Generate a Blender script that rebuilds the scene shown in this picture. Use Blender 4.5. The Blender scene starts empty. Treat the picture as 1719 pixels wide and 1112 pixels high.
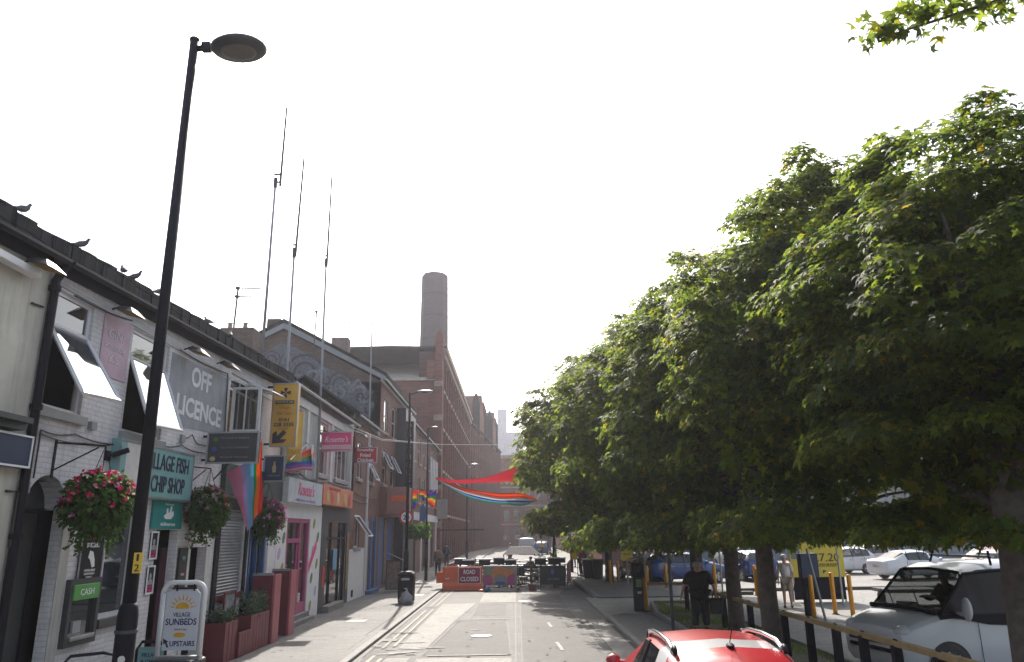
import bpy, bmesh, math, random
import numpy as np
from mathutils import Vector, Matrix
PI = math.pi
R = math.radians
rnd = random.Random(7)
SC = bpy.context.scene
C = SC.collection

# ------------------------------------------------------------------ camera
cam = bpy.data.objects.new('camera', bpy.data.cameras.new('camera'))
C.objects.link(cam); SC.camera = cam
cam.data.sensor_width = 36.0
cam.data.lens = 36.0 * 1243.0 / 1719.0
cam.data.clip_start = 0.05
cam.data.clip_end = 3000
cam.location = (0, 0, 2.5)
cam.rotation_mode = 'QUATERNION'
_th, _ro = R(15.25), R(0.75)
_f = Vector((0, math.cos(_th), math.sin(_th)))
_u0 = Vector((0, -math.sin(_th), math.cos(_th)))
_r0 = Vector((1, 0, 0))
_r = _r0 * math.cos(_ro) - _u0 * math.sin(_ro)
_u = _u0 * math.cos(_ro) + _r0 * math.sin(_ro)
_m = Matrix(((_r.x, _u.x, -_f.x), (_r.y, _u.y, -_f.y), (_r.z, _u.z, -_f.z)))
cam.rotation_quaternion = _m.to_quaternion()

# ------------------------------------------------------------------ sky, sun, exposure
SUN_AZ, SUN_EL = R(-4.5), R(42)          # azimuth measured from +Y, negative is to the left
w = bpy.data.worlds.new('World'); SC.world = w; w.use_nodes = True
nt = w.node_tree
bg = nt.nodes['Background']
sky = nt.nodes.new('ShaderNodeTexSky'); sky.sky_type = 'NISHITA'; sky.sun_disc = False
sky.sun_elevation = SUN_EL; sky.sun_rotation = SUN_AZ
sky.air_density = 1.2; sky.dust_density = 4.0; sky.ozone_density = 1.0; sky.altitude = 50
hs = nt.nodes.new('ShaderNodeHueSaturation'); hs.inputs['Saturation'].default_value = 0.65
nt.links.new(sky.outputs[0], hs.inputs['Color']); nt.links.new(hs.outputs[0], bg.inputs[0])
bg.inputs[1].default_value = 0.15
sun = bpy.data.objects.new('sun', bpy.data.lights.new('sun', 'SUN'))
C.objects.link(sun)
sun.data.energy = 4.5; sun.data.angle = R(0.6); sun.data.color = (1.0, 0.93, 0.84)
_s = Vector((math.sin(SUN_AZ) * math.cos(SUN_EL), math.cos(SUN_AZ) * math.cos(SUN_EL), math.sin(SUN_EL)))
sun.rotation_mode = 'QUATERNION'; sun.rotation_quaternion = _s.to_track_quat('Z', 'Y')
sun.location = _s * 60
SC.view_settings.view_transform = 'Standard'; SC.view_settings.look = 'None'
SC.view_settings.gamma = 1.0; SC.view_settings.use_curve_mapping = False
SC.view_settings.exposure = 0.88

# ------------------------------------------------------------------ materials
MATS = {}
def _mat(name):
    m = bpy.data.materials.new(name); m.use_nodes = True
    n = m.node_tree; b = n.nodes['Principled BSDF']
    return m, n, b
def _noise(n, scale, detail=6, rough=.6, vec=None):
    t = n.nodes.new('ShaderNodeTexNoise'); t.inputs['Scale'].default_value = scale
    t.inputs['Detail'].default_value = detail; t.inputs['Roughness'].default_value = rough
    if vec is None:
        tc = n.nodes.new('ShaderNodeTexCoord'); vec = tc.outputs['Object']
    n.links.new(vec, t.inputs['Vector'])
    return t
def _mix(n, fac, a, b, mode='MIX'):
    x = n.nodes.new('ShaderNodeMix'); x.data_type = 'RGBA'; x.blend_type = mode
    for k, v in ((0, fac), (6, a), (7, b)):
        if hasattr(v, 'links') or hasattr(v, 'is_output'): n.links.new(v, x.inputs[k])
        elif k == 0: x.inputs[0].default_value = v
        else: x.inputs[k].default_value = (*v[:3], 1)
    return x.outputs[2]
def _ramp(n, src, p0, p1, c0=(0, 0, 0), c1=(1, 1, 1)):
    r = n.nodes.new('ShaderNodeValToRGB')
    r.color_ramp.elements[0].position = p0; r.color_ramp.elements[1].position = p1
    r.color_ramp.elements[0].color = (*c0, 1); r.color_ramp.elements[1].color = (*c1, 1)
    n.links.new(src, r.inputs[0]); return r.outputs[0]
def _bump(n, b, h, strength=.3, dist=.01):
    k = n.nodes.new('ShaderNodeBump'); k.inputs['Strength'].default_value = strength
    k.inputs['Distance'].default_value = dist
    n.links.new(h, k.inputs['Height']); n.links.new(k.outputs[0], b.inputs['Normal'])
def mat(name, col, rough=.6, metal=0., var=.25, scale=3., bump=.15, col2=None, spec=.5, coat=0., streak=0.):
    """plain painted / weathered surface: base colour broken up by two noises"""
    if name in MATS: return MATS[name]
    m, n, b = _mat(name)
    c2 = col2 or tuple(c * (1 - var) for c in col)
    t = _noise(n, scale); t2 = _noise(n, scale * 9, 4)
    o = _mix(n, _ramp(n, t.outputs[0], .35, .7), col, c2)
    d = tuple(c * (1 - var * .6) for c in col)
    o = _mix(n, _ramp(n, t2.outputs[0], .5, .75), o, _mix(n, .5, o, d))
    if streak:
        tc = n.nodes.new('ShaderNodeTexCoord'); mp = n.nodes.new('ShaderNodeMapping'); mp.inputs['Scale'].default_value = (3.5, 3.5, .3); n.links.new(tc.outputs['Object'], mp.inputs[0])
        t4 = _noise(n, 1.2, 7, .7, mp.outputs[0]); o = _mix(n, _ramp(n, t4.outputs[0], .48, .74, (0, 0, 0), (streak,) * 3), o, (.16, .15, .14))
    n.links.new(o, b.inputs['Base Color'])
    b.inputs['Roughness'].default_value = rough; b.inputs['Metallic'].default_value = metal
    b.inputs['Specular IOR Level'].default_value = spec
    if coat: b.inputs['Coat Weight'].default_value = coat; b.inputs['Coat Roughness'].default_value = .05
    if bump: _bump(n, b, t2.outputs[0], bump, .004)
    MATS[name] = m; return m
def brick(name, c1, c2, mortar, w=.225, h=.075, rough=.85, bump=.6, dirt=(.12, .11, .11), dirtf=.45, msize=.012):
    if name in MATS: return MATS[name]
    m, n, b = _mat(name)
    tc = n.nodes.new('ShaderNodeTexCoord'); sp = n.nodes.new('ShaderNodeSeparateXYZ')
    n.links.new(tc.outputs['Object'], sp.inputs[0])
    ad = n.nodes.new('ShaderNodeMath'); ad.operation = 'ADD'
    n.links.new(sp.outputs[0], ad.inputs[0]); n.links.new(sp.outputs[1], ad.inputs[1])
    cb = n.nodes.new('ShaderNodeCombineXYZ'); n.links.new(ad.outputs[0], cb.inputs[0]); n.links.new(sp.outputs[2], cb.inputs[1])
    br = n.nodes.new('ShaderNodeTexBrick')
    br.inputs['Scale'].default_value = 1; br.inputs['Brick Width'].default_value = w; br.inputs['Row Height'].default_value = h
    br.inputs['Mortar Size'].default_value = msize; br.inputs['Mortar Smooth'].default_value = .4; br.inputs['Bias'].default_value = 0
    br.inputs['Color1'].default_value = (*c1, 1); br.inputs['Color2'].default_value = (*c2, 1); br.inputs['Mortar'].default_value = (*mortar, 1)
    n.links.new(cb.outputs[0], br.inputs['Vector'])
    t = _noise(n, .7, 8, .65); t2 = _noise(n, 14, 5)
    mp = n.nodes.new('ShaderNodeMapping'); mp.inputs['Scale'].default_value = (3.5, 3.5, .35); n.links.new(tc.outputs['Object'], mp.inputs[0]); t4 = _noise(n, 1., 7, .7, mp.outputs[0])
    f = _ramp(n, t.outputs[0], .42, .72, (0, 0, 0), (dirtf,) * 3)
    o = _mix(n, f, br.outputs[0], dirt)
    o = _mix(n, _ramp(n, t2.outputs[0], .5, .8, (0, 0, 0), (.35,) * 3), o, dirt)
    o = _mix(n, _ramp(n, t4.outputs[0], .5, .74, (0, 0, 0), (dirtf,) * 3), o, dirt)
    n.links.new(o, b.inputs['Base Color']); b.inputs['Roughness'].default_value = rough; b.inputs['Specular IOR Level'].default_value = .15
    inv = n.nodes.new('ShaderNodeMath'); inv.operation = 'SUBTRACT'; inv.inputs[0].default_value = 1
    n.links.new(br.outputs['Fac'], inv.inputs[1])
    a2 = n.nodes.new('ShaderNodeMath'); a2.operation = 'ADD'; n.links.new(inv.outputs[0], a2.inputs[0])
    mm = n.nodes.new('ShaderNodeMath'); mm.operation = 'MULTIPLY'; mm.inputs[1].default_value = .6
    n.links.new(t2.outputs[0], mm.inputs[0]); n.links.new(mm.outputs[0], a2.inputs[1])
    _bump(n, b, a2.outputs[0], bump, .008)
    MATS[name] = m; return m
def glassy(name, tint=(.02, .025, .03), rough=.03, trans=0., ior=1.6):
    if name in MATS: return MATS[name]
    m, n, b = _mat(name)
    b.inputs['Base Color'].default_value = (*tint, 1); b.inputs['Roughness'].default_value = rough
    b.inputs['IOR'].default_value = ior; b.inputs['Specular IOR Level'].default_value = .8
    t = _noise(n, 1.2, 3); _bump(n, b, t.outputs[0], .03, .01)
    if trans:
        tr = n.nodes.new('ShaderNodeBsdfTransparent'); tr.inputs[0].default_value = (.75, .78, .78, 1)
        ms = n.nodes.new('ShaderNodeMixShader'); ms.inputs[0].default_value = trans
        out = n.nodes['Material Output']
        n.links.new(b.outputs[0], ms.inputs[1]); n.links.new(tr.outputs[0], ms.inputs[2]); n.links.new(ms.outputs[0], out.inputs[0])
    MATS[name] = m; return m
def leafmat(name, g1, g2, g3, transl=.4, rough=.6, val=2.2):
    if name in MATS: return MATS[name]
    m, n, b = _mat(name)
    ge = n.nodes.new('ShaderNodeNewGeometry')
    t = _noise(n, .9, 3)
    a = _ramp(n, ge.outputs['Random Per Island'], .0, 1., g1, g2)
    add = n.nodes.new('ShaderNodeMath'); add.operation = 'MULTIPLY'
    n.links.new(ge.outputs['Random Per Island'], add.inputs[0]); n.links.new(t.outputs[0], add.inputs[1])
    o = _mix(n, _ramp(n, add.outputs[0], .44, .56), a, g3)
    n.links.new(o, b.inputs['Base Color']); b.inputs['Roughness'].default_value = rough
    b.inputs['Specular IOR Level'].default_value = .08
    tr = n.nodes.new('ShaderNodeBsdfTranslucent')
    hv = n.nodes.new('ShaderNodeHueSaturation'); hv.inputs['Saturation'].default_value = 1.15; hv.inputs['Value'].default_value = val
    hv.inputs['Hue'].default_value = .468
    n.links.new(o, hv.inputs['Color']); n.links.new(hv.outputs[0], tr.inputs[0])
    ms = n.nodes.new('ShaderNodeMixShader'); ms.inputs[0].default_value = transl
    n.links.new(b.outputs[0], ms.inputs[1]); n.links.new(tr.outputs[0], ms.inputs[2])
    n.links.new(ms.outputs[0], n.nodes['Material Output'].inputs[0])
    MATS[name] = m; return m

def ground_mat(name, c1, c2, c3, crack=True, scale=.35):
    if name in MATS: return MATS[name]
    m, n, b = _mat(name)
    t = _noise(n, scale, 8, .62); t2 = _noise(n, 60, 3, .7); t3 = _noise(n, 2.2, 8, .7)
    o = _mix(n, _ramp(n, t.outputs[0], .38, .66), c1, c2)
    o = _mix(n, _ramp(n, t3.outputs[0], .52, .68, (0, 0, 0), (.6,) * 3), o, c3)
    o = _mix(n, .75, o, _ramp(n, t2.outputs[0], .3, .7, (.45,) * 3, (1.0,) * 3), 'MULTIPLY')
    t6 = _noise(n, 9, 10, .75)
    o = _mix(n, .8, o, _ramp(n, t6.outputs[0], .36, .64, (.55,) * 3, (1.05,) * 3), 'MULTIPLY')
    if crack:
        v = n.nodes.new('ShaderNodeTexVoronoi'); v.feature = 'DISTANCE_TO_EDGE'; v.inputs['Scale'].default_value = .45
        tc = n.nodes.new('ShaderNodeTexCoord')
        wv = _mix(n, .12, tc.outputs['Object'], t3.outputs['Color'])
        n.links.new(wv, v.inputs['Vector'])
        o = _mix(n, _ramp(n, v.outputs[0], .0, .012, (.6,) * 3, (0, 0, 0)), o, tuple(c * .35 for c in c2))
    n.links.new(o, b.inputs['Base Color']); b.inputs['Roughness'].default_value = .8
    _bump(n, b, t2.outputs[0], .5, .01)
    MATS[name] = m; return m

M_asphalt = ground_mat('asphalt', (.155, .151, .146), (.1, .098, .095), (.23, .223, .212), scale=.5)
M_asphalt_dark = ground_mat('asphalt_patch', (.095, .093, .091), (.07, .069, .068), (.135, .131, .127), False)
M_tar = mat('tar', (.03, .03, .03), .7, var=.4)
M_asphalt_light = ground_mat('asphalt_light_patch', (.32, .305, .285), (.25, .24, .225), (.4, .38, .35), False, 1.2)
M_pave = ground_mat('pavement_surface', (.21, .205, .197), (.14, .137, .132), (.265, .258, .246))
M_carpark = ground_mat('car_park_surface', (.27, .26, .25), (.2, .195, .19), (.32, .31, .3))
M_earth = ground_mat('earth', (.12, .095, .07), (.08, .065, .05), (.15, .13, .1), False, 1.)
M_kerb = mat('kerb_stone', (.22, .213, .205), .8, var=.35, scale=5)
M_yline = mat('faded_line_paint', (.36, .335, .27), .85, var=.6, scale=5, col2=(.2, .195, .185))
M_wline = mat('worn_white_paint', (.36, .355, .34), .85, var=.5, scale=5, col2=(.18, .175, .17))
M_whitebrick = brick('white_painted_brick', (.76, .74, .75), (.7, .68, .69), (.6, .59, .6), bump=.7, dirt=(.3, .29, .31), dirtf=.5, msize=.009)
M_cream = mat('cream_render', (.6, .58, .5), .85, var=.28, scale=1.3, streak=.5)
M_grender = mat('grey_render', (.5, .49, .47), .85, var=.3, scale=1.2, streak=.6)
M_redbrick = brick('red_brick', (.3, .135, .095), (.22, .1, .075), (.2, .16, .14))
M_redbrick2 = brick('dark_red_brick', (.24, .1, .075), (.17, .075, .06), (.16, .12, .11))
M_brownbrick = brick('brown_brick', (.22, .15, .12), (.15, .1, .085), (.15, .13, .12), dirt=(.06, .055, .055))
M_farbrick = brick('far_brick', (.26, .085, .055), (.17, .06, .045), (.17, .11, .09), w=.5, h=.16)
M_stone = mat('sandstone_trim', (.4, .3, .23), .8, var=.4, scale=2)
M_slate = brick('roof_slate', (.05, .05, .058), (.032, .032, .04), (.015, .015, .018), w=.3, h=.22, dirt=(.05, .055, .028), dirtf=.5, rough=1.)
M_slate_l = brick('pale_slate', (.6, .54, .44), (.45, .4, .33), (.16, .14, .13), w=.4, h=.3, dirt=(.4, .36, .3), dirtf=.6)
M_black = mat('black_paint', (.014, .013, .02), .55, var=.3, scale=8, bump=.05, spec=.2)
M_blackplastic = mat('black_plastic', (.03, .03, .033), .5, var=.3, scale=8, bump=.1)
M_dkgrey = mat('dark_grey_metal', (.07, .075, .08), .45, metal=.3, var=.25, bump=.05)
M_steel = mat('galvanised_steel', (.45, .46, .48), .4, metal=.8, var=.25, bump=.05)
M_greymetal = mat('grey_painted_metal', (.3, .31, .33), .45, var=.2, bump=.05)
M_white = mat('white_paint', (.75, .75, .76), .5, var=.12, scale=4, bump=.05)
M_offwhite = mat('off_white_paint', (.62, .61, .6), .6, var=.2, scale=4, bump=.08)
M_upvc = mat('white_frame', (.7, .71, .73), .35, var=.12, bump=.03)
M_glass = glassy('window_glass', ior=1.9)
M_glassthru = glassy('clear_glass', trans=.72, ior=1.5)
M_mirrorglass = mat('open_pane_glass', (.4, .42, .46), .04, metal=.85, var=.02, bump=0)
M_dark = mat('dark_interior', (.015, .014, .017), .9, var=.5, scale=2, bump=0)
M_orange = mat('orange_plastic', (.75, .13, .035), .45, var=.15, scale=5, bump=.05)
M_yorange = mat('bollard_orange', (.8, .36, .03), .45, var=.2, scale=5, bump=.05)
M_yellow = mat('sign_yellow', (.75, .5, .04), .5, var=.1, bump=.02)
M_tyellow = mat('tariff_yellow', (.72, .56, .06), .5, var=.12, bump=.02)
M_red = mat('sign_red', (.5, .03, .03), .5, var=.12, bump=.02)
M_maroon = mat('maroon_board', (.17, .03, .04), .5, var=.2, scale=4, bump=.08)
M_teal = mat('teal_sign', (.19, .4, .4), .5, var=.15, bump=.02)
M_tealdark = mat('dark_teal_sign', (.02, .23, .22), .5, var=.1, bump=.02)
M_pink = mat('hot_pink', (.75, .05, .22), .45, var=.1, bump=.02)
M_palepink = mat('pale_pink', (.7, .42, .5), .6, var=.15, bump=.02)
M_blue = mat('door_blue', (.04, .13, .33), .45, var=.15, bump=.04)
M_navy = mat('navy_sign', (.02, .04, .09), .45, var=.2, bump=.02)
M_textdark = mat('dark_lettering', (.02, .02, .05), .5, var=.1, bump=0)
M_textwhite = mat('white_lettering', (.8, .8, .8), .5, var=.08, bump=0)
M_wood = mat('weathered_wood', (.4, .28, .13), .7, var=.35, scale=6)
M_bark = mat('bark', (.075, .06, .052), .9, var=.45, scale=9, bump=1.0, col2=(.12, .1, .085))
M_leaf = leafmat('maple_leaf', (.017, .032, .01), (.046, .066, .013), (.09, .085, .016), .52, val=6.6)
M_leaf2 = leafmat('basket_leaf', (.03, .075, .02), (.06, .12, .03), (.1, .13, .05), .3)
M_leafbright = leafmat('fern_green', (.04, .13, .02), (.08, .2, .03), (.13, .25, .05), .35, val=1.6)
M_leafgrey = leafmat('grey_green_leaf', (.06, .09, .06), (.1, .13, .09), (.12, .16, .12), .25)
M_flred = leafmat('red_petal', (.5, .02, .05), (.6, .05, .12), (.6, .25, .3), .3, val=1.)
M_flpink = leafmat('pink_petal', (.5, .06, .22), (.55, .3, .4), (.6, .5, .52), .3, val=1.)
M_grass = leafmat('grass_blade', (.06, .12, .02), (.1, .17, .03), (.2, .2, .06), .35)
M_skin = mat('skin', (.5, .28, .2), .55, var=.1, bump=.03)
M_cable = mat('cable', (.03, .03, .03), .6, bump=0)
RB = [mat('rainbow_' + a, c, .8, var=.1, bump=.05) for a, c in (('red', (.75, .05, .03)), ('orange', (.85, .25, .03)), ('yellow', (.85, .62, .08)), ('green', (.03, .4, .1)), ('blue', (.04, .1, .5)), ('violet', (.25, .06, .4)), ('white', (.75, .75, .75)), ('pink', (.7, .3, .45)), ('pale_blue', (.25, .5, .7)), ('crimson', (.6, .06, .13)))]

for m_ in RB:          # thin cloth lets the sun through
    n = m_.node_tree; b = n.nodes['Principled BSDF']; tr = n.nodes.new('ShaderNodeBsdfTranslucent'); ms = n.nodes.new('ShaderNodeMixShader'); ms.inputs[0].default_value = .5
    n.links.new(b.inputs['Base Color'].links[0].from_socket, tr.inputs[0]); n.links.new(b.outputs[0], ms.inputs[1]); n.links.new(tr.outputs[0], ms.inputs[2]); n.links.new(ms.outputs[0], n.nodes['Material Output'].inputs[0])

# ------------------------------------------------------------------ mesh helpers
class MB:
    def __init__(s): s.v = []; s.f = []; s.m = []; s.mi = 0
    def face(s, pts):
        k = len(s.v); s.v += [tuple(p) for p in pts]; s.f.append(tuple(range(k, k + len(pts)))); s.m.append(s.mi); return s
    def box(s, x0, x1, y0, y1, z0, z1):
        if x0 > x1: x0, x1 = x1, x0
        if y0 > y1: y0, y1 = y1, y0
        if z0 > z1: z0, z1 = z1, z0
        k = len(s.v)
        s.v += [(x0, y0, z0), (x1, y0, z0), (x1, y1, z0), (x0, y1, z0), (x0, y0, z1), (x1, y0, z1), (x1, y1, z1), (x0, y1, z1)]
        for q in ((0, 3, 2, 1), (4, 5, 6, 7), (0, 1, 5, 4), (1, 2, 6, 5), (2, 3, 7, 6), (3, 0, 4, 7)):
            s.f.append(tuple(k + i for i in q)); s.m.append(s.mi)
        return s
    def ring(s, pts, closed=True):
        k = len(s.v); s.v += [tuple(p) for p in pts]; return list(range(k, k + len(pts)))
    def bridge(s, a, b):
        n = len(a)
        for i in range(n):
            j = (i + 1) % n; s.f.append((a[i], a[j], b[j], b[i])); s.m.append(s.mi)
    def cap(s, a, rev=False):
        s.f.append(tuple(reversed(a)) if rev else tuple(a)); s.m.append(s.mi)
    def tube(s, pts, r, n=8, r1=None):
        pts = [Vector(p) for p in pts]; N = len(pts); last = None; up = None
        for i, p in enumerate(pts):
            d = (pts[min(i + 1, N - 1)] - pts[max(i - 1, 0)]).normalized()
            if up is None: up = Vector((0, 0, 1)) if abs(d.z) < .9 else Vector((0, 1, 0))
            a = d.cross(up).normalized(); b = a.cross(d).normalized(); up = b
            rr = r[i] if isinstance(r, (list, tuple)) else (r if r1 is None else r + (r1 - r) * i / (N - 1))
            g = s.ring([p + (a * math.cos(2 * PI * k / n) + b * math.sin(2 * PI * k / n)) * rr for k in range(n)])
            if last: s.bridge(last, g)
            else: s.cap(g, True)
            last = g
        s.cap(last); return s
    def lathe(s, c, prof, n=16, sx=1, sy=1):
        last = None
        for r, z in prof:
            g = s.ring([(c[0] + math.cos(2 * PI * k / n) * r * sx, c[1] + math.sin(2 * PI * k / n) * r * sy, c[2] + z) for k in range(n)])
            if last: s.bridge(last, g)
            else: s.cap(g, True)
            last = g
        s.cap(last); return s
    def prism(s, poly, ax, a, b):
        """poly of 2-D points swept along axis ax (0,1,2) from a to b"""
        def P(p, t):
            q = list(p); q.insert(ax, t); return tuple(q)
        g0 = s.ring([P(p, a) for p in poly]); g1 = s.ring([P(p, b) for p in poly])
        s.bridge(g0, g1); s.cap(g0, True); s.cap(g1); return s
    def ball(s, c, rx, ry=None, rz=None, n=12, m=7):
        ry = ry or rx; rz = rz or rx
        prof = [(max(math.sin(PI * i / m), .02), -math.cos(PI * i / m)) for i in range(m + 1)]
        last = None
        for r, z in prof:
            g = s.ring([(c[0] + math.cos(2 * PI * k / n) * r * rx, c[1] + math.sin(2 * PI * k / n) * r * ry, c[2] + z * rz) for k in range(n)])
            if last: s.bridge(last, g)
            else: s.cap(g, True)
            last = g
        s.cap(last); return s
    def build(s, name, m, parent=None, smooth=False, bevel=0, fix=True, sub=0, label=None, kind=None):
        o0 = Vector(ORG.get(parent.name, (0, 0, 0))) if parent else Vector((0, 0, 0))
        me = bpy.data.meshes.new(name)
        me.from_pydata([tuple(Vector(p) - o0) for p in s.v], [], s.f)
        ms = m if isinstance(m, (list, tuple)) else [m]
        for q in ms: me.materials.append(q)
        if len(ms) > 1: me.polygons.foreach_set('material_index', s.m)
        if fix or bevel:
            bm = bmesh.new(); bm.from_mesh(me)
            if fix: bmesh.ops.recalc_face_normals(bm, faces=bm.faces)
            bm.to_mesh(me); bm.free()
        if smooth:
            for p in me.polygons: p.use_smooth = True
        me.update()
        o = bpy.data.objects.new(name, me); C.objects.link(o)
        if parent:
            o.parent = parent; ORG[o.name] = tuple(o0)
        if bevel:
            b = o.modifiers.new('bevel', 'BEVEL'); b.width = bevel; b.segments = 2; b.limit_method = 'ANGLE'; b.angle_limit = R(40)
        if sub:
            b = o.modifiers.new('sub', 'SUBSURF'); b.levels = b.render_levels = sub
        if label: o['label'] = label
        if kind: o['kind'] = kind
        return o
ORG = {}
def thing(name, label, cat, loc=(0, 0, 0), group=None, rz=0):
    o = bpy.data.objects.new(name, None); C.objects.link(o)
    o.location = loc; o.rotation_euler = (0, 0, rz); o.empty_display_size = .2
    o['label'] = label; o['category'] = cat
    if group: o['group'] = group
    ORG[o.name] = tuple(loc) if rz == 0 else (0, 0, 0)
    return o
def tag(o, label, cat, group=None, kind=None):
    o['label'] = label; o['category'] = cat
    if group: o['group'] = group
    if kind: o['kind'] = kind
    return o
def struct(o): o['kind'] = 'structure'; return o
def dup(root, loc, rz=0, label=None, sc=1):
    r = root.copy(); C.objects.link(r); r.location = loc; r.rotation_euler = (0, 0, rz); r.scale = (sc, sc, sc)
    if label: r['label'] = label
    for ch in list(root.children):
        c = ch.copy(); C.objects.link(c); c.parent = r
        for g in list(ch.children):
            d = g.copy(); C.objects.link(d); d.parent = c
    return r
def text(s, m, parent, pos, w, h, face='x', name='lettering', bold=0., shear=0., ext=.004, flip=False, rot=0):
    """lettering lying on a face; pos = centre, w x h the box it fills. face: 'x' = looks towards +x (reads along +y),
    '-y' = looks towards the camera (reads along +x)"""
    cu = bpy.data.curves.new(name, 'FONT'); cu.body = s; cu.extrude = ext; cu.offset = bold; cu.shear = shear
    cu.resolution_u = 3; cu.align_x = 'CENTER'
    t = bpy.data.objects.new('tmp', cu); C.objects.link(t)
    dg = bpy.context.evaluated_depsgraph_get(); dg.update()
    me = bpy.data.meshes.new_from_object(t.evaluated_get(dg)); bpy.data.objects.remove(t); bpy.data.curves.remove(cu)
    co = np.array([v.co[:] for v in me.vertices])
    if len(co) == 0: return None
    mn, mx = co.min(0), co.max(0)
    sx = w / max(mx[0] - mn[0], 1e-4); sy = (h / max(mx[1] - mn[1], 1e-4)) if h else sx
    c = (mn + mx) / 2
    o0 = ORG.get(parent.name, (0, 0, 0))
    for i, v in enumerate(me.vertices):
        a = (co[i][0] - c[0]) * sx; b = (co[i][1] - c[1]) * sy; d = co[i][2]
        if rot: a, b = a * math.cos(rot) - b * math.sin(rot), a * math.sin(rot) + b * math.cos(rot)
        if face == 'x': q = (d, a, b)
        elif face == '-y': q = (a, -d, b)
        elif face == '-x': q = (-d, -a, b)
        else: q = (a, b, d)
        v.co = (q[0] + pos[0] - o0[0], q[1] + pos[1] - o0[1], q[2] + pos[2] - o0[2])
    me.materials.clear(); me.materials.append(m)
    me.name = name
    o = bpy.data.objects.new(name, me); C.objects.link(o); o.parent = parent; ORG[o.name] = o0
    return o
def leaves(name, c, nrm, tip, size, m, parent=None, shape='maple', org=(0, 0, 0), smooth=False):
    c = np.asarray(c, float) - np.asarray(org); nrm = np.asarray(nrm, float); tip = np.asarray(tip, float)
    nrm /= np.linalg.norm(nrm, axis=1, keepdims=True) + 1e-9
    tip = tip - nrm * (tip * nrm).sum(1, keepdims=True); tip /= np.linalg.norm(tip, axis=1, keepdims=True) + 1e-9
    sd = np.cross(nrm, tip)
    sh = {'maple': [(0, 0, 0), (.32, -.1, -.08), (.17, .15, 0), (.52, .46, -.12), (.17, .5, .02), (0, 1, -.15), (-.17, .5, .02), (-.52, .46, -.12), (-.17, .15, 0), (-.32, -.1, -.08)],
          'oval': [(0, 0, 0), (.3, .35, .06), (.22, .75, 0), (0, 1, -.12), (-.22, .75, 0), (-.3, .35, .06)],
          'blade': [(-.06, 0, 0), (.06, 0, 0), (0, 1, 0)],
          'petal': [(0, 0, 0), (.4, .2, .1), (.45, .6, .15), (0, .9, .05), (-.45, .6, .15), (-.4, .2, .1)]}[shape]
    K = len(sh); N = len(c); size = np.asarray(size, float).reshape(-1, 1)
    V = np.zeros((N, K, 3))
    for k, (x, y, z) in enumerate(sh): V[:, k] = c + size * (sd * x + tip * y + nrm * z)
    me = bpy.data.meshes.new(name); me.vertices.add(N * K); me.vertices.foreach_set('co', V.ravel())
    me.loops.add(N * K); me.loops.foreach_set('vertex_index', np.arange(N * K, dtype=np.int32))
    me.polygons.add(N); me.polygons.foreach_set('loop_start', np.arange(0, N * K, K, dtype=np.int32))
    try: me.polygons.foreach_set('loop_total', np.full(N, K, dtype=np.int32))
    except Exception: pass
    me.materials.append(m); me.update(calc_edges=True)
    o = bpy.data.objects.new(name, me); C.objects.link(o)
    if parent: o.parent = parent
    return o
def rdir(rs, n):
    v = rs.normal(size=(n, 3)); return v / np.linalg.norm(v, axis=1, keepdims=True)
def wall(mb, y0, y1, z0, z1, x, holes, depth=.12, side=1):
    """wall face in the plane x (looking towards +x when side=1) with rectangular openings and their reveals"""
    ys = sorted({y0, y1, *[h[0] for h in holes], *[h[1] for h in holes]}); zs = sorted({z0, z1, *[h[2] for h in holes], *[h[3] for h in holes]})
    for a, b in zip(ys, ys[1:]):
        for c, d in zip(zs, zs[1:]):
            if any(h[0] - 1e-6 <= a and b <= h[1] + 1e-6 and h[2] - 1e-6 <= c and d <= h[3] + 1e-6 for h in holes): continue
            if b - a < 1e-5 or d - c < 1e-5: continue
            mb.face([(x, a, c), (x, b, c), (x, b, d), (x, a, d)])
    for h in holes:
        X = x - depth * side; a, b, c, d = h[:4]
        mb.face([(x, a, c), (x, a, d), (X, a, d), (X, a, c)]); mb.face([(x, b, c), (X, b, c), (X, b, d), (x, b, d)])
        mb.face([(x, a, c), (X, a, c), (X, b, c), (x, b, c)]); mb.face([(x, a, d), (x, b, d), (X, b, d), (X, a, d)])
def wallx(mb, x0, x1, z0, z1, y, holes, depth=.12):
    """same, for a wall that faces the camera (-y)"""
    t = MB(); wall(t, x0, x1, z0, z1, 0, holes, depth)
    for f in t.f: mb.face([(t.v[i][1], y - t.v[i][0], t.v[i][2]) for i in f])
FX = -6.55     # plane of the left-hand shop fronts
# ------------------------------------------------------------------ ground
def sheet(name, pts, z, m):
    mb = MB(); mb.face([(x, y, z) for x, y in pts]); return mb.build(name, m, fix=False)
struct(sheet('ground', [(-900, -300), (900, -300), (900, 1500), (-900, 1500)], -.30, M_carpark))
rb = MB()
rb.box(-3.45, 2.8, -15, 31.5, -.4, -.08); rb.box(-3.45, 3.25, 31.5, 150, -.4, -.08)
struct(rb.build('road', M_asphalt))
pb = MB(); pb.box(-9, -3.62, -15, 151, -.4, 0.0)
struct(pb.build('pavement', M_pave))
kb = MB(); kb.box(-3.62, -3.45, -15, 150, -.4, .012)
struct(kb.build('kerb', M_kerb, bevel=.02))
pr = MB()
pr.prism([(2.93, -15), (4.3, -15), (4.3, 24.6), (3.4, 24.9), (2.93, 24.2)], 2, -.4, 0.0)
pr.prism([(3.1, 31.6), (3.38, 31.2), (6.6, 31.2), (6.6, 150), (3.38, 150)], 2, -.4, 0.0)
struct(pr.build('pavement', M_pave))
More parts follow.
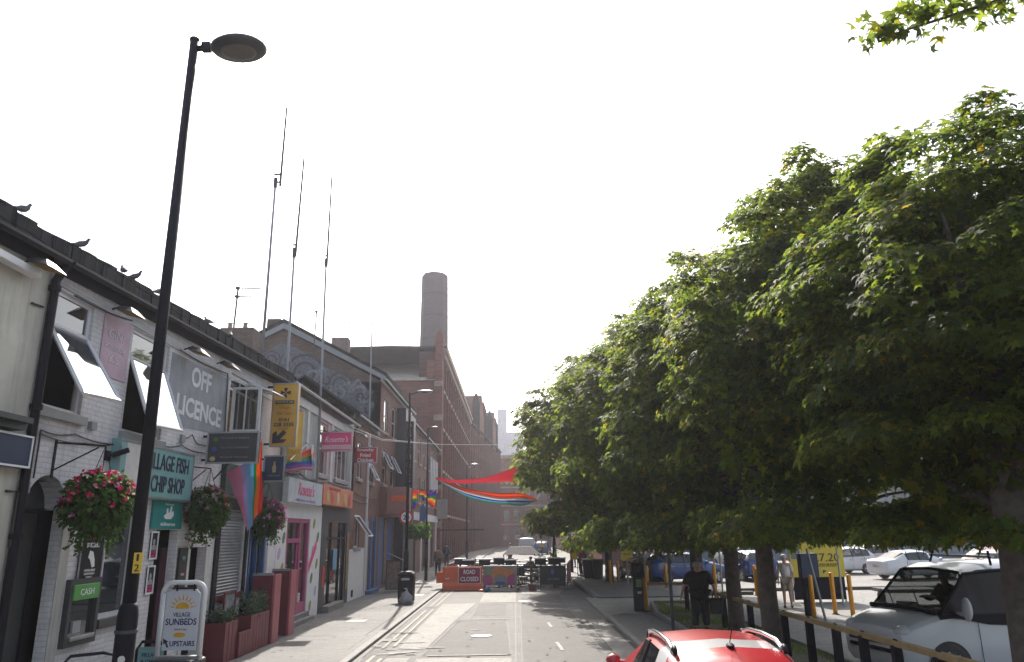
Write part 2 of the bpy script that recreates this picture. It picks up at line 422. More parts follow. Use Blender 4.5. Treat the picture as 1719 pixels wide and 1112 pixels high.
cross = MB(); cross.prism([(2.8, 24.3), (3.3, 25.0), (4.3, 24.7), (6.4, 28.6), (6.6, 31.1), (3.3, 31.1), (3.25, 31.5), (2.8, 31.5)], 2, -.4, -.045)
struct(cross.build('entrance_apron', M_asphalt_light))
k2 = MB()
k2.prism([(2.8, -15), (2.93, -15), (2.93, 24.2), (3.4, 24.9), (4.3, 24.6), (4.3, 24.72), (3.36, 25.03), (2.8, 24.25)], 2, -.4, .014)
k2.box(3.25, 3.38, 31.6, 150, -.4, .014)
struct(k2.build('kerb', M_kerb, bevel=.015))
cp = MB(); cp.prism([(6.45, -15), (60, -15), (60, 80), (6.62, 80), (6.62, 28.7), (6.45, 28.4)], 2, -.4, -.03)
struct(cp.build('car_park', M_carpark))
vg = MB(); vg.prism([(4.42, -15), (6.3, -15), (6.3, 28.0), (4.9, 28.0), (4.42, 24.4)], 2, -.4, .03)
struct(vg.build('verge', M_earth))
ke = MB(); ke.prism([(4.3, -15), (4.42, -15), (4.42, 24.4), (4.92, 28.0), (6.3, 28.0), (6.3, 28.12), (4.82, 28.12), (4.3, 24.5)], 2, -.4, .1)
ke.box(6.3, 6.45, -15, 28.12, -.4, .09)
struct(ke.build('verge_edging', M_kerb, bevel=.015))
# patches, lines
for i, (pts, m) in enumerate((
        ([(-1.42, 25.6), (-.35, 25.7), (-.33, 29.6), (-1.38, 29.5)], M_asphalt_dark),
        ([(-2.05, 17.5), (-.12, 17.5), (-.28, 24.2), (-1.75, 24.1)], M_asphalt_dark),
        ([(-2.2, 9), (-.15, 9), (-.1, 17.2), (-2.15, 17.2)], M_asphalt_light),
        ([(-3.4, 8), (-2.3, 8), (-2.3, 17.3), (-3.4, 17.3)], M_asphalt_light),
        ([(.1, 10), (1.9, 10), (1.8, 33.5), (.2, 33.5)], M_asphalt_dark),
        ([(-1.4, 30.2), (0, 30.2), (0, 35.3), (-1.4, 35.3)], M_asphalt_light),
        ([(2.15, 16), (2.68, 16), (2.68, 24), (2.15, 24)], M_asphalt_light), ([(-2.75, 18.6), (-2.1, 18.4), (-1.85, 24.2), (-1.5, 29.9), (-2.75, 29.9)], M_asphalt_light), ([(-3.3, 10), (-2.85, 10), (-2.8, 18.2), (-3.3, 18.4)], M_asphalt_dark), ([(.3, 34), (1.9, 34), (2.2, 36), (.3, 36)], M_asphalt_light))):
    struct(sheet('road_patch', pts, -.077 + .001 * i, m))
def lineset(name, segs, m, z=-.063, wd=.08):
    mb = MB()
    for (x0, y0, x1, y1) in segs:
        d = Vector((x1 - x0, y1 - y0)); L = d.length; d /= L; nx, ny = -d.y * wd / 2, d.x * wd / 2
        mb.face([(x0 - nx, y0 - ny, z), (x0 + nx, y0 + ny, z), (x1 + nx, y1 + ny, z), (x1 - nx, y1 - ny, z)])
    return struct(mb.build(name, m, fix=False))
lineset('double_yellow_lines', [(-3.12, 5, -3.12, 17.6), (-3.12, 18.6, -3.12, 27.5), (-3.12, 29, -3.12, 36.5), (-2.9, 5, -2.9, 17.2), (-2.9, 18.9, -2.9, 27.7), (-2.9, 28.8, -2.9, 36.5)], M_yline)
lineset('road_markings', [(-1.7, 24.45, -.25, 24.45), (-1.25, 21.9, -.95, 21.9), (1.05, 18.0, .98, 19.3), (1.0, 22.2, .95, 23.4), (.72, 28.5, .7, 29.3), (1.05, 13, 1.0, 14.6), (-1.95, 17.45, -.2, 17.5)], M_wline, wd=.09)
lineset('tar_seams', [(-.02, 8, .02, 36), (2.0, 9, 1.75, 34), (-1.4, 24.4, -1.38, 29.4)], M_tar, z=-.065, wd=.035)
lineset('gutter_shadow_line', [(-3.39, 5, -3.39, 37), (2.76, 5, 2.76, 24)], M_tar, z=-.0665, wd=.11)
lineset('tar_seams', [(-1.42, 25.6, -.35, 25.7), (-1.42, 25.6, -1.38, 29.5), (-1.38, 29.5, -.33, 29.6), (-2.05, 17.5, -1.75, 24.1), (-1.75, 24.1, -.28, 24.2), (-2.2, 9, -2.15, 17.2), (-.28, 24.2, -.12, 17.5), (-2.15, 17.2, -.1, 17.2), (.1, 10, .2, 33.5), (1.9, 10, 1.8, 33.5), (2.15, 16, 2.15, 24)], M_tar, z=-.0645, wd=.022)
lineset('parking_bay_lines', [(11, 16, 15, 17), (8.5, 19, 12, 19.5), (8, 22, 9.3, 22.2), (14, 26, 20, 27), (20, 20, 20, 34)], M_wline, z=-.022, wd=.1)
pl = MB(); pl.box(-3.9, -3.86, 20.5, 29.4, .0, .004)  # second lamp post's cast shadow, painted as a dark strip on the pavement
struct(pl.build('painted_lamp_shadow', M_asphalt_dark))
mh = MB(); mh.box(-5.1, -4.5, 23.5, 24.1, 0, .005); mh.box(-4.4, -3.9, 33, 33.6, 0, .005)
struct(mh.build('manhole_cover', M_dkgrey))
for x, y, r_ in ((.35, 30.5, .3), (-.9, 20.6, .28), (1.5, 15.2, .3)):
    mh = MB(); mh.face([(x + r_ * math.cos(a), y + r_ * math.sin(a), -.061) for a in np.linspace(0, 2 * PI, 25)[:-1]]); struct(mh.build('manhole_cover', M_dkgrey, fix=False))
for y in (19.8, 28.4):
    mh = MB(); mh.face([(-3.33, y, -.061), (-2.98, y, -.061), (-2.98, y + .45, -.061), (-3.33, y + .45, -.061)]); struct(mh.build('drain_grate', M_tar, fix=False))
_r = random.Random(21); st = MB()
for k in range(260):
    x, y, r_ = _r.uniform(-6.2, 2.6), _r.uniform(9, 36), _r.uniform(.015, .05)
    z = .003 if x < -3.65 else -.0605
    if -3.7 < x < -3.3: continue
    st.face([(x + r_ * math.cos(a) * _r.uniform(.7, 1.3), y + r_ * 1.3 * math.sin(a), z) for a in np.linspace(0, 2 * PI, 8)[:-1]])
o = st.build('stains', mat('gum_and_stains', (.06, .058, .055), .9), fix=False); o['kind'] = 'structure'
st = MB()
for k in range(40):
    x, y = _r.uniform(-3.3, -1.9), _r.uniform(9.5, 20); a0 = _r.uniform(-.2, .2)
    w1, h1 = _r.uniform(.1, .45), _r.uniform(.04, .14)
    st.face([(x + w1 * _r.uniform(.6, 1) * math.cos(a), y + h1 * _r.uniform(.6, 1.2) * math.sin(a), -.0603 + .00002 * k) for a in np.linspace(0, 2 * PI, 9)[:-1]])
o = st.build('patching_scars', M_asphalt_light, fix=False); o['kind'] = 'structure'
ck = MB()
for x0, x1, y0, y1 in ((15.0, 17.2, 31.6, 33.0), (11.5, 24, 33.4, 33.75), (7.6, 9.6, 31.6, 31.9), (9.4, 11.6, 33.3, 33.6)):
    ck.box(x0, x1, y0, y1, -.1, .1)
struct(ck.build('car_park_kerb', mat('dark_kerb', (.09, .085, .085), .8)))

# ------------------------------------------------------------------ buildings of the left-hand row
def roof_part(parent, y0, y1, z0, z1, m, back=-10.0, pitch=35, over=.22, th=.14, rough=True, jag=.025):
    """tiled slope facing the street, ridge at x=back, then down the other side; z0/z1 = eaves height at y0/y1"""
    mb = MB(); t = math.tan(R(pitch)); xe = FX + over
    rs = np.random.RandomState(int(abs(y0) * 10)); n = max(4, int((y1 - y0) / .2))
    ys = np.linspace(y0, y1, n + 1)
    zr = lambda y: z0 + (z1 - z0) * (y - y0) / (y1 - y0)
    last = None
    for i in range(n):
        j = rs.uniform(-.02, .03) if rough else 0; j2 = rs.uniform(-jag, jag * 1.3) if rough else 0
        for y in (ys[i], ys[i + 1] - .003):
            e = zr(y); r = e + (xe - back) * t
            pts = [(xe + j, y, e + j * .5), (xe + j, y, e + th + j2), (xe - .35, y, e + th + j2 + .35 * t), (back, y, r + th + j2), (2 * back - xe, y, e + th), (2 * back - xe, y, e), (back, y, r)]
            g = mb.ring(pts)
            if last: mb.bridge(last, g)
            else: mb.cap(g, True)
            last = g
    mb.cap(last)
    return mb.build('roof', m, parent)
def window(parent, y0, y1, z0, z1, x=FX - .1, m=None, glass=None, mull=(), trans=(), fw=.06, sill=True, sillm=None, curtain=None, pz=None):
    m = m or M_upvc; f = MB()
    f.box(x, x + .05, y0, y0 + fw, z0, z1); f.box(x, x + .05, y1 - fw, y1, z0, z1)
    f.box(x, x + .05, y0 + fw, y1 - fw, z0, z0 + fw); f.box(x, x + .05, y0 + fw, y1 - fw, z1 - fw, z1)
    for q in mull: f.box(x + .004, x + .045, q - fw * .4, q + fw * .4, z0 + fw, z1 - fw)
    for q in trans: f.box(x + .006, x + .043, y0 + fw, y1 - fw, q - fw * .4, q + fw * .4)
    w_ = f.build('window', m, parent)
    p = MB(); p.box(x + .015, x + .025, y0 + fw * .5, y1 - fw * .5, pz or z0 + fw * .5, z1 - fw * .5); p.build('pane', glass or M_glass, w_)
    if curtain:
        q = MB(); q.box(x - .04, x - .03, y0 + .03, y1 - .03, z0 + .03, z1 - .03); q.build('curtain', curtain, w_)
    if sill:
        s = MB(); s.box(FX - .02, FX + .09, y0 - .08, y1 + .08, z0 - .14, z0 - .002); s.build('sill', sillm or M_greymetal, w_, bevel=.01)
    return w_
def openpane(parent, pts, m=None, glass=None, name='window_pane', th=.04, fw=.065):
    """an opened sash: pts = 4 corners in order; frame bars with a glass sheet"""
    P = [Vector(p) for p in pts]; f = MB()
    for a, b in zip(P, P[1:] + P[:1]): f.tube([a, b], fw * .5, 4)
    o = f.build('open_sash', m or M_upvc, parent)
    n = (P[1] - P[0]).cross(P[2] - P[0]).normalized() * .006
    g = MB(); c = sum(P, Vector()) / 4; Q = [p + (c - p).normalized() * .02 for p in P]
    a = g.ring([q + n for q in Q]); b = g.ring([q - n for q in Q]); g.bridge(a, b); g.cap(a, True); g.cap(b)
    g.build('pane', glass or M_mirrorglass, o)
    return o
def shell(parent, y0, y1, zt, m, holes, depth=.14, back=-13.5, z0=-.2, zt1=None, inner=True):
    mb = MB(); wall(mb, y0, y1, z0, min(zt, zt1 or zt), FX, holes, depth)
    if zt1 and abs(zt1 - zt) > 1e-3:
        lo = min(zt, zt1)
        mb.face([(FX, y0, lo), (FX, y1, lo), (FX, y1, zt1), (FX, y0, zt)] if zt1 < zt else [(FX, y0, lo), (FX, y1, lo), (FX, y1, zt1)])
    mb.face([(FX, y0, z0), (FX, y0, zt), (back, y0, zt), (back, y0, z0)])
    mb.face([(FX, y1, z0), (back, y1, z0), (back, y1, zt1 or zt), (FX, y1, zt1 or zt)])
    mb.face([(back, y0, z0), (back, y0, zt), (back, y1, zt1 or zt), (back, y1, z0)])
    o = mb.build('wall', m, parent, fix=False)
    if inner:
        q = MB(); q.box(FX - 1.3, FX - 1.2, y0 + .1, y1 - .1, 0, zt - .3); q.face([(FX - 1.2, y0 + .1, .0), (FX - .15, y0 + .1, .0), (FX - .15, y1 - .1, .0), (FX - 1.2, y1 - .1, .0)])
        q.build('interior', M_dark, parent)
    return o
def gutter(parent, y0, y1, z0, z1, m=None, x=FX + .24):
    mb = MB()
    n = 2
    pr_ = [(0, .04), (.0, 0), (.03, -.04), (.06, -.04), (.09, 0), (.09, .04)]
    a = mb.ring([(x - .02 + p[0], y0, z0 + p[1]) for p in pr_]); b = mb.ring([(x - .02 + p[0], y1, z1 + p[1]) for p in pr_])
    mb.bridge(a, b); mb.cap(a, True); mb.cap(b)
    fb = [(FX, -.1), (FX + .03, -.1), (FX + .03, .08), (FX, .08)]; a = mb.ring([(p[0], y0, z0 + p[1]) for p in fb]); b = mb.ring([(p[0], y1, z1 + p[1]) for p in fb]); mb.bridge(a, b); mb.cap(a, True); mb.cap(b)
    return mb.build('gutter', m or M_black, parent)
def downpipe(parent, y, z0, z1, r=.05, m=None, x=FX + .07):
    mb = MB(); mb.tube([(x, y, z0), (x, y, z1 - .25), (x + .1, y, z1 - .05), (x + .15, y, z1)], r, 10)
    for z in np.arange(z0 + .8, z1 - .3, 1.7): mb.tube([(x, y, z), (x, y, z + .07)], r * 1.35, 10)
    return mb.build('downpipe', m or M_black, parent)
def cables(parent, runs, r=.012, name='cable'):
    for k, run in enumerate(runs):
        mb = MB(); pts = []
        for a, b in zip(run, run[1:]):
            a = Vector(a); b = Vector(b)
            for i in range(5):
                t = i / 5; p = a.lerp(b, t); p.z -= .04 * math.sin(PI * t); pts.append(p)
        pts.append(Vector(run[-1])); mb.tube(pts, r, 5); mb.build(name, M_cable, parent)

ez = lambda y: 6.26 + .034 * (y - 9.0)      # eaves climb slightly along the first terrace
# -- nearest cream building
nb = thing('terraced_building', 'cream rendered building with a dark sign and strip light, nearest on the left', 'building', (FX, 5, 0))
shell(nb, -8, 9.93, ez(5), M_cream, [(7.6, 8.85, 4.3, 5.75), (8.2, 9.2, .05, 2.3), (3, 5.5, .8, 2.6)], zt1=ez(9.93))
roof_part(nb, -8, 9.96, ez(-8) + .06, ez(9.96) + .06, M_slate, pitch=27, th=.25, jag=.04); gutter(nb, -8, 9.9, ez(-8), ez(9.9))
window(nb, 7.6, 8.85, 4.3, 5.75); window(nb, 3, 5.5, .8, 2.6)
d = MB(); d.box(FX - .12, FX - .07, 8.2, 9.2, .05, 2.3); d.build('door', M_black, nb)
d = MB(); d.box(FX, FX + .3, 6, 9.6, 3.95, 4.02); d.box(FX, FX + .22, 6, 9.6, 3.86, 3.95); d.build('canopy', M_dkgrey, nb)
downpipe(nb, 9.96, 0, ez(9.96), .06)
d = MB(); d.tube([(FX + .02, 9.6, 5.6), (FX + .02, 9.85, 5.62)], .015, 5); d.tube([(FX + .02, 9.7, 3.1), (FX + .05, 9.9, 3.1), (FX + .05, 9.9, 2.4)], .02, 5); d.build('bracket', M_cable, nb)

# -- white painted brick chip shop and off licence
bA = thing('terraced_building', 'white painted brick terrace with opened windows, arched doorway and roller shutter', 'building', (FX, 15, 0))
ZT = ez(9.96)
holesA = [(10.05, 11.12, 4.28, 6.0), (12.35, 13.75, 4.22, 6.02), (16.9, 19.2, 4.75, 6.2), (10.13, 11.07, .05, 2.9), (12.33, 13.3, 1.28, 3.0), (14.02, 14.9, .05, 2.64),
          (15.5, 16.3, .05, 2.3), (16.98, 18.62, 1.25, 3.08), (18.95, 20.2, .3, 2.95)]
mb = MB(); wall(mb, 9.96, 21.0, -.2, 2.9, FX, [(a, b, c, min(d_, 2.9)) for a, b, c, d_ in holesA if c < 2.9], .16)
holes_up = [(10.13, 11.07, 2.9, 3.37)] + [(a, b, max(c, 2.9), d_) for a, b, c, d_ in holesA if d_ > 2.9]
wall(mb, 9.96, 21.0, 2.9, ZT, FX, holes_up, .16)
mb.face([(FX, 9.96, ZT), (FX, 21, ZT), (FX, 21, ez(21))])
# arch spandrels
N = 14; yc, rr, zz = 10.6, .47, 2.9
arc = [(yc - rr * math.cos(PI * i / N), zz + rr * math.sin(PI * i / N)) for i in range(N + 1)]
for (a, b), (c, d_) in zip(arc, arc[1:]):
    mb.face([(FX, a, b), (FX, c, d_), (FX, c, 3.371), (FX, a, 3.371)]); mb.face([(FX, a, b), (FX - .32, a, b), (FX - .32, c, d_), (FX, c, d_)])
mb.face([(FX, 9.96, -.2), (FX, 9.96, ZT), (-13.5, 9.96, ZT), (-13.5, 9.96, -.2)]); mb.face([(FX, 21, -.2), (-13.5, 21, -.2), (-13.5, 21, ez(21)), (FX, 21, ez(21))])
mb.face([(-13.5, 9.96, -.2), (-13.5, 9.96, ZT), (-13.5, 21, ez(21)), (-13.5, 21, -.2)])
mb.build('wall', M_whitebrick, bA, fix=False)
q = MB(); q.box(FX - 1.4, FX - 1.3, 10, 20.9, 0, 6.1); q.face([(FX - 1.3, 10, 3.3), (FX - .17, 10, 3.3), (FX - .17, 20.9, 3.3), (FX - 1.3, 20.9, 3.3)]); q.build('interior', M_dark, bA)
roof_part(bA, 9.97, 21.0, ez(9.97) + .06, ez(21) + .06, M_slate, pitch=27, th=.25, jag=.04); gutter(bA, 9.97, 20.98, ez(9.97), ez(20.98))
# soffit timber strip
q = MB(); q.box(FX, FX + .02, 9.97, 21, 6.04, 6.1); q.build('fascia_board', M_greymetal, bA)
# arch door, surround
q = MB(); q.box(FX - .34, FX - .3, 10.13, 11.07, .05, 3.4); q.build('door', M_dkgrey, bA)
q = MB(); q.box(FX - .29, FX - .27, 10.13, 11.07, 2.86, 2.92); q.box(FX - .29, FX - .27, 10.92, 11.07, .05, 2.86); q.build('door_frame', M_black, bA)
for a, b in ((10.02, 10.12), (11.08, 11.3)):
    q = MB(); q.box(FX, FX + .02, a, b, 0, 2.86); q.build('door_surround', M_grender, bA)
# windows
f1 = window(bA, 10.05, 11.12, 4.28, 6.0, FX - .1, trans=(5.5,), sillm=M_greymetal, pz=5.5)
openpane(bA, [(FX - .02, 10.1, 5.45), (FX - .02, 11.06, 5.45), (-5.93, 11.02, 4.5), (-5.98, 10.12, 4.46)])
f2 = window(bA, 12.35, 13.75, 4.22, 6.02, FX - .1, trans=(5.52,), pz=5.52)
openpane(bA, [(FX - .02, 12.4, 5.5), (FX - .02, 13.68, 5.5), (-6.12, 13.65, 4.4), (-6.12, 12.42, 4.34)])
f3 = window(bA, 16.9, 19.2, 4.75, 6.2, FX - .1, mull=(17.65, 18.45), trans=(5.85,), sill=False)
# casement standing open at right angles, with a glazing bar
Z0, Z1 = 4.8, 5.85
cs = MB()
for a, b in ((-6.5, -6.43), (-5.9, -5.83)): cs.box(a, b, 16.92, 16.97, Z0, Z1)
cs.box(-6.43, -5.9, 16.92, 16.97, Z0, Z0 + .06); cs.box(-6.43, -5.9, 16.92, 16.97, Z1 - .06, Z1); cs.box(-6.2, -6.17, 16.93, 16.96, Z0 + .06, Z1 - .06)
cso = cs.build('open_sash', M_offwhite, bA)
g = MB(); g.box(-6.45, -5.88, 16.94, 16.95, Z0 + .03, Z1 - .03); g.build('pane', M_glassthru, cso)
openpane(bA, [(FX, 18.0, 6.15), (FX, 19.1, 6.15), (-5.95, 19.1, 5.98), (-5.95, 18.0, 5.95)], fw=.04)
# shop window with reflections, timber stall, sill
w4 = window(bA, 12.33, 13.3, 1.28, 3.0, FX - .14, m=M_offwhite, sillm=M_dkgrey)
# doorway of chip shop (dark, set back) and white door case
q = MB(); q.box(FX - .9, FX - .85, 14.02, 14.9, .05, 2.64); q.build('door', M_black, bA)
q = MB(); q.box(FX - .6, FX - .56, 15.5, 16.3, .05, 2.3); q.build('door', mat('plum_door', (.16, .06, .1), .5), bA)
q = MB()
q.box(FX, FX + .035, 15.38, 15.5, 0, 2.42); q.box(FX, FX + .035, 16.3, 16.5, 0, 2.42); q.box(FX, FX + .035, 15.38, 16.5, 2.42, 2.56); q.build('door_frame', M_offwhite, bA)
# roller shutter
q = MB()
for k in range(26):
    z = 1.27 + k * .07; q.prism([(z, FX - .05), (z + .035, FX - .02), (z + .07, FX - .05), (z + .07, FX - .07), (z, FX - .07)], 0, 0, 1) if False else None
sh_ = MB()
for k in range(26):
    z = 1.27 + k * .069
    a = sh_.ring([(FX - .07, 17.02, z), (FX - .045, 17.02, z + .012), (FX - .03, 17.02, z + .034), (FX - .045, 17.02, z + .056), (FX - .07, 17.02, z + .068)])
    b = sh_.ring([(FX - .07, 18.58, z), (FX - .045, 18.58, z + .012), (FX - .03, 18.58, z + .034), (FX - .045, 18.58, z + .056), (FX - .07, 18.58, z + .068)])
    sh_.bridge(a, b)
sh_.build('roller_shutter', M_greymetal, bA)
q = MB(); q.box(FX, FX + .05, 16.78, 16.98, 0, 3.15); q.box(FX, FX + .06, 16.78, 18.75, 3.09, 3.35); q.box(FX, FX + .05, 18.62, 18.75, .3, 3.09); q.build('shutter_frame', M_black, bA)
q = MB(); q.box(FX, FX + .04, 16.98, 18.62, 1.13, 1.25); q.build('shutter_sill', M_maroon, bA)
# bar doorway, blue-black frames
q = MB(); q.box(FX - .8, FX - .75, 18.95, 20.2, .3, 2.95); q.build('door', M_black, bA)
q = MB(); q.box(FX - .1, FX + .02, 19.0, 19.1, .3, 2.95); q.box(FX - .1, FX + .02, 20.08, 20.18, .3, 2.95); q.box(FX - .09, FX + .01, 19.1, 20.08, 2.85, 2.95); q.box(FX - .09, FX + .01, 19.52, 19.58, .3, 2.85); q.build('door_frame', M_blue, bA)
q = MB(); q.box(FX, FX + .05, 20.3, 20.95, 1.3, 3.35); q.build('white_panel', M_white, bA, bevel=.01)
q = MB(); q.box(FX, FX + .12, 16.8, 21, 3.42, 4.1); q.build('fascia', mat('dark_green_fascia', (.03, .06, .055), .5), bA)
cables(bA, [[(FX + .03, 10.2, 3.95), (FX + .03, 11, 4.0), (FX + .03, 12.2, 3.98)], [(FX + .03, 10.2, 3.9), (FX + .03, 11.3, 3.9), (FX + .03, 12.3, 4.02), (FX + .03, 12.3, 3.6)],
            [(FX + .03, 10.2, 3.95), (FX + .03, 10.2, 3.3)], [(FX + .03, 13.7, 4.15), (FX + .03, 14.6, 4.25), (FX + .03, 15.6, 4.2), (FX + .03, 16.8, 4.3)],
            [(FX + .03, 14.6, 4.4), (FX + .05, 15.0, 4.5), (FX + .03, 15.4, 4.35), (FX + .03, 16.6, 4.5)], [(FX + .03, 10.5, 6.0), (FX + .03, 12.2, 6.1)], [(FX + .03, 14.1, 6.05), (FX + .03, 16.6, 6.1), (FX + .03, 16.75, 4.6)]])
q = MB(); q.box(FX, FX + .07, 11.35, 11.5, 4.12, 4.24); q.box(FX, FX + .06, 10.02, 10.12, 3.1, 3.25); q.box(FX, FX + .05, 14.55, 14.7, 4.3, 4.45); q.build('junction_box', M_greymetal, bA)

# -- building B : Two takeaways, grey render above
bB = thing('terraced_building', 'grey rendered building above the pink doored shop and the black fronted chicken takeaway', 'building', (FX, 25, 0))
shell(bB, 21.0, 30.3, 6.75, M_grender, [(21.95, 24.4, .25, 3.0), (26.6, 29.8, .12, 2.95), (21.9, 23.0, 4.5, 6.25), (25.0, 26.2, 4.5, 6.25), (27.4, 29.5, 4.5, 6.1)], .2)
roof_part(bB, 21.0, 30.3, 6.82, 6.82, M_slate, back=-8.7, pitch=33, th=.1); gutter(bB, 21.02, 30.28, 6.78, 6.78, M_greymetal)
for a, b, c, d_ in ((21.9, 23.0, 4.5, 6.25), (25.0, 26.2, 4.5, 6.25)): window(bB, a, b, c, d_, FX - .12, trans=((c + d_) / 2,))
window(bB, 27.4, 29.5, 4.5, 6.1, FX - .12, mull=(28.1, 28.8), curtain=M_offwhite)
for y in (21.5, 23.5, 24.6, 26.7, 30.0):
    q = MB(); q.box(FX, FX + .05, y - .12, y + .12, 4.3, 6.6); q.build('pilaster', M_offwhite, bB)
q = MB(); q.box(FX, FX + .06, 21.05, 30.25, 6.35, 6.6); q.build('cornice', M_offwhite, bB)
# pink door, frame
q = MB()
for a, b in ((21.95, 22.1), (23.35, 23.5), (24.25, 24.4)): q.box(FX - .12, FX + .01, a, b, .25, 3.0)
q.box(FX - .12, FX + .005, 22.1, 23.35, 2.88, 3.0); q.box(FX - .12, FX + .005, 22.1, 23.35, 2.3, 2.42); q.box(FX - .12, FX + .005, 23.5, 24.25, 2.88, 3.0); q.box(FX - .12, FX + .005, 23.5, 24.25, .25, .55)
q.build('door_frame', mat('magenta_paint', (.42, .07, .2), .45), bB)
q = MB(); q.box(FX - .1, FX - .06, 22.1, 23.35, .25, 2.3); q.box(FX - .1, FX - .06, 22.1, 23.35, 2.42, 2.88); q.box(FX - .1, FX - .06, 23.5, 24.25, .55, 2.88); dd = q.build('door', M_glass, bB)
q = MB(); q.box(FX - .05, FX - .03, 22.12, 22.24, .25, 2.3); q.box(FX - .05, FX - .03, 23.2, 23.33, .25, 2.3); q.tube([(FX - .02, 23.15, 1.1), (FX - .02, 23.15, 1.5)], .02, 6); q.build('door_stile', mat('magenta_paint', (.42, .07, .2)), bB)
q = MB(); q.box(FX - .1, FX + .3, 21.8, 24.5, 0, .12); q.box(FX - .1, FX + .14, 21.9, 24.45, .12, .25); q.build('step', M_kerb, bB, bevel=.01)
# white surround with painted fruit drops
for a, b in ((21.05, 21.93), (24.42, 25.85)):
    q = MB(); q.box(FX, FX + .03, a, b, 0, 3.42); q.build('shop_front_panel', M_white, bB)
q = MB(); q.box(FX, FX + .03, 21.93, 24.42, 3.0, 3.42); q.build('shop_front_panel', M_white, bB)
FRM = [mat('olive_print', (.3, .3, .06), .6), mat('lilac_print', (.5, .42, .65), .6), mat('green_print', (.12, .22, .08), .6)]
for a, b in ((21.15, 21.85), (24.6, 25.7)):
    for k in range(7):
        fr = MB(); y = a + (b - a) * (.25 + .5 * (k % 2)); z = .35 + k * .42
        fr.prism([(y + .13 * math.cos(t) + .05 * math.sin(t), z + .17 * math.sin(t)) for t in np.linspace(0, 2 * PI, 9)[:-1]], 0, FX + .03, FX + .036)
        fr.build('fruit_print', FRM[k % 3], bB)
fr = MB(); fr.prism([(24.45, 1.35), (25.3, 2.1), (25.3, 2.4), (24.45, 1.65)], 0, FX + .038, FX + .043); fr.build('pink_stripe', M_pink, bB)
# black takeaway front
q = MB(); q.box(FX, FX + .04, 25.85, 26.6, 0, 3.5); q.box(FX, FX + .04, 29.8, 30.3, 0, 3.5); q.box(FX, FX + .04, 26.6, 29.8, 2.95, 3.5); q.build('shop_front_panel', mat('charcoal_front', (.05, .055, .07), .5), bB)
q = MB()
for y in (26.6, 27.5, 28.9, 29.74): q.box(FX - .15, FX - .02, y, y + .07, .12, 2.95)
q.box(FX - .14, FX - .03, 26.67, 29.74, 2.35, 2.43); q.build('door_frame', M_black, bB)
q = MB(); q.box(FX - .1, FX - .07, 26.65, 29.75, .12, 2.95); q.build('door', M_glass, bB)
q = MB(); q.box(FX - .02, FX + .3, 26.3, 28.6, 0, .2); q.build('step', M_kerb, bB, bevel=.01)
for bx, m_ in (((FX + .04, FX + .05, 26.2, 26.5, .8, 1.5), M_red), ((FX + .04, FX + .05, 29.85, 30.2, .5, 2.6), mat('menu_print', (.4, .25, .1), .5, var=.8, scale=9)), ((FX - .02, FX - .01, 27.9, 28.5, 1.3, 2.0), mat('blue_notice', (.15, .35, .55), .5))):
    q = MB(); q.box(*bx); q.build('menu_poster', m_, bB)
downpipe(bB, 30.2, 3.6, 6.8, .045)
cables(bB, [[(FX + .05, 21.2, 4.25), (FX + .1, 22.6, 4.32), (FX + .05, 24, 4.22), (FX + .1, 26, 4.3), (FX + .05, 29.8, 4.3)], [(FX + .05, 25.4, 6.0), (FX + .25, 25.4, 5.9)]], .03)

# -- building C : low red brick house
bC = thing('terraced_building', 'low red brick house with a white painted base beside the takeaway', 'building', (FX, 33, 0))
shell(bC, 30.3, 36.2, 7.25, M_redbrick, [(31.2, 32.3, 2.0, 3.3), (33.9, 34.7, .1, 3.1), (35.0, 35.8, .1, 3.1), (31.3, 32.2, 4.8, 6.3), (33.8, 34.9, 4.8, 6.5)], .14)
roof_part(bC, 30.3, 36.2, 7.3, 7.3, M_slate, back=-8.7, pitch=34, th=.1); gutter(bC, 30.32, 36.18, 7.25, 7.25, M_greymetal)
window(bC, 31.3, 32.2, 4.8, 6.3); window(bC, 33.8, 34.9, 4.8, 6.5, trans=(5.6,))
w_ = window(bC, 31.2, 32.3, 2.0, 3.3, m=M_white)
openpane(bC, [(FX, 31.25, 3.25), (FX, 32.25, 3.25), (-5.95, 32.2, 2.45), (-5.95, 31.3, 2.45)])
openpane(bC, [(FX, 33.9, 5.6), (FX, 34.8, 5.6), (-6.2, 34.75, 4.9), (-6.2, 33.95, 4.9)])
q = MB(); q.box(FX, FX + .03, 30.35, 33.4, 0, 1.95); q.build('white_base', M_white, bC)
q = MB(); q.box(FX + .03, FX + .04, 31.0, 31.35, .12, .38); q.build('air_vent', M_black, bC)
q = MB(); q.box(FX, FX + .08, 33.5, 33.62, .0, 6.9); q.build('downpipe', M_white, bC)
q = MB(); q.box(FX - .1, FX - .06, 33.9, 34.7, .1, 3.1); q.build('door', M_offwhite, bC)
q = MB(); q.box(FX - .1, FX - .06, 35.0, 35.8, .1, 3.1); q.build('door', M_blue, bC)
q = MB(); q.box(FX, FX + .06, 34.72, 34.98, 0, 3.3); q.box(FX, FX + .06, 35.82, 36.1, 0, 3.3); q.box(FX, FX + .3, 33.9, 35.9, -.05, .15); q.build('door_frame', M_blue, bC)
cables(bC, [[(FX + .04, 30.4, 3.9), (FX + .04, 33, 3.85), (FX + .04, 36, 3.9)], [(FX + .04, 31, 4.2), (FX + .04, 33, 4.1), (FX + .04, 36, 4.15)]], .02)

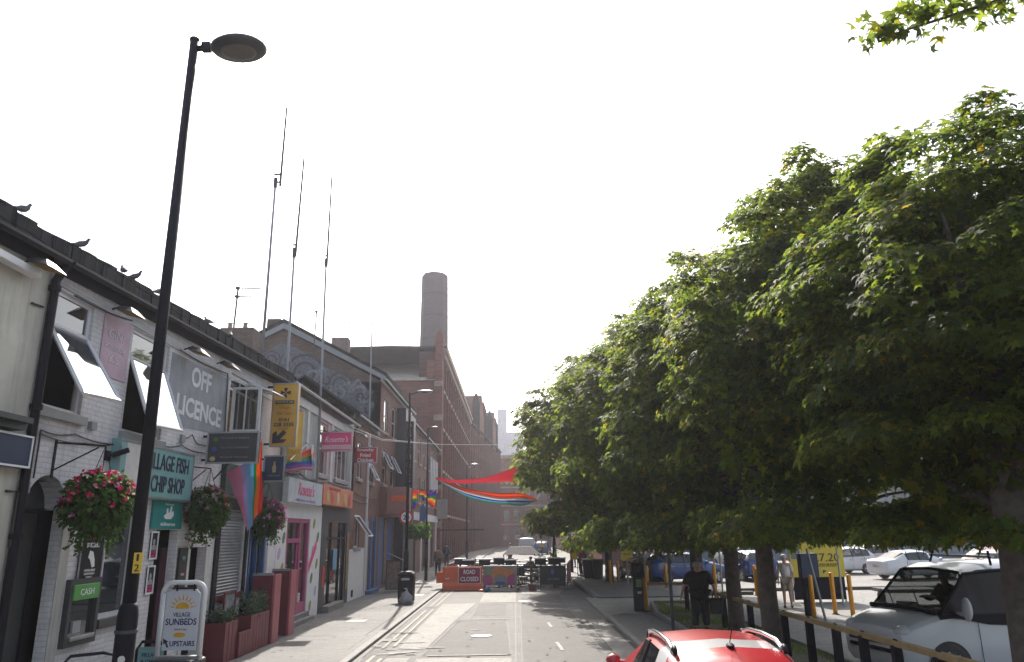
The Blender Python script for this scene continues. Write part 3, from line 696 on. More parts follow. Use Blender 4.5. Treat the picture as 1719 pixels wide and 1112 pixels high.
# -- building D : tall brick house with the muralled gable
bD = thing('terraced_building', 'tall brick house with grey mural painted on its gable wall', 'building', (FX, 42, 0))
RX, RZ, EZ = -11.54, 12.62, 9.85
def long_wall(parent, y0, y1, zt, m, wins, dy=3.0, doors=()):
    shell(parent, y0, y1, zt, m, list(wins) + list(doors), .16, back=-16.3)
wD = [(37.3, 38.5, 7.55, 9.2), (39.9, 41.1, 7.55, 9.2), (37.3, 38.5, 4.95, 6.6), (39.9, 41.1, 4.95, 6.6), (43.0, 44.0, 7.6, 9.2), (45.4, 46.4, 7.6, 9.2)]
dD = [(37.0, 38.6, .1, 3.3), (39.3, 41.2, .1, 3.3)]
shell(bD, 36.2, 47.5, EZ, M_redbrick, wD + dD, .16, back=-16.5)
for q_ in wD: window(bD, *q_, m=M_offwhite, trans=((q_[2] + q_[3]) / 2,), sillm=M_stone)
for a, b in ((37.3, 38.5), (39.9, 41.1)): openpane(bD, [(FX, a + .05, 6.5), (FX, b - .05, 6.5), (-6.15, b - .05, 5.7), (-6.15, a + .05, 5.7)])
q = MB(); q.prism([(-16.5, -.2), (FX, -.2), (FX, EZ), (RX, RZ), (-16.5, EZ)], 1, 36.2, 36.32); q.build('gable_wall', M_brownbrick, bD)
# mural : grey painted roundels, arch and scribbled band, a few mm proud of the bricks
mu = MB(); rs = random.Random(11)
def ringx(cx, cz, r0, r1, y, a0=0, a1=2 * PI, n=26, sx=1.):
    for i in range(n):
        t, u = a0 + (a1 - a0) * i / n, a0 + (a1 - a0) * (i + 1) / n
        mu.face([(cx + r0 * sx * math.cos(t), y, cz + r0 * math.sin(t)), (cx + r1 * sx * math.cos(t), y, cz + r1 * math.sin(t)), (cx + r1 * sx * math.cos(u), y, cz + r1 * math.sin(u)), (cx + r0 * sx * math.cos(u), y, cz + r0 * math.sin(u))])
Y0 = 36.19
mu.mi = 0
mu.face([(-12.8, Y0 + .004, 11.2), (-13.2, Y0 + .004, 9.6), (-11.5, Y0 + .004, 9.0), (-9.4, Y0 + .004, 8.1), (-7.2, Y0 + .004, 7.7), (-6.9, Y0 + .004, 8.6), (-7.3, Y0 + .004, 9.6), (-9.3, Y0 + .004, 10.6), (-10.8, Y0 + .004, 11.6), (-11.7, Y0 + .004, 11.9)])
for cx, cz, r in ((-10.4, 10.35, 1.0), (-8.6, 9.75, .62), (-12.1, 11.0, .5)):
    for k in range(4): mu.mi = k % 2; ringx(cx, cz, r * (.25 + .2 * k), r * (.37 + .2 * k), Y0 - .002 * k)
mu.mi = 0
for k in range(150):
    x = rs.uniform(-12.6, -7.0); z = rs.uniform(8.1, 10.2) - max(0, (x + 9.5)) * .3; r = rs.uniform(.12, .32); mu.mi = rs.choice((0, 0, 1, 2)); a = rs.uniform(0, 6)
    ringx(x, z, r * .55, r, Y0 - .008 - k * .0004, a, a + rs.uniform(2, 6), 12, rs.uniform(.7, 1.3))
mu.mi = 2
for cx, cz, r, sx in ((-9.5, 9.9, .75, .35), (-11.3, 10.6, .8, .3), (-7.7, 9.2, .8, .35)): ringx(cx, cz, r * .8, r, Y0 - .04, .2, 2.9, 18, sx)
mu.build('mural', [mat('mural_grey', (.2, .2, .23), .8, var=.5, scale=6), mat('mural_dark', (.1, .1, .12), .8, var=.5, scale=6), mat('mural_pale', (.3, .3, .32), .8, var=.5, scale=6)], bD, fix=False)
q = MB()
for s, (xa, za), (xb, zb) in ((0, (RX, RZ), (FX + .25, EZ + .02)), (1, (-16.7, EZ + .05), (RX, RZ))):
    q.prism([(xa, za), (xb, zb), (xb, zb + .3), (xa, za + .3)], 1, 36.02, 36.16)
q.build('bargeboard', M_greymetal, bD)
q = MB(); q.prism([(FX + .3, EZ + .22), (FX + .3, EZ + .4), (RX, RZ + .5), (-16.9, EZ + .4), (-16.9, EZ + .22), (RX, RZ + .32)], 1, 35.98, 47.5); q.build('roof', M_slate, bD)
gutter(bD, 36.1, 47.5, EZ + .1, EZ + .1, M_offwhite)
q = MB(); q.box(FX, FX + .3, 36.9, 43.5, 3.4, 4.75); q.build('fascia', mat('brown_fascia', (.2, .08, .06), .6), bD)
q = MB(); q.box(FX - .12, FX - .05, 37.0, 38.6, .1, 3.3); q.build('door', M_blue, bD)
q = MB(); q.box(FX - .12, FX - .05, 39.3, 41.2, .1, 3.3); q.build('door', M_blue, bD)
q = MB(); q.box(FX, FX + .5, 41.6, 45.9, 0, 9.4); q.build('stair_tower_front', mat('navy_cladding', (.03, .035, .05), .5), bD)
q = MB(); q.box(-12.6, -11.9, 36.6, 38.0, 12.0, 13.3)
q.build('chimney', M_brownbrick, bD)

# -- building E : plainer brick row running on to the mill
bE = thing('terraced_building', 'plain brown brick row between the dark fronted house and the mill', 'building', (FX, 55, 0))
wE = [(y, y + 1.1, z, z + 1.7) for y in (48.6, 51.4, 54.2, 57.0, 59.8, 62.2) for z in (4.6, 7.2)]
dE = [(y, y + 1.2, .2, 2.9) for y in (49.5, 55, 60.2)]
shell(bE, 47.5, 64.3, 9.35, M_redbrick2, wE + dE, .16, back=-15.5)
for q_ in wE: window(bE, *q_, m=M_offwhite, trans=((q_[2] + q_[3]) / 2,), sillm=M_stone)
for q_ in dE: q = MB(); q.box(FX - .15, FX - .1, q_[0], q_[1], .2, 2.9); q.build('door', M_black, bE)
roof_part(bE, 47.5, 64.3, 9.42, 9.42, M_slate, back=-11, pitch=30); gutter(bE, 47.5, 64.3, 9.38, 9.38, M_greymetal)
q = MB()
for y in (48.2, 53, 58, 63): q.box(FX, FX + .08, y, y + .5, 0, 3.4)
q.box(FX, FX + .12, 47.6, 64.2, 3.4, 3.9); q.build('shop_front', M_offwhite, bE)
for y in (58.2, 59.4, 60.6, 61.8, 63.0):
    q = MB(); q.box(FX + .02, FX + .14, y, y + .35, 5.8, 8.3); q.build('balcony_slat', M_offwhite, bE)

# -- the mill
M_millwall = brick('dark_mill_brick', (.13, .05, .04), (.09, .035, .03), (.08, .06, .05), w=.5, h=.16)  # wall brick darker than the piers, so the gaps between them read dark
bM = thing('mill', 'big dark red brick mill whose long side runs down the left of the street', 'building', (FX, 80, 0))
q = MB(); wallx(q, -16.5, -6.5, -.2, 15.7, 64.4, []); q.build('end_wall', M_farbrick, bM, fix=False)
q = MB(); q.prism([(64.2, 15.6), (64.2, 15.75), (72, 18.9), (72, 15.6)], 0, -16.6, -6.7); q.build('slate_roof', M_slate_l, bM)
q = MB(); q.box(-19, -8.4, 72.2, 76, 15, 19.25); q.box(-14.2, -11.9, 72.0, 75, 18.5, 19.7); q.box(-10.95, -10.2, 72.0, 75, 18.8, 19.75); q.box(-9.7, -8.8, 72.0, 75, 18.8, 19.85); q.build('parapet_block', M_slate, bM)
winM = []
for i, y in enumerate(np.arange(67.0, 106, 2.6)):
    for z in (1.0, 4.7, 8.4, 12.1, 15.4): winM.append((y, y + 1.3, z, z + (2.3 if z < 15 else 1.6)))
q = MB(); wall(q, 65.0, 107.5, -.2, 18.4, FX, winM, .25); q.face([(FX, 107.5, -.2), (-20, 107.5, -.2), (-20, 107.5, 18.4), (FX, 107.5, 18.4)]); q.face([(FX, 65, 0), (FX, 65, 18.4), (-8.4, 65, 18.4), (-8.4, 65, 0)]); q.build('street_wall', M_millwall, bM, fix=False)
for h in winM:
    y = h[0]
    p = MB(); p.box(FX - .26, FX - .22, h[0], h[1], h[2], h[3]); p.box(FX - .22, FX - .18, (h[0] + h[1]) / 2 - .04, (h[0] + h[1]) / 2 + .04, h[2], h[3]); p.build('window', M_glass, bM)
q = MB()
for i, y in enumerate(np.arange(66.0, 107.6, 2.6)): q.box(FX, FX + .3, y - .16, y + .16, 0, 17.8)
q.build('brick_piers', M_farbrick, bM)
q = MB()
for z in (4.0, 7.75, 11.5, 15.0): q.box(FX, FX + .26, 65, 107.5, z, z + .22)
q.box(FX, FX + .5, 65, 107.5, 17.8, 18.3); q.box(FX, FX + .7, 64.9, 107.6, 18.3, 18.7); q.build('stone_bands', M_stone, bM)
q = MB(); q.prism([(FX + .7, 18.7), (FX + .7, 18.85), (-11, 19.0), (-20, 18.85), (-20, 18.7)], 1, 65, 107.5); q.build('roof', M_slate, bM)
q = MB(); q.box(-6.85, -6.2, 64.1, 65.0, 0, 19.2); q.prism([(-6.9, 19.2), (-6.15, 19.2), (-6.15, 19.5), (-6.5, 20.2), (-6.9, 19.5)], 1, 64.0, 65.05); q.box(-7.6, -6.9, 64.1, 64.9, 15.7, 17.4); q.build('corner_pier', M_farbrick, bM)
for z in (3, 6, 9, 12, 15): q = MB(); q.box(-6.9, -6.16, 64.02, 64.1, z, z + .5); q.build('pier_quoin', M_stone, bM)
rs = random.Random(5)
ch = thing('mill_chimney', 'tall plain brick chimney stack rising behind the mill', 'chimney', (-12, 110, 0))
q = MB(); n = 8
prof = [(2.4, 0), (2.2, 27), (2.06, 41.0), (2.06, 41.55), (1.95, 41.7)]
q.lathe((-12.0, 110, 0), prof, 8); q.build('shaft', brick('chimney_brick', (.07, .052, .055), (.05, .04, .045), (.06, .05, .05), w=.5, h=.2, dirt=(.06, .055, .06)), ch)
for z in (31, 34.7, 38.2): q = MB(); q.lathe((-12.0, 110, z), [(2.44 - z * .0095, 0), (2.47 - z * .0095, .05), (2.47 - z * .0095, .2), (2.44 - z * .0095, .25)], 8); q.build('iron_band', M_slate, ch)
# far buildings
def block(name, label, x0, x1, y0, y1, z1, m, winrows, mullx=2.4, face='-y', roof=None, group=None):
    t = thing(name, label, 'building', ((x0 + x1) / 2, y0, 0), group)
    q = MB(); hs_ = []
    xs = np.arange(x0 + .8, x1 - 1.4, mullx)
    for z in winrows:
        for x in xs: hs_.append((x, x + mullx * .45, z, z + 2.0))
    wallx(q, x0, x1, -.3, z1, y0, hs_, .25); q.face([(x0, y0, -.3), (x0, y0, z1), (x0, y1, z1), (x0, y1, -.3)]); q.face([(x1, y0, -.3), (x1, y1, -.3), (x1, y1, z1), (x1, y0, z1)]); q.face([(x0, y1, -.3), (x0, y1, z1), (x1, y1, z1), (x1, y1, -.3)]); q.face([(x0, y0, z1), (x1, y0, z1), (x1, y1, z1), (x0, y1, z1)])
    q.build('wall', m, t, fix=False)
    for h in hs_[:90]: p = MB(); p.box(h[0], h[1], y0 + .22, y0 + .26, h[2], h[3]); p.build('window', M_glass, t)
    q = MB(); q.box(x0 - .2, x1 + .2, y0 - .25, y0, z1 - .5, z1 + .15)
    for z in winrows[1:]: q.box(x0, x1, y0 - .12, y0, z - .8, z - .55)
    q.build('stone_bands', M_stone, t)
    q = MB()
    for x in np.arange(x0, x1, mullx): q.box(x + .05, x + .5, y0 - .1, y0, 0, z1 - .5)
    q.build('brick_piers', m, t)
    return t
# brick warehouse past the mill, its front turned slightly to the right with two gabled dormers
t = thing('warehouse', 'brick warehouse with pointed stone dormers past the mill', 'building', (-5.5, 125, 0))
A, B = Vector((-6.55, 108.0)), Vector((-2.9, 150.0)); dv = (B - A).normalized(); nv = Vector((dv.y, -dv.x)); LL = (B - A).length
def wp(u, z, o=0): p = A + dv * u + nv * o; return (p.x, p.y, z)
q = MB(); q.face([wp(0, -.2), wp(LL, -.2), wp(LL, 18), wp(0, 18)]); q.face([wp(0, -.2), wp(0, 18), wp(0, 18, -9), wp(0, -.2, -9)]); q.face([wp(LL, -.2), wp(LL, -.2, -9), wp(LL, 18, -9), wp(LL, 18)])
q.build('wall', M_farbrick, t, fix=False)
for k in range(15):
    for z in (1.2, 5, 8.6, 12.2, 15.2):
        p = MB(); u = 1.5 + k * 2.7; a = [wp(u, z, .03), wp(u + 1.3, z, .03), wp(u + 1.3, z + 2.1, .03), wp(u, z + 2.1, .03)]; b = [wp(u, z, -.05), wp(u + 1.3, z, -.05), wp(u + 1.3, z + 2.1, -.05), wp(u, z + 2.1, -.05)]
        ga = p.ring(a); gb = p.ring(b); p.bridge(ga, gb); p.cap(ga); p.cap(gb); p.build('window', M_glass, t)
q = MB()
for k in range(17): u = .3 + k * 2.6; g = [wp(u, 0, .25), wp(u + .5, 0, .25), wp(u + .5, 0, -.1), wp(u, 0, -.1)]; a = q.ring(g); b = q.ring([(x, y, 18) for x, y, z in g]); q.bridge(a, b); q.cap(b)
q.build('brick_piers', M_farbrick, t)
for u0, u1 in ((10, 16), (28, 34)):
    q = MB(); um = (u0 + u1) / 2
    a = q.ring([wp(u0, 17.5, .3), wp(u1, 17.5, .3), wp(u1, 21, .3), wp(um, 24.5, .3), wp(u0, 21, .3)]); b = q.ring([wp(u0, 17.5, -6), wp(u1, 17.5, -6), wp(u1, 21, -6), wp(um, 24.5, -6), wp(u0, 21, -6)])
    q.bridge(a, b); q.cap(a); q.cap(b); q.build('dormer', M_farbrick, t)
for u in (9, 17.5, 27, 35.5):
    q = MB(); a = q.ring([wp(u, 17.5, .4), wp(u + .9, 17.5, .4), wp(u + .9, 17.5, -.7), wp(u, 17.5, -.7)]); b = q.ring([wp(u, 22.8, .4), wp(u + .9, 22.8, .4), wp(u + .9, 22.8, -.7), wp(u, 22.8, -.7)]); q.bridge(a, b)
    c = q.ring([wp(u + .3, 24.2, 0), wp(u + .6, 24.2, 0), wp(u + .6, 24.2, -.3), wp(u + .3, 24.2, -.3)]); q.bridge(b, c); q.cap(c); q.build('turret', M_slate, t)
q = MB(); a = q.ring([wp(0, 18, .5), wp(LL, 18, .5), wp(LL, 18.3, .5), wp(LL, 22, -4), wp(0, 22, -4), wp(0, 18.3, .5)])
a = q.ring([wp(0, 18, .5), wp(0, 18.3, .5), wp(0, 21.5, -4), wp(0, 18, -9)]); b = q.ring([wp(LL, 18, .5), wp(LL, 18.3, .5), wp(LL, 21.5, -4), wp(LL, 18, -9)]); q.bridge(a, b); q.cap(a); q.cap(b); q.build('roof', M_slate, t)
eb = block('warehouse', 'wide red brick warehouse closing the far end of the street', -3, 30, 152, 165, 17.6, M_farbrick, (1.2, 4.8, 8.4, 12.0), 2.2)
q = MB(); q.box(1.2, 2.4, 151.6, 151.75, 8, 9.6); q.box(1.3, 2.3, 151.6, 151.75, 2.5, 5); q.build('red_banner', mat('faded_red_banner', (.5, .16, .08), .7), eb)
rbd = block('warehouse', 'dark red brick block on the right behind the line of trees', 7.0, 12.6, 62, 148, 12, M_redbrick2, (1.2, 4.8, 8.4), 1.9)
q = MB(); sidew = [(y, y + 1.5, z, z + 2.2) for y in np.arange(63.5, 146, 3.1) for z in (1.1, 4.8, 8.4)]
wall(q, 62, 148, 0, 12, 6.98, [(a, b, c, d_) for a, b, c, d_ in sidew], -.2); q.build('street_wall', M_farbrick, rbd, fix=False)
for h in sidew: p = MB(); p.box(7.05, 7.1, *h); p.build('window', M_glass, rbd)
ft = block('tower_block', 'pale grey tower block far beyond the end of the street', -8, -3.4, 380, 392, 64, mat('pale_concrete', (.3, .33, .4), .8), tuple(range(8, 62, 7)), 1.6)
ft2 = block('tower_block', 'lower pale office block on the skyline above the end of the street', -3.6, 4.5, 372, 385, 51, mat('pale_concrete', (.3, .33, .4), .8), tuple(range(8, 48, 7)), 1.6)
spi = thing('clock_turret', 'slim pale turret with dark pointed cap showing above the trees', 'tower', (14, 75, 0))
q = MB(); q.box(12.5, 15.2, 74, 76.7, 0, 23.2); q.build('shaft', mat('pale_stone', (.45, .43, .42), .8), spi)
q = MB(); q.lathe((14.1, 75, 23.2), [(1.2, 0), (1.15, 1.5), (.95, 2.1), (.5, 2.7), (.12, 3.2)], 8); q.build('cap', M_slate, spi)
cpb = block('car_park_building', 'long low grey building along the back of the car park', 14.5, 80, 82, 95, 8.5, mat('grey_cladding', (.3, .3, .32), .7), (1.5, 4.8), 3.2)
wl = MB(); wl.box(12.8, 60, 66, 66.3, -.1, 1.15); tag(wl.build('car_park_wall', mat('slate_blue_wall', (.16, .2, .25), .7)), 'low slate blue wall along the far side of the car park', 'wall')
# ------------------------------------------------------------------ lamp posts
def street_lamp(loc, h, label, group, r0=.095, r1=.05, head='disc'):
    t = thing('street_lamp', label, 'street lamp', loc, group); x, y, z = loc
    q = MB(); q.lathe((x, y, z), [(r0 * 1.12, 0), (r0 * 1.12, 1.78), (r0 * 1.0, 1.86), (r0 * .72, 1.9)], 16); q.build('base_column', M_black, t, smooth=True)
    q = MB(); q.tube([(x, y, z + 1.85), (x, y, z + h)], r0 * .76, 16, r1); q.build('pole', M_black, t, smooth=True)
    if head == 'disc':
        q = MB(); q.tube([(x, y, z + h - .12), (x + .2, y, z + h - .1), (x + .28, y, z + h - .08)], .035, 8); q.lathe((x, y, z + h - .01), [(.06, 0), (.055, .03)], 10); q.box(x + .1, x + .2, y - .04, y + .04, z + h - .15, z + h - .05); q.build('arm', M_black, t)
        q = MB(); q.lathe((x + .54, y, z + h - .12), [(.1, -.05), (.29, -.04), (.315, -.015), (.315, .01), (.27, .05), (.12, .08), (.02, .085)], 28)
        q.v = [(a, b, c + (b - y) * .16 + (a - x - .54) * .1) for a, b, c in q.v]; hd = q.build('lamp_head', M_dkgrey, t, smooth=True)
        q = MB(); q.lathe((x + .54, y, z + h - .18), [(.02, 0), (.18, .0), (.2, .008)], 24); q.v = [(a, b, c + (b - y) * .16 + (a - x - .54) * .1) for a, b, c in q.v]; q.build('diffuser', mat('frosted_diffuser', (.16, .15, .14), .4, bump=0), hd)
    else:
        s = 1 if head == 'arm' else .6
        q = MB(); q.tube([(x, y, z + h - .05), (x + .3 * s, y, z + h + .05)], .03, 8); q.build('arm', M_black, t)
        q = MB(); q.ball((x + .62 * s, y, z + h + .07), .36 * s, .13 * s, .06 * s, 14, 6); hd = q.build('lamp_head', M_steel, t, smooth=True)
        q = MB(); q.ball((x + .66 * s, y, z + h + .035), .22 * s, .09 * s, .04 * s, 12, 5); q.build('diffuser', M_glass, hd)
    return t
sl = street_lamp((-3.74, 7.6, 0), 8.22, 'tall black street lamp with flat round head, nearest the camera on the left pavement', 'street lamps', .084)
q = MB(); q.lathe((-3.74, 7.6, 1.62), [(.104, 0), (.104, .03)], 16)
q.build('collar', M_dkgrey, sl)
q = MB()
for z in (1.4, 1.2): q.prism([(-3.7 + .034 * math.cos(a), z + .034 * math.sin(a)) for a in np.linspace(0, 2 * PI, 13)[:-1]], 1, 7.484, 7.492)
q.build('sticker', M_offwhite, sl)
np_ = thing('number_plate', 'small yellow plate reading 1 2 strapped to the near lamp post', 'sign', (-3.66, 7.5, 2.1))
q = MB(); q.box(-3.7, -3.62, 7.50, 7.515, 2.17, 2.36); q.build('plate', M_yellow, np_)
text('1', M_textdark, np_, (-3.66, 7.498, 2.315), .02, .065, '-y'); text('2', M_textdark, np_, (-3.66, 7.498, 2.22), .045, .065, '-y')
street_lamp((-4.3, 30.6, 0), 8.2, 'black street lamp with pale upturned head behind the litter bin', 'street lamps', .09, .05, 'arm')
street_lamp((-5.0, 43.5, 0), 8.5, 'slim black street lamp in front of the brown brick row', 'street lamps', .07, .05, 'short')
street_lamp((-3.9, 62.5, 0), 8.0, 'dark street lamp beyond the hanging rainbow cloth on the left pavement', 'street lamps', .09, .05, 'arm')
street_lamp((3.7, 50.5, 0), 7.2, 'dark street lamp on the right pavement behind the black banner', 'street lamps', .09, .05, 'short')
for (x0, x1, y) in ((-5.0, -2.05, 51.5), (1.5, 3.7, 50.4)):
    q = MB(); q.tube([(x0, y, 2.74), (x1, y, 2.74)], .03, 8)
    o = q.build('black_bar', mat('matt_black', (.006, .006, .008), 1., spec=.0, bump=0)); tag(o, 'thin black bar held out level over the left pavement' if x0 < 0 else 'thin black bar held out level from the right lamp post', 'bar')

# ------------------------------------------------------------------ masts and aerials
def mast(loc, h1, h2, label, off=(0, 0), lean=(0, 0), bracket=True, r=.045):
    t = thing('radio_mast', label, 'mast', loc, 'tall whip aerials on the roofs'); x, y, z = loc
    lx, ly = lean
    q = MB(); q.tube([(x, y, z), (x + lx * .5, y, z + (h1) * .5), (x + lx, y, z + h1)], r, 8, r * .75); q.build('pole', M_greymetal, t, smooth=True)
    q = MB(); X, Z = x + lx + off[0], z + h1 - .25
    q.tube([(X, y, Z), (X + off[1], y, z + h2)], .038, 6, .028); q.build('whip', M_dkgrey, t)
    q = MB(); q.lathe((x + lx, y, z + h1 - .3), [(r * 1.3, 0), (r * 1.3, .3)], 8)
    if off[0]: q.box(x + lx - .02, X + .03, y - .02, y + .02, Z + .1, Z + .14); q.box(x + lx - .06, X + .03, y - .02, y + .02, Z + .34, Z + .38)
    q.build('clamp', M_dkgrey, t); return t
mast((-6.78, 19.5, 6.6), 5.9, 8.2, 'tallest whip aerial, clamped beside its mast, left of the three', (.14, .02))
mast((-6.5, 20.95, 3.6), 7.3, 10.3, 'middle whip aerial, rising behind the orange taxi sign', (.04, .06), (-.05, 0))
mast((-6.42, 24.6, 3.6), 8.35, 11.7, 'right hand whip aerial, fixed to the grey wall beside the pink hanging sign', (.03, .0), (-.12, 0))
t = thing('radio_mast', 'short grey mast with a flat yagi aerial before the mural gable', 'mast', (-6.6, 34, 4.5), 'tall whip aerials on the roofs')
q = MB(); q.tube([(-6.6, 34, 4.5), (-6.68, 34, 12.25)], .04, 8, .03); q.build('pole', M_greymetal, t)
q = MB(); q.tube([(-7.15, 34, 12.28), (-5.7, 34, 12.2)], .012, 5)
for k in range(7): q.tube([(-7.1 + k * .22, 33.75, 12.28 - k * .012), (-7.1 + k * .22, 34.25, 12.28 - k * .012)], .01, 4)
q.build('aerial_boom', M_greymetal, t)
def aerial(x, y, z, h, L, label, two=False):
    t = thing('tv_aerial', label, 'aerial', (x, y, z), 'television aerials on the roofs')
    q = MB(); q.tube([(x, y, z), (x + .04, y, z + h)], .03, 6); q.build('pole', M_dkgrey, t)
    for k in range(2 if two else 1):
        zz = z + h - .04 - k * .28; q = MB(); q.tube([(x - .06, y, zz), (x + L, y, zz - .03)], .02, 5)
        for j in range(6): q.tube([(x + .02 + j * L / 7, y - .14, zz), (x + .02 + j * L / 7, y + .14, zz)], .007, 4)
        q.box(x - .02, x + .07, y - .05, y + .05, zz - .04, zz + .04); q.build('aerial_boom', M_dkgrey, t)
aerial(-8.6, 22, 8.2, 1.85, .75, 'double television aerial on a thin pole above the near roof', True)
aerial(-9.4, 34, 10.5, 2.4, .25, 'small television aerial behind the right slope of the mural gable')
aerial(-14.2, 62, 17.8, 2.6, .3, 'television aerial on the roof chimney left of the mill', False)
t = thing('roof_chimney', 'dark chimney stack with two pots behind the near roof', 'chimney', (-12.5, 33, 8))
q = MB(); q.box(-13.1, -11.6, 32, 33.2, 6, 11.55); q.build('stack', M_brownbrick, t)
for x in (-12.9, -12.2):
    q = MB(); q.lathe((x, 32.6, 11.55), [(.13, 0), (.11, .1), (.1, .35), (.13, .38)], 10); q.build('pot', M_stone, t)
t = thing('roof_chimney', 'square dark chimney block left of the mill parapet', 'chimney', (-15.3, 62, 17))
q = MB(); q.box(-15.5, -14.1, 61.5, 62.6, 9, 18.9); q.build('stack', M_brownbrick, t)

# ------------------------------------------------------------------ signs on the fronts
def fbox(x0, x1, y0, y1, z0, z1, nm, m, par, bv=0): q = MB(); q.box(x0, x1, y0, y1, z0, z1); return q.build(nm, m, par, bevel=bv)
def frame_x(par, x, y0, y1, z0, z1, w_, d, m, nm='frame'):
    q = MB(); q.box(x, x + d, y0, y0 + w_, z0, z1); q.box(x, x + d, y1 - w_, y1, z0, z1); q.box(x, x + d, y0 + w_, y1 - w_, z0, z0 + w_); q.box(x, x + d, y0 + w_, y1 - w_, z1 - w_, z1); return q.build(nm, m, par)
def frame_y(par, x0, x1, y, z0, z1, w_, d, m, nm='frame'):
    q = MB(); q.box(x0, x0 + w_, y - d, y, z0, z1); q.box(x1 - w_, x1, y - d, y, z0, z1); q.box(x0 + w_, x1 - w_, y - d, y, z0, z0 + w_); q.box(x0 + w_, x1 - w_, y - d, y, z1 - w_, z1); return q.build(nm, m, par)
X = FX
t = thing('wall_sign', 'grey painted wall panel reading OFF LICENCE in white letters', 'sign', (X, 15.2, 4.6))
q = MB(); q.prism([(13.85, 4.55), (16.75, 4.72), (16.75, 6.0), (13.85, 5.95)], 0, X + .002, X + .008); q.build('painted_panel', mat('grey_wall_paint', (.34, .35, .38), .85, var=.25, streak=.35, scale=3, bump=.4), t)
MOF = mat('weathered_white_letters', (.75, .75, .76), .8, var=.2, streak=.15)
text('OFF', MOF, t, (X + .012, 15.28, 5.68), 1.0, .42, 'x', bold=.03); text('LICENCE', MOF, t, (X + .012, 15.35, 5.03), 2.25, .4, 'x', bold=.03)
t = thing('poster', 'faded pink poster with pale print between the two opened windows', 'poster', (X, 11.8, 5))
fbox(X + .002, X + .02, 11.4, 12.24, 5.02, 6.04, 'board', mat('faded_pink_print', (.5, .36, .43), .7, var=.25), t)
MP = mat('faded_print', (.6, .55, .6), .7, bump=0)
text('GIN?', MP, t, (X + .024, 11.8, 5.72), .5, .15); text('PORNSTAR', MP, t, (X + .024, 11.8, 5.5), .6, .09); text('£5', MP, t, (X + .024, 11.8, 5.32), .3, .13)
# chip shop sign
t = thing('shop_sign', 'teal chip shop sign with black letters and a cream end panel', 'sign', (X, 13.8, 3.2))
fbox(X, X + .16, 12.1, 14.95, 3.16, 4.08, 'sign_box', M_teal, t, .01)
fbox(X + .16, X + .165, 12.3, 12.85, 3.21, 4.03, 'cream_panel', M_offwhite, t)
frame_x(t, X + .16, 12.1, 14.95, 3.16, 4.08, .035, .012, M_steel)
text('VILLAGE FISH', M_textdark, t, (X + .168, 13.85, 3.82), 1.72, .29, bold=.01); text('& CHIP SHOP', M_textdark, t, (X + .168, 13.8, 3.43), 1.6, .29, bold=.01)
t = thing('delivery_sign', 'small dark teal delivery sign with a white kangaroo head under the chip shop sign', 'sign', (X, 14.3, 2.6))
fbox(X + .01, X + .05, 13.7, 14.92, 2.65, 3.15, 'board', M_tealdark, t)
q = MB(); q.prism([(14.2, 2.83), (14.42, 2.83), (14.52, 2.9), (14.5, 2.98), (14.42, 2.96), (14.44, 3.06), (14.38, 3.07), (14.34, 2.95), (14.29, 2.95), (14.27, 3.03), (14.22, 3.02), (14.22, 2.93), (14.12, 2.88)], 0, X + .05, X + .055); q.build('emblem', M_textwhite, t)
text('deliveroo', M_textwhite, t, (X + .052, 14.32, 2.74), .6, .07); text('Find us on', M_textwhite, t, (X + .052, 14.32, 3.1), .35, .035)
# near black sign
t = thing('shop_sign', 'black fascia sign in a white frame at the far left edge', 'sign', (X, 9, 3.4))
fbox(X, X + .14, 7.5, 9.9, 3.4, 3.82, 'board', M_navy, t); frame_x(t, X + .14, 7.5, 9.9, 3.4, 3.82, .025, .012, M_white)
q = MB(); ya, za = 9.1, 3.61
for i in range(24):
    a, b = 2 * PI * i / 24, 2 * PI * (i + 1) / 24; q.face([(X + .145, ya + r_ * math.cos(u), za + r_ * math.sin(u)) for r_, u in ((.13, a), (.15, a), (.15, b), (.13, b))])
q.build('ring_emblem', M_textwhite, t, fix=False)
t = thing('strip_light', 'white strip floodlight on the cream wall at the far left', 'light fitting', (X, 9, 5.9))
fbox(X + .05, X + .2, 8.3, 9.45, 5.9, 6.0, 'housing', M_white, t, .01); fbox(X, X + .05, 8.8, 8.9, 5.92, 5.98, 'bracket', M_black, t)
# posters
def poster(y0, y1, z0, z1, label, bg, parts, group=None, fr=M_steel):
    t = thing('poster', label, 'poster', (X, y0, z0), group)
    fbox(X + .005, X + .03, y0, y1, z0, z1, 'board', bg, t); frame_x(t, X + .03, y0 - .02, y1 + .02, z0 - .02, z1 + .02, .03, .012, fr)
    for p in parts: p(t)
    return t
poster(11.58, 12.2, 1.88, 2.62, 'dark poster with a leaning white figure above the cash machine', M_dark, [
    lambda t: text('BURGERS', M_textwhite, t, (X + .034, 11.9, 2.4), .34, .07),
    lambda t: text('STEAK', M_pink, t, (X + .034, 11.9, 2.5), .28, .05),
    lambda t: (lambda q: (q.prism([(11.83, 2.32), (11.92, 2.3), (11.98, 2.18), (12.0, 2.08), (11.93, 2.07), (11.86, 2.18), (11.8, 2.22)], 0, X + .03, X + .036), q.build('white_figure', M_textwhite, t)))(MB()),
    lambda t: text('AVAILABLE', M_textwhite, t, (X + .034, 11.88, 2.03), .3, .035), lambda t: text('SERVED', M_textwhite, t, (X + .034, 11.88, 1.98), .28, .03), lambda t: text('DAILY', M_textwhite, t, (X + .034, 11.88, 1.93), .16, .03)])
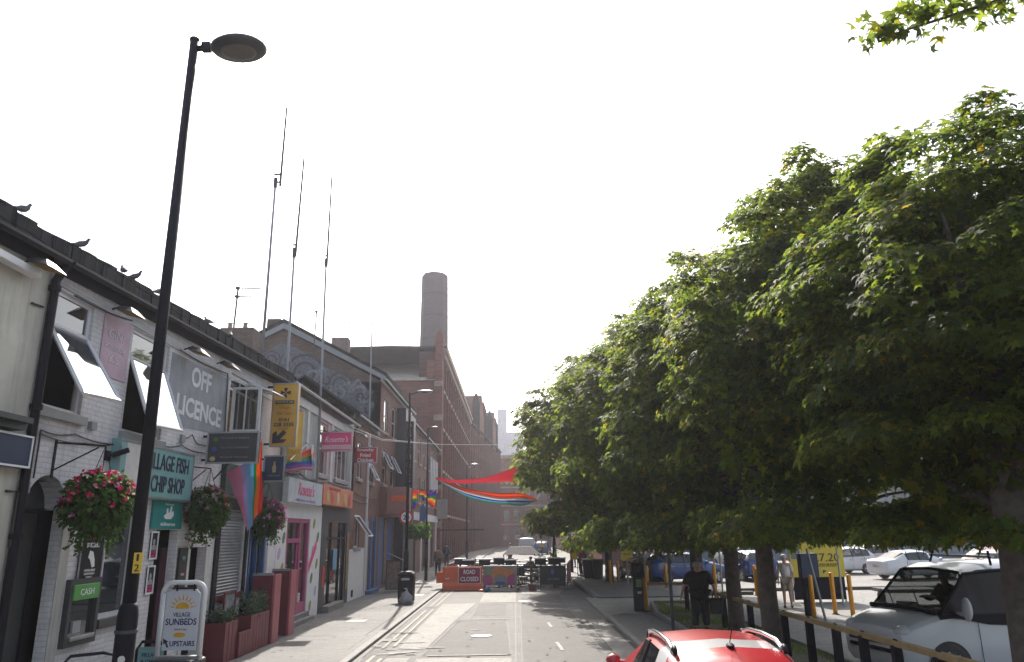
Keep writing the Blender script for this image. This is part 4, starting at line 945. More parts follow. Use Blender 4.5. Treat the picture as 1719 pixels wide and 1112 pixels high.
for z, lb in ((2.14, 'upper small portrait poster with pink print beside the chip shop door'), (1.55, 'lower small portrait poster with pink print beside the chip shop door')):
    def pp(t, z=z):
        q = MB(); q.ball((X + .03, 13.9, z + .28), .004, .045, .06, 10, 6); q.prism([(13.8, z + .14), (14.0, z + .14), (13.97, z + .22), (13.9, z + .24), (13.83, z + .22)], 0, X + .03, X + .034); q.build('portrait', M_greymetal, t)
        text('LIVE', M_pink, t, (X + .034, 13.9, z + .1), .16, .05); text('HERE', M_pink, t, (X + .034, 13.9, z + .04), .16, .05)
    poster(13.78, 14.02, z, z + .45, lb, M_dark, [pp], 'portrait posters by the chip shop door', M_white)
t = thing('wall_menu', 'black wall menu with a small teal logo right of the chip shop door', 'poster', (X, 15, 1.6))
fbox(X + .01, X + .06, 14.97, 15.33, 1.5, 2.3, 'board', M_blackplastic, t); text('w', M_teal, t, (X + .064, 15.15, 2.1), .14, .08); text('menu', M_palepink, t, (X + .064, 15.15, 1.8), .14, .05)
# cash machine
t = thing('cash_machine', 'cash machine with green top panel set in the white brick wall', 'cash machine', (X, 11.75, 1))
frame_x(t, X - .02, 11.36, 12.2, .98, 1.92, .08, .1, M_dkgrey, 'surround')
fbox(X + .02, X + .1, 11.44, 12.12, 1.62, 1.84, 'top_panel', mat('cash_green', (.1, .35, .08), .4), t, .01)
fbox(X - .01, X + .015, 11.44, 12.12, 1.06, 1.62, 'screen', M_glass, t); fbox(X + .015, X + .12, 11.46, 12.1, 1.06, 1.12, 'shelf', M_steel, t, .01)
fbox(X + .015, X + .05, 11.6, 11.8, 1.16, 1.32, 'keypad', M_greymetal, t)
text('CASH', M_textwhite, t, (X + .102, 11.78, 1.73), .36, .09)
# hanging black sign with three lines
def hsign(x0, x1, y, z0, z1, d, nm, label, board, fr=M_steel, bars=True):
    t = thing(nm, label, 'sign', (x0, y, z0))
    q = MB(); q.box(x0, x1, y, y + d, z0, z1); q.build('board', board, t)
    frame_y(t, x0 - .015, x1 + .015, y - .001, z0 - .015, z1 + .015, .035, .02, fr)
    if bars:
        q = MB(); q.box(X, x0, y + d * .4, y + d * .6, z1 - .1, z1 - .05); q.box(X, x0, y + d * .4, y + d * .6, z0 + .05, z0 + .1); q.build('bracket', M_black, t)
    return t
t = hsign(-6.42, -5.36, 15.6, 3.98, 4.62, .14, 'hanging_sign', 'dark hanging sign with three lines and small coloured emblems above the flag', mat('chalk_board', (.05, .05, .055), .6))
for k, (m_, s_) in enumerate(((mat('moss_emblem', (.08, .16, .05)), 'VILLAGE SUNBEDS'), (mat('blue_emblem', (.06, .1, .35)), 'VILLAGE BARBERS'), (mat('sand_emblem', (.5, .4, .2)), 'VILLAGE PHONES'))):
    z = 4.5 - k * .2; q = MB(); q.prism([(-6.25 - .02 * k + .06 * math.cos(a), z - .03 + .05 * math.sin(a)) for a in np.linspace(0, 2 * PI, 10)[:-1]], 1, 15.588, 15.596); q.build('emblem', m_, t)
    text(s_, mat('dim_lettering', (.25, .24, .26), bump=0), t, (-5.85, 15.59, z), .6, .04, '-y')
# orange taxi sign
t = hsign(-6.36, -5.7, 19.4, 4.75, 6.42, .2, 'hanging_sign', 'tall orange taxi office sign with a dark arrow pointing down', mat('taxi_orange', (.72, .4, .05), .5, var=.15), M_steel)
Yt = 19.375
q = MB()
for a in range(4):
    c, s_ = math.cos(a * PI / 2), math.sin(a * PI / 2)
    q.prism([(-6.03 + c * u - s_ * v, 6.17 + s_ * u + c * v) for u, v in ((.02, -.012), (.13, -.05), (.13, .05), (.02, .012))], 1, Yt, Yt + .02)
q.build('cross_emblem', M_textdark, t)
q = MB(); q.box(-6.28, -5.79, Yt, Yt + .01, 5.87, 5.96); q.build('stripe', M_textdark, t)
text('MANCHESTER CARS', mat('sign_pale', (.7, .6, .35), bump=0), t, (-6.03, Yt - .003, 5.915), .44, .05, '-y')
MO = mat('dull_orange_letters', (.45, .2, .04), bump=0)
text('Village', MO, t, (-6.03, Yt, 5.76), .3, .09, '-y'); text('Mini Taxis', MO, t, (-6.03, Yt, 5.62), .38, .08, '-y')
text('0161', M_textdark, t, (-6.03, Yt, 5.45), .26, .09, '-y', bold=.02); text('228 3355', M_textdark, t, (-6.03, Yt, 5.32), .52, .1, '-y', bold=.02); text('24 HOURS', MO, t, (-6.03, Yt, 5.21), .26, .045, '-y')
q = MB(); ar = [(-6.3, 4.83), (-6.3, 5.08), (-6.2, 5.16), (-6.18, 5.02), (-6.02, 5.18), (-5.94, 5.1), (-6.1, 4.94), (-5.92, 4.93), (-6.0, 4.85)]
q.prism(ar, 1, Yt, Yt + .01); q.build('arrow', M_textdark, t)
# second yellow sign behind it
t = hsign(-6.35, -5.95, 20.9, 4.5, 5.9, .06, 'hanging_sign', 'pale yellow sign half hidden behind the orange taxi sign', mat('pale_yellow_sign', (.6, .52, .12), .5), M_steel)
text('TAXIS', MO, t, (-6.15, 20.87, 4.78), .34, .12, '-y')
# navy sign
t = hsign(-6.45, -5.93, 19.35, 3.86, 4.5, .12, 'hanging_sign', 'square navy pub sign with a small pale bottle below the taxi sign', M_navy, M_greymetal)
q = MB(); q.prism([(-6.22, 4.08), (-6.14, 4.08), (-6.13, 4.22), (-6.16, 4.28), (-6.165, 4.36), (-6.195, 4.36), (-6.2, 4.28), (-6.23, 4.22)], 1, 19.33, 19.34); q.build('bottle_emblem', mat('sand_emblem', (.5, .4, .2)), t)
text('THE BAR', mat('dim_lettering', (.25, .24, .26)), t, (-6.18, 19.34, 4.0), .34, .05, '-y')
# pink Rosette's sign
t = hsign(-6.5, -5.48, 25.2, 5.24, 5.88, .16, 'hanging_sign', 'hot pink hanging sign with script lettering and a white lower band', M_pink, M_steel)
fbox(-6.49, -5.49, 25.175, 25.19, 5.3, 5.45, 'white_band', M_palepink, t)
text("Rosette's", M_textwhite, t, (-6.0, 25.18, 5.64), .8, .2, '-y', shear=.4)
# red chicken sign
t = hsign(-6.53, -5.6, 30.6, 5.34, 5.97, .14, 'hanging_sign', 'red hanging sign reading Krunchy Fried Chicken in white', mat('chicken_red', (.5, .04, .06), .5), M_steel)
for k, s_ in enumerate(('Krunchy', 'Fried', 'Chicken')): text(s_, M_textwhite, t, (-6.07, 30.575, 5.85 - k * .2), (.66, .42, .66)[k], .15, '-y', bold=.025)
# fascia of pink shop, and of chicken shop
t = thing('shop_sign', 'pale fascia with pink script above the pink door', 'sign', (X, 23.6, 3.5))
fbox(X, X + .25, 21.1, 24.85, 3.42, 4.1, 'sign_box', mat('pale_fascia', (.55, .6, .66), .5), t, .01)
text("Rosette's", M_pink, t, (X + .256, 22.95, 3.84), 1.8, .38, shear=.35); text('milkshakes and desserts', mat('lilac_letters', (.45, .3, .5), bump=0), t, (X + .256, 22.95, 3.52), 2.2, .09)
t = thing('shop_sign', 'orange and red printed takeaway fascia with food pictures', 'sign', (X, 28.3, 3.5))
fbox(X, X + .25, 25.0, 29.6, 3.5, 4.14, 'sign_box', mat('hot_orange_print', (.7, .3, .12), .5, var=.5, scale=1.2, col2=(.6, .12, .1)), t, .01)
q = MB()
FM = [mat('food_gold', (.6, .42, .12)), mat('food_red', (.65, .1, .08)), mat('food_cream', (.75, .6, .3))]
for k, (y, r_) in enumerate(((25.6, .2), (26.3, .24), (27.1, .2), (28.2, .25), (29.0, .2))): q = MB(); q.ball((X + .255, y, 3.76), .012, r_, .22, 12, 6); q.build('food_picture', FM[k % 3], t)
text('KRUNCHY', M_red, t, (X + .26, 26.6, 4.05), 1.6, .11)
# orange projecting box beyond
t = thing('hanging_sign', 'boxy brown sign with an orange stripe projecting over the blue doors', 'sign', (X, 37.3, 3.4))
fbox(X + .3, X + 1.35, 37.2, 38.4, 3.45, 4.75, 'sign_box', mat('brown_pink', (.35, .17, .15), .6), t, .02)
fbox(X + .5, X + 1.34, 37.18, 37.2, 4.05, 4.35, 'stripe', M_orange, t)
# vertical lettering on the dark front
t = thing('hanging_sign', 'narrow vertical black sign with white letters on the dark fronted house', 'sign', (-6.05, 41.2, 3))
fbox(-6.0, -5.56, 41.3, 41.5, 3.4, 8.6, 'board', M_black, t)
for k, c in enumerate('PANTHERSTAGE'): text(c, M_greymetal, t, (-5.78, 41.285, 8.3 - k * .42), .22, .28, '-y', bold=.02)
# 20 sign
t = thing('speed_limit_sign', 'round 20 speed limit sign on a pole left of the green foliage', 'road sign', (-4.68, 32.6, 0))
q = MB(); q.tube([(-4.62, 32.66, 0), (-4.62, 32.66, 3.6)], .04, 8); q.build('pole', M_black, t)
for r_, y, m_, nm in ((.3, 32.6, M_red, 'rim'), (.22, 32.585, M_textwhite, 'face')):
    q = MB(); q.prism([(-4.62 + r_ * math.cos(a), 3.2 + r_ * math.sin(a)) for a in np.linspace(0, 2 * PI, 25)[:-1]], 1, y - .01, y + .01); q.build(nm, m_, t)
text('20', M_textdark, t, (-4.62, 32.57, 3.2), .26, .2, '-y', bold=.02)
q = MB(); q.prism([(-6.35 + .0, 3.3), (-5.95, 3.35), (-5.9, 4.1), (-6.1, 4.5), (-6.35, 4.2)], 1, 51.0, 51.1); tag(q.build('blue_oval_sign', M_blue), 'blue shield shaped sign on the brick row behind the flags', 'sign')
t = thing('banner_sign', 'cream cloth banner on the mill wall left of the street', 'banner', (-5.9, 62, 3.5)); fbox(-6.5, -5.6, 63.5, 63.56, 3.7, 5.3, 'cloth', mat('dull_cream', (.36, .32, .3), .8), t); q = MB(); q.tube([(-6.5, 63.53, 5.3), (-5.5, 63.53, 5.3)], .03, 6); q.build('pole', M_black, t)
# pavement sign, sunbeds
t = thing('pavement_sign', 'white VILLAGE SUNBEDS pavement sign with an orange sun', 'pavement sign', (-5.45, 12.8, 0))
x0, x1, y, z0, z1 = -5.76, -5.08, 12.8, .72, 1.78
q = MB(); rr = .16
pts = [(x0, y, z0 - .1)] + [(x0, y, z1 - rr)] + [(x0 + rr - rr * math.cos(a), y, z1 - rr + rr * math.sin(a)) for a in np.linspace(0, PI / 2, 6)] + [(x1 - rr + rr * math.sin(a), y, z1 - rr + rr * math.cos(a)) for a in np.linspace(0, PI / 2, 6)] + [(x1, y, z0 - .1)]
q.tube(pts, .04, 10); q.build('frame', M_white, t, smooth=True)
q = MB(); c = .1
pl_ = [(x0 + .07, z0 + .03), (x1 - .07, z0 + .03), (x1 - .07, z1 - .17), (x1 - .14, z1 - .1), (x0 + .14, z1 - .1), (x0 + .07, z1 - .17)]
q.prism(pl_, 1, y - .012, y + .012); q.build('panel', mat('panel_pale', (.6, .62, .68), .4, var=.06), t)
xm = (x0 + x1) / 2; sy = 1.38
M_sun = mat('sun_orange', (.75, .4, .03), .5, bump=0)
q = MB(); q.prism([(xm + .115 * math.cos(a), sy + .1 * math.sin(a)) for a in np.linspace(0, PI, 13)], 1, y - .017, y - .012)
for i in range(9):
    a = PI * (i + .5) / 9; q.prism([(xm + r_ * math.cos(a + d_), sy + r_ * .95 * math.sin(a + d_)) for r_, d_ in ((.14, -.11), (.24, 0), (.14, .11))], 1, y - .017, y - .012)
q.build('sun_emblem', M_sun, t)
text('VILLAGE', M_textdark, t, (xm, y - .014, 1.29), .28, .065, '-y'); text('SUNBEDS', mat('navy_letters', (.02, .02, .12), bump=0), t, (xm, y - .014, 1.18), .5, .1, '-y', bold=.012)
text('FROM 50p', M_red, t, (xm, y - .014, 1.06), .2, .03, '-y'); q = MB(); q.ball((xm - .01, y - .012, .98), .1, .005, .04, 12, 5); q.build('lamp_picture', M_sun, t)
text('UPSTAIRS', mat('navy_letters', (.02, .02, .12)), t, (xm + .05, y - .014, .85), .4, .08, '-y', bold=.012)
q = MB(); q.prism([(xm - .26, .93), (xm - .17, .88), (xm - .2, .87), (xm - .165, .8), (xm - .19, .79), (xm - .225, .86), (xm - .25, .84)], 1, y - .017, y - .012); q.build('arrow', M_textdark, t)
q = MB(); q.box(x0 + .15, x1 - .15, y - .03, y + .03, z1 - .1, z1 - .07); q.box(xm - .12, xm - .1, y - .03, y + .03, z1 - .13, z1 - .02); q.box(xm + .16, xm + .18, y - .03, y + .03, z1 - .13, z1 - .02); q.build('hanger', M_black, t)
q = MB(); q.prism([(x0 - .06, .3), (x1 + .06, .3), (x1 + .02, .62), (x0 - .02, .62)], 1, y - .25, y + .25); q.build('base', M_blackplastic, t, bevel=.03)
q = MB(); q.box(x0 - .03, x1 + .03, y - .06, y + .06, .6, .67); q.build('base_rail', M_steel, t, bevel=.01)
q = MB(); q.box(x0 + .02, x1 - .02, y - .2, y + .2, 0, .3); q.build('plinth', M_blackplastic, t, bevel=.02)
t = thing('pavement_sign', 'teal pavement sign in a black looped frame behind the sunbeds sign', 'pavement sign', (-6.0, 13.4, 0))
q = MB(); q.tube([(-6.33, 13.3, 0), (-6.33, 13.3, .7), (-6.25, 13.3, .82), (-5.95, 13.3, .82), (-5.85, 13.3, .7), (-5.85, 13.3, 0)], .025, 8); q.build('frame', M_black, t, smooth=True)
fbox(-6.3, -5.88, 13.29, 13.31, .15, .74, 'panel', M_teal, t); text('VILLAGE', M_textdark, t, (-6.09, 13.285, .62), .3, .06, '-y'); text('& CHIPS', M_textdark, t, (-6.09, 13.285, .52), .3, .05, '-y'); text('OPEN', M_red, t, (-6.09, 13.285, .42), .3, .06, '-y')
t = thing('barrier_rail', 'low black tubular rail against the white wall at the lower left', 'rail', (-6.2, 11.3, 0))
q = MB(); q.tube([(-6.35, 11.2, 0), (-6.35, 11.2, .8), (-6.28, 11.25, .9), (-5.9, 11.4, .92), (-5.72, 11.5, .86), (-5.7, 11.5, 0)], .022, 8); q.tube([(-6.35, 11.2, .6), (-5.7, 11.5, .6)], .018, 6); q.build('tube', M_black, t, smooth=True)

# ------------------------------------------------------------------ floodlights, camera
def floodlight(y, z, label, xo=.28):
    t = thing('floodlight', label, 'floodlight', (X, y, z), 'floodlights under the eaves')
    q = MB(); q.tube([(X, y, z + .1), (X + xo * .6, y, z + .16), (X + xo, y, z + .06)], .015, 6); q.build('arm', M_black, t)
    a = MB(); g0 = a.ring([(X + xo - .14, y - .22, z + .06), (X + xo + .18, y - .22, z - .02), (X + xo + .18, y + .22, z - .02), (X + xo - .14, y + .22, z + .06)])
    g1 = a.ring([(X + xo - .06, y - .1, z + .13), (X + xo + .08, y - .1, z + .1), (X + xo + .08, y + .1, z + .1), (X + xo - .06, y + .1, z + .13)]); a.bridge(g0, g1); a.cap(g0); a.cap(g1); hd = a.build('housing', M_dkgrey, t)
    a = MB(); a.face([(X + xo - .12, y - .2, z + .05), (X + xo + .16, y - .2, z - .026), (X + xo + .16, y + .2, z - .026), (X + xo - .12, y + .2, z + .05)]); a.build('lens', mat('amber_lens', (.3, .2, .08), .8, spec=.05), hd)
for y, z, lb in ((9.35, 6.0, 'floodlight beside the drainpipe at the far left eaves'), (11.6, 6.02, 'floodlight above the faded pink poster'), (14.35, 6.02, 'floodlight left above the OFF LICENCE panel'), (16.0, 6.1, 'floodlight right above the OFF LICENCE panel'), (26.6, 5.98, 'amber floodlight above the pink hanging sign'), (31.0, 6.45, 'amber floodlight above the red hanging sign')):
    floodlight(y, z, lb)
t = thing('security_camera', 'black bullet security camera on the white wall by the shop sign', 'security camera', (X, 12.1, 3.8))
q = MB(); q.tube([(X, 12.0, 3.78), (X + .12, 12.0, 3.78)], .02, 6); q.box(X, X + .03, 11.92, 12.08, 3.7, 3.86); q.build('bracket', M_black, t)
q = MB(); q.tube([(X + .1, 11.98, 3.78), (X + .3, 12.1, 3.88)], .045, 10); q.build('camera_body', M_black, t)

# ------------------------------------------------------------------ hanging baskets
def blob_leaves(name, c, rad, n, size, m, parent, seed, shape='oval', zcut=-1, shell=.55, org=(0, 0, 0), droop=.3):
    rs = np.random.RandomState(seed); d = rdir(rs, n); d = d[d[:, 2] > zcut]; n = len(d)
    lump = 1 + .16 * np.sin(d[:, 0] * 7 + seed) * np.cos(d[:, 1] * 6 + d[:, 2] * 5)
    r = (shell + (1 - shell) * rs.rand(n) ** .6) * lump
    p = np.array(c) + d * np.array(rad) * r[:, None]
    nr = d * .5 + np.array([0, 0, .6]) + rs.normal(size=(n, 3)) * .5
    tp = d + np.array([0, 0, -droop]) + rs.normal(size=(n, 3)) * .6
    return leaves(name, p, nr, tp, size * (.6 + .8 * rs.rand(n)), m, parent, shape, org)
def basket(x, y, z, r, h, label, seed, fl, bracket_y=None):
    t = thing('hanging_basket', label, 'hanging basket', (x, y, z), 'flower baskets on the white wall'); o = (x, y, z)
    q = MB(); q.box(X, X + .02, y - .25, y - .21, z + .35, z + .9); q.tube([(X, y - .23, z + .85), (x, y, z + .82)], .014, 6); q.tube([(X, y - .23, z + .45), (x - .1, y, z + .8)], .012, 6); q.build('bracket', M_black, t)
    q = MB()
    for a in range(3): q.tube([(x, y, z + .82), (x + .2 * math.cos(a * 2.1), y + .2 * math.sin(a * 2.1), z + .2)], .006, 4)
    q.build('chain', M_black, t)
    q = MB(); q.lathe((x, y, z - .25), [(.05, 0), (.18, .06), (.25, .2), (.27, .35)], 14); q.build('bowl', M_blackplastic, t)
    blob_leaves('foliage', (x, y, z + .02), (r, r, h), 2600, .085, M_leaf2, t, seed, org=o, droop=.9)
    rs = np.random.RandomState(seed + 5); n = 95; tr = []
    for k in range(18):
        a = rs.uniform(0, 6.28); rr = r * rs.uniform(.3, .85); L = rs.uniform(.25, .5)
        for j in range(22): tr.append((x + rr * math.cos(a) + rs.normal() * .03, y + rr * math.sin(a) + rs.normal() * .03, z - h * .55 - L * j / 22))
    tr = np.array(tr); leaves('trailing_foliage', tr, rs.normal(size=tr.shape) + [0, 0, .3], rs.normal(size=tr.shape) + [0, 0, -1], .05 + .03 * rs.rand(len(tr)), M_leaf2, t, 'oval', o)
    for m_, sd, nn, zc in ((fl[0], 1, fl[2], -.15), (fl[1], 2, fl[3], -.6)):
        d = rdir(rs, nn); d = d[d[:, 2] > zc]; P = []
        for k in range(len(d)):
            c = np.array([x, y, z + .03]) + d[k] * [r * 1.02, r * 1.02, h * 1.03]; P += [c + rs.normal(size=3) * .018 for _ in range(7)]
        P = np.array(P); D = np.repeat(d, 7, 0)
        leaves('blossom', P, D + rs.normal(size=P.shape) * .5, rs.normal(size=P.shape), .035 + .025 * rs.rand(len(P)), m_, t, 'petal', o)['kind'] = 'stuff'
basket(-5.95, 10.85, 2.98, .47, .42, 'hanging basket full of red geraniums over the arched door', 31, (M_flred, M_flpink, 150, 22))
basket(-6.16, 15.25, 3.02, .42, .42, 'hanging basket of mixed pink flowers below the dark hanging sign', 47, (leafmat('dusty_petal', (.35, .15, .22), (.45, .35, .38), (.5, .45, .45), .3, val=1.), M_flred, 110, 14))
basket(-6.2, 19.1, 2.95, .42, .42, 'hanging basket of bright pink flowers behind the rainbow flag', 59, (mat('x', (.6, .5, .5)) and M_flpink, leafmat('magenta_petal', (.6, .04, .3), (.6, .12, .4), (.6, .5, .5), .3, val=1.), 60, 90))

# ------------------------------------------------------------------ flags
def cloth(name, rows, mats, parent, th=.004, label=None):
    """rows: list of poly-lines (one per stripe boundary); between two rows lies one stripe"""
    q = MB(); ids = [q.ring(r_) for r_ in rows]
    for i, (a, b) in enumerate(zip(ids, ids[1:])):
        q.mi = i
        for j in range(len(a) - 1): q.f.append((a[j], a[j + 1], b[j + 1], b[j])); q.m.append(i)
    o = q.build(name, mats, parent, smooth=True, fix=False)
    md = o.modifiers.new('thick', 'SOLIDIFY'); md.thickness = th
    return o
def lerp(a, b, t): return tuple(a[i] + (b[i] - a[i]) * t for i in range(3))
def patch_rows(tl, tr, bl, br, n, m=12, wave=.05, ph=0, sag=0.):
    rows = []
    for i in range(n + 1):
        u = i / n; r_ = []
        for j in range(m + 1):
            v = j / m; p = lerp(lerp(tl, tr, v), lerp(bl, br, v), u)
            r_.append((p[0], p[1] + wave * math.sin(v * 9 + u * 4 + ph), p[2] + wave * .5 * math.sin(v * 7 + u * 6 + ph) - sag * math.sin(PI * v)))
        rows.append(r_)
    return rows
t = thing('flag', 'rainbow pride flag hanging limp below the dark hanging sign', 'flag', (-5.6, 16.4, 4.6))
q = MB(); q.tube([(X, 16.4, 3.7), (-5.62, 16.35, 4.75)], .018, 8); q.build('pole', M_black, t)
rw = []
tops = [(-5.56, 4.6), (-5.58, 4.55), (-5.62, 4.35), (-5.7, 4.1), (-5.85, 4.05), (-6.0, 4.0), (-6.28, 3.85)]
bots = [(-5.42, 3.0), (-5.54, 2.95), (-5.6, 2.85), (-5.64, 2.72), (-5.68, 2.66), (-5.73, 2.6), (-5.8, 2.85)]
for k, (a, b) in enumerate(zip(tops, bots)):
    rw.append([(a[0] + (b[0] - a[0]) * (v / 14) ** (1.0), 16.38 + .07 * (k % 2) + .03 * math.sin(v * .8 + k), a[1] + (b[1] - a[1]) * v / 14) for v in range(15)])
cloth('cloth', rw, [RB[0], RB[1], RB[3], RB[8], mat('lavender_cloth', (.4, .35, .65), .8), RB[7]], t)
t = thing('flag', 'rainbow pride flag on an angled pole beside the pale blue fascia', 'flag', (-6.0, 21.6, 4.6))
q = MB(); q.tube([(X, 23.6, 5.3), (-5.95, 19.9, 4.45)], .018, 8); q.build('pole', M_offwhite, t)
cloth('cloth', patch_rows((-6.15, 22.8, 5.1), (-6.2, 20.8, 4.62), (-5.95, 22.2, 4.35), (-6.35, 20.5, 4.2), 6, 10, .05), [RB[0], RB[1], RB[3], RB[4], RB[5], RB[7]], t)
t = thing('flag', 'small white and pink flag hanging close to the mast on the grey wall', 'flag', (-6.3, 23.2, 5.0))
cloth('cloth', patch_rows((-6.2, 23.0, 5.2), (-6.05, 22.3, 5.0), (-6.1, 23.0, 4.6), (-6.0, 22.3, 4.5), 3, 8, .04), [RB[6], RB[7], RB[8]], t)
q = MB(); q.tube([(X, 23.2, 5.3), (-6.0, 22.4, 5.1)], .014, 6); q.build('pole', M_offwhite, t)
for k, (tl, tr, bl, br, lb) in enumerate((((-6.0, 43, 5.0), (-5.4, 43, 4.9), (-5.9, 43, 3.95), (-5.6, 43, 3.9), 'rainbow flag left of the black street lamp on the brick row'),
                                         ((-5.0, 43.2, 4.8), (-4.4, 43.2, 4.9), (-4.9, 43.2, 4.2), (-4.55, 43.2, 3.9), 'rainbow flag between the street lamp and the crossing cloth'),
                                         ((-5.5, 43.4, 5.0), (-5.0, 43.4, 4.8), (-5.3, 43.4, 4.4), (-5.05, 43.4, 4.3), 'small green and orange pennant between the two rainbow flags'))):
    t = thing('flag', lb, 'flag', tl, 'rainbow flags strung on the left')
    cloth('cloth', patch_rows(tl, tr, bl, br, 6, 8, .08, k), RB[:6][::-1] if k % 2 else RB[:6], t)
    q = MB(); q.tube([(tl[0] - .6, tl[1], tl[2] + .08), (tr[0] + .3, tr[1], tr[2] + .03)], .012, 5); q.build('cord', M_cable, t)
# cloths across the street
def span(pts_top, pts_bot, n, wave=.05):
    rows = []
    T = [Vector(p) for p in pts_top]; Bm = [Vector(p) for p in pts_bot]; m = 40
    def at(P, v):
        s = v * (len(P) - 1); i = min(int(s), len(P) - 2); t_ = s - i
        p0 = P[max(i - 1, 0)]; p1 = P[i]; p2 = P[i + 1]; p3 = P[min(i + 2, len(P) - 1)]
        return .5 * ((2 * p1) + (p2 - p0) * t_ + (2 * p0 - 5 * p1 + 4 * p2 - p3) * t_ ** 2 + (3 * p1 - p0 - 3 * p2 + p3) * t_ ** 3)
    for i in range(n + 1):
        u = i / n; r_ = []
        for j in range(m + 1):
            v = j / m; p = at(T, v).lerp(at(Bm, v), u); p.y += wave * math.sin(u * 9 + v * 5) * 2; p.z += wave * .4 * math.sin(v * 16 + u * 5); r_.append(p)
        rows.append(r_)
    return rows
t = thing('banner_cloth', 'long crimson cloth strung high across the street to the trees', 'banner', (-4.1, 42, 5.4))
cloth('cloth', span([(-4.35, 41.8, 5.52), (-3.1, 41.8, 5.40), (-1.6, 41.8, 5.5), (.5, 41.8, 6.15)], [(-4.35, 42.2, 5.43), (-3.1, 42.2, 5.22), (-1.6, 42.2, 5.22), (.5, 42.2, 5.32)], 3, .03), [RB[9]] * 3, t)
t = thing('banner_cloth', 'rainbow striped cloth sagging across the street below the crimson one', 'banner', (-4.1, 42, 5.3))
cloth('cloth', span([(-4.15, 41.4, 5.42), (-2.7, 41.4, 4.95), (-1.0, 41.4, 4.62), (.3, 41.4, 4.62), (1.3, 41.4, 4.2)], [(-4.05, 42.6, 5.28), (-2.6, 42.6, 4.45), (-1.0, 42.6, 4.1), (.4, 42.6, 3.98), (1.4, 42.6, 4.25)], 8, .04), [RB[0], RB[1], RB[0], mat('peach_cloth', (.75, .5, .3), .8), RB[6], RB[4], RB[8], RB[3]], t)
t = thing('overhead_cable', 'pale cables strung over the street from the red hanging sign', 'cable', (-6.5, 30, 6.5))
q = MB()
for dz in (0, .12):
    q.tube([(-6.4, 28, 6.45 + dz), (-6.0, 34, 6.65 + dz * .5), (-4.0, 41, 7.25), (0, 50, 8.2), (4, 58, 8.6)], .014, 5)
q.build('wire', M_offwhite, t)

# ------------------------------------------------------------------ pavement furniture on the left
t = thing('litter_bin', 'black litter bin on the left pavement with its flap glinting', 'bin', (-4.15, 29.8, 0))
q = MB(); q.prism([(-4.42, -.0), (-3.88, 0), (-3.86, .1), (-3.84, .95), (-4.46, .95), (-4.44, .1)], 1, 29.5, 30.05); q.build('body', M_black, t, bevel=.05)
q = MB(); q.prism([(-4.48, .95), (-3.82, .95), (-3.86, 1.06), (-3.98, 1.14), (-4.32, 1.14), (-4.44, 1.06)], 1, 29.46, 30.09); q.build('hood', M_black, t, bevel=.05)
q = MB(); q.box(-4.3, -4.0, 29.46, 29.49, .82, .9); q.build('flap', M_steel, t)
t = thing('rubbish_bag', 'grey plastic rubbish bag slumped against the litter bin', 'bag', (-4.1, 29.2, 0))
q = MB(); q.lathe((-4.08, 29.2, 0), [(.15, 0), (.25, .04), (.26, .14), (.22, .27), (.14, .38), (.05, .45), (.03, .5), (.07, .56)], 14, 1, .8); o = q.build('bag', mat('bag_grey', (.3, .31, .34), .35, bump=.8, scale=3), t, smooth=True)
for v in o.data.vertices: v.co.x += .03 * math.sin(v.co.z * 30 + v.co.y * 20); v.co.y += .03 * math.sin(v.co.z * 25 + v.co.x * 22)
# pub planters and screens
def leafy(x0, x1, y0, y1, z0, z1, n, size, m, parent, seed, org):
    rs = np.random.RandomState(seed); p = np.stack([rs.uniform(x0, x1, n), rs.uniform(y0, y1, n), z0 + (z1 - z0) * rs.rand(n) ** .8], 1)
    p[:, 2] = z0 + (p[:, 2] - z0) * (.6 + .4 * np.sin(p[:, 1] * 5 + p[:, 0] * 9) ** 2)
    return leaves('foliage', p, rs.normal(size=(n, 3)) + [0, 0, .8], rs.normal(size=(n, 3)) + [0, 0, .5], size * (.6 + .8 * rs.rand(n)), m, parent, 'oval', org)
def planter(x0, x1, y0, y1, h, label, seed, ph=.35):
    t = thing('planter', label, 'planter', (x0, y0, 0), 'maroon planters outside the bar')
    q = MB(); q.box(x0, x1, y0, y0 + .03, 0, h); q.box(x0, x1, y1 - .03, y1, 0, h); q.box(x0, x0 + .03, y0 + .03, y1 - .03, 0, h); q.box(x1 - .03, x1, y0 + .03, y1 - .03, 0, h)
    for k in range(1, int((y1 - y0) / .2)): q.box(x1, x1 + .008, y0 + k * .2, y0 + k * .2 + .17, .03, h - .03)
    q.build('box', M_maroon, t)
    fbox(x0 + .03, x1 - .03, y0 + .03, y1 - .03, 0, h - .06, 'soil', M_earth, t)
    leafy(x0 + .02, x1 - .02, y0, y1, h - .05, h + ph, 900, .07, M_leafgrey, t, seed, (x0, y0, 0)); return t
planter(-6.42, -5.98, 16.3, 17.0, .78, 'nearest maroon planter with small leaves behind the sunbeds sign', 1, .25)
planter(-6.3, -5.93, 17.7, 19.0, .78, 'second maroon planter with a taller grey green bush', 2, .5)
t = thing('terrace_screen', 'low maroon boarded panel linking the two planters', 'screen', (-5.95, 17, 0)); q = MB(); q.box(-5.97, -5.93, 17.0, 17.7, 0, .5)
for k in range(4): q.box(-5.93, -5.922, 17.0 + k * .18, 17.15 + k * .18, .03, .48)
q.build('boards', M_maroon, t)
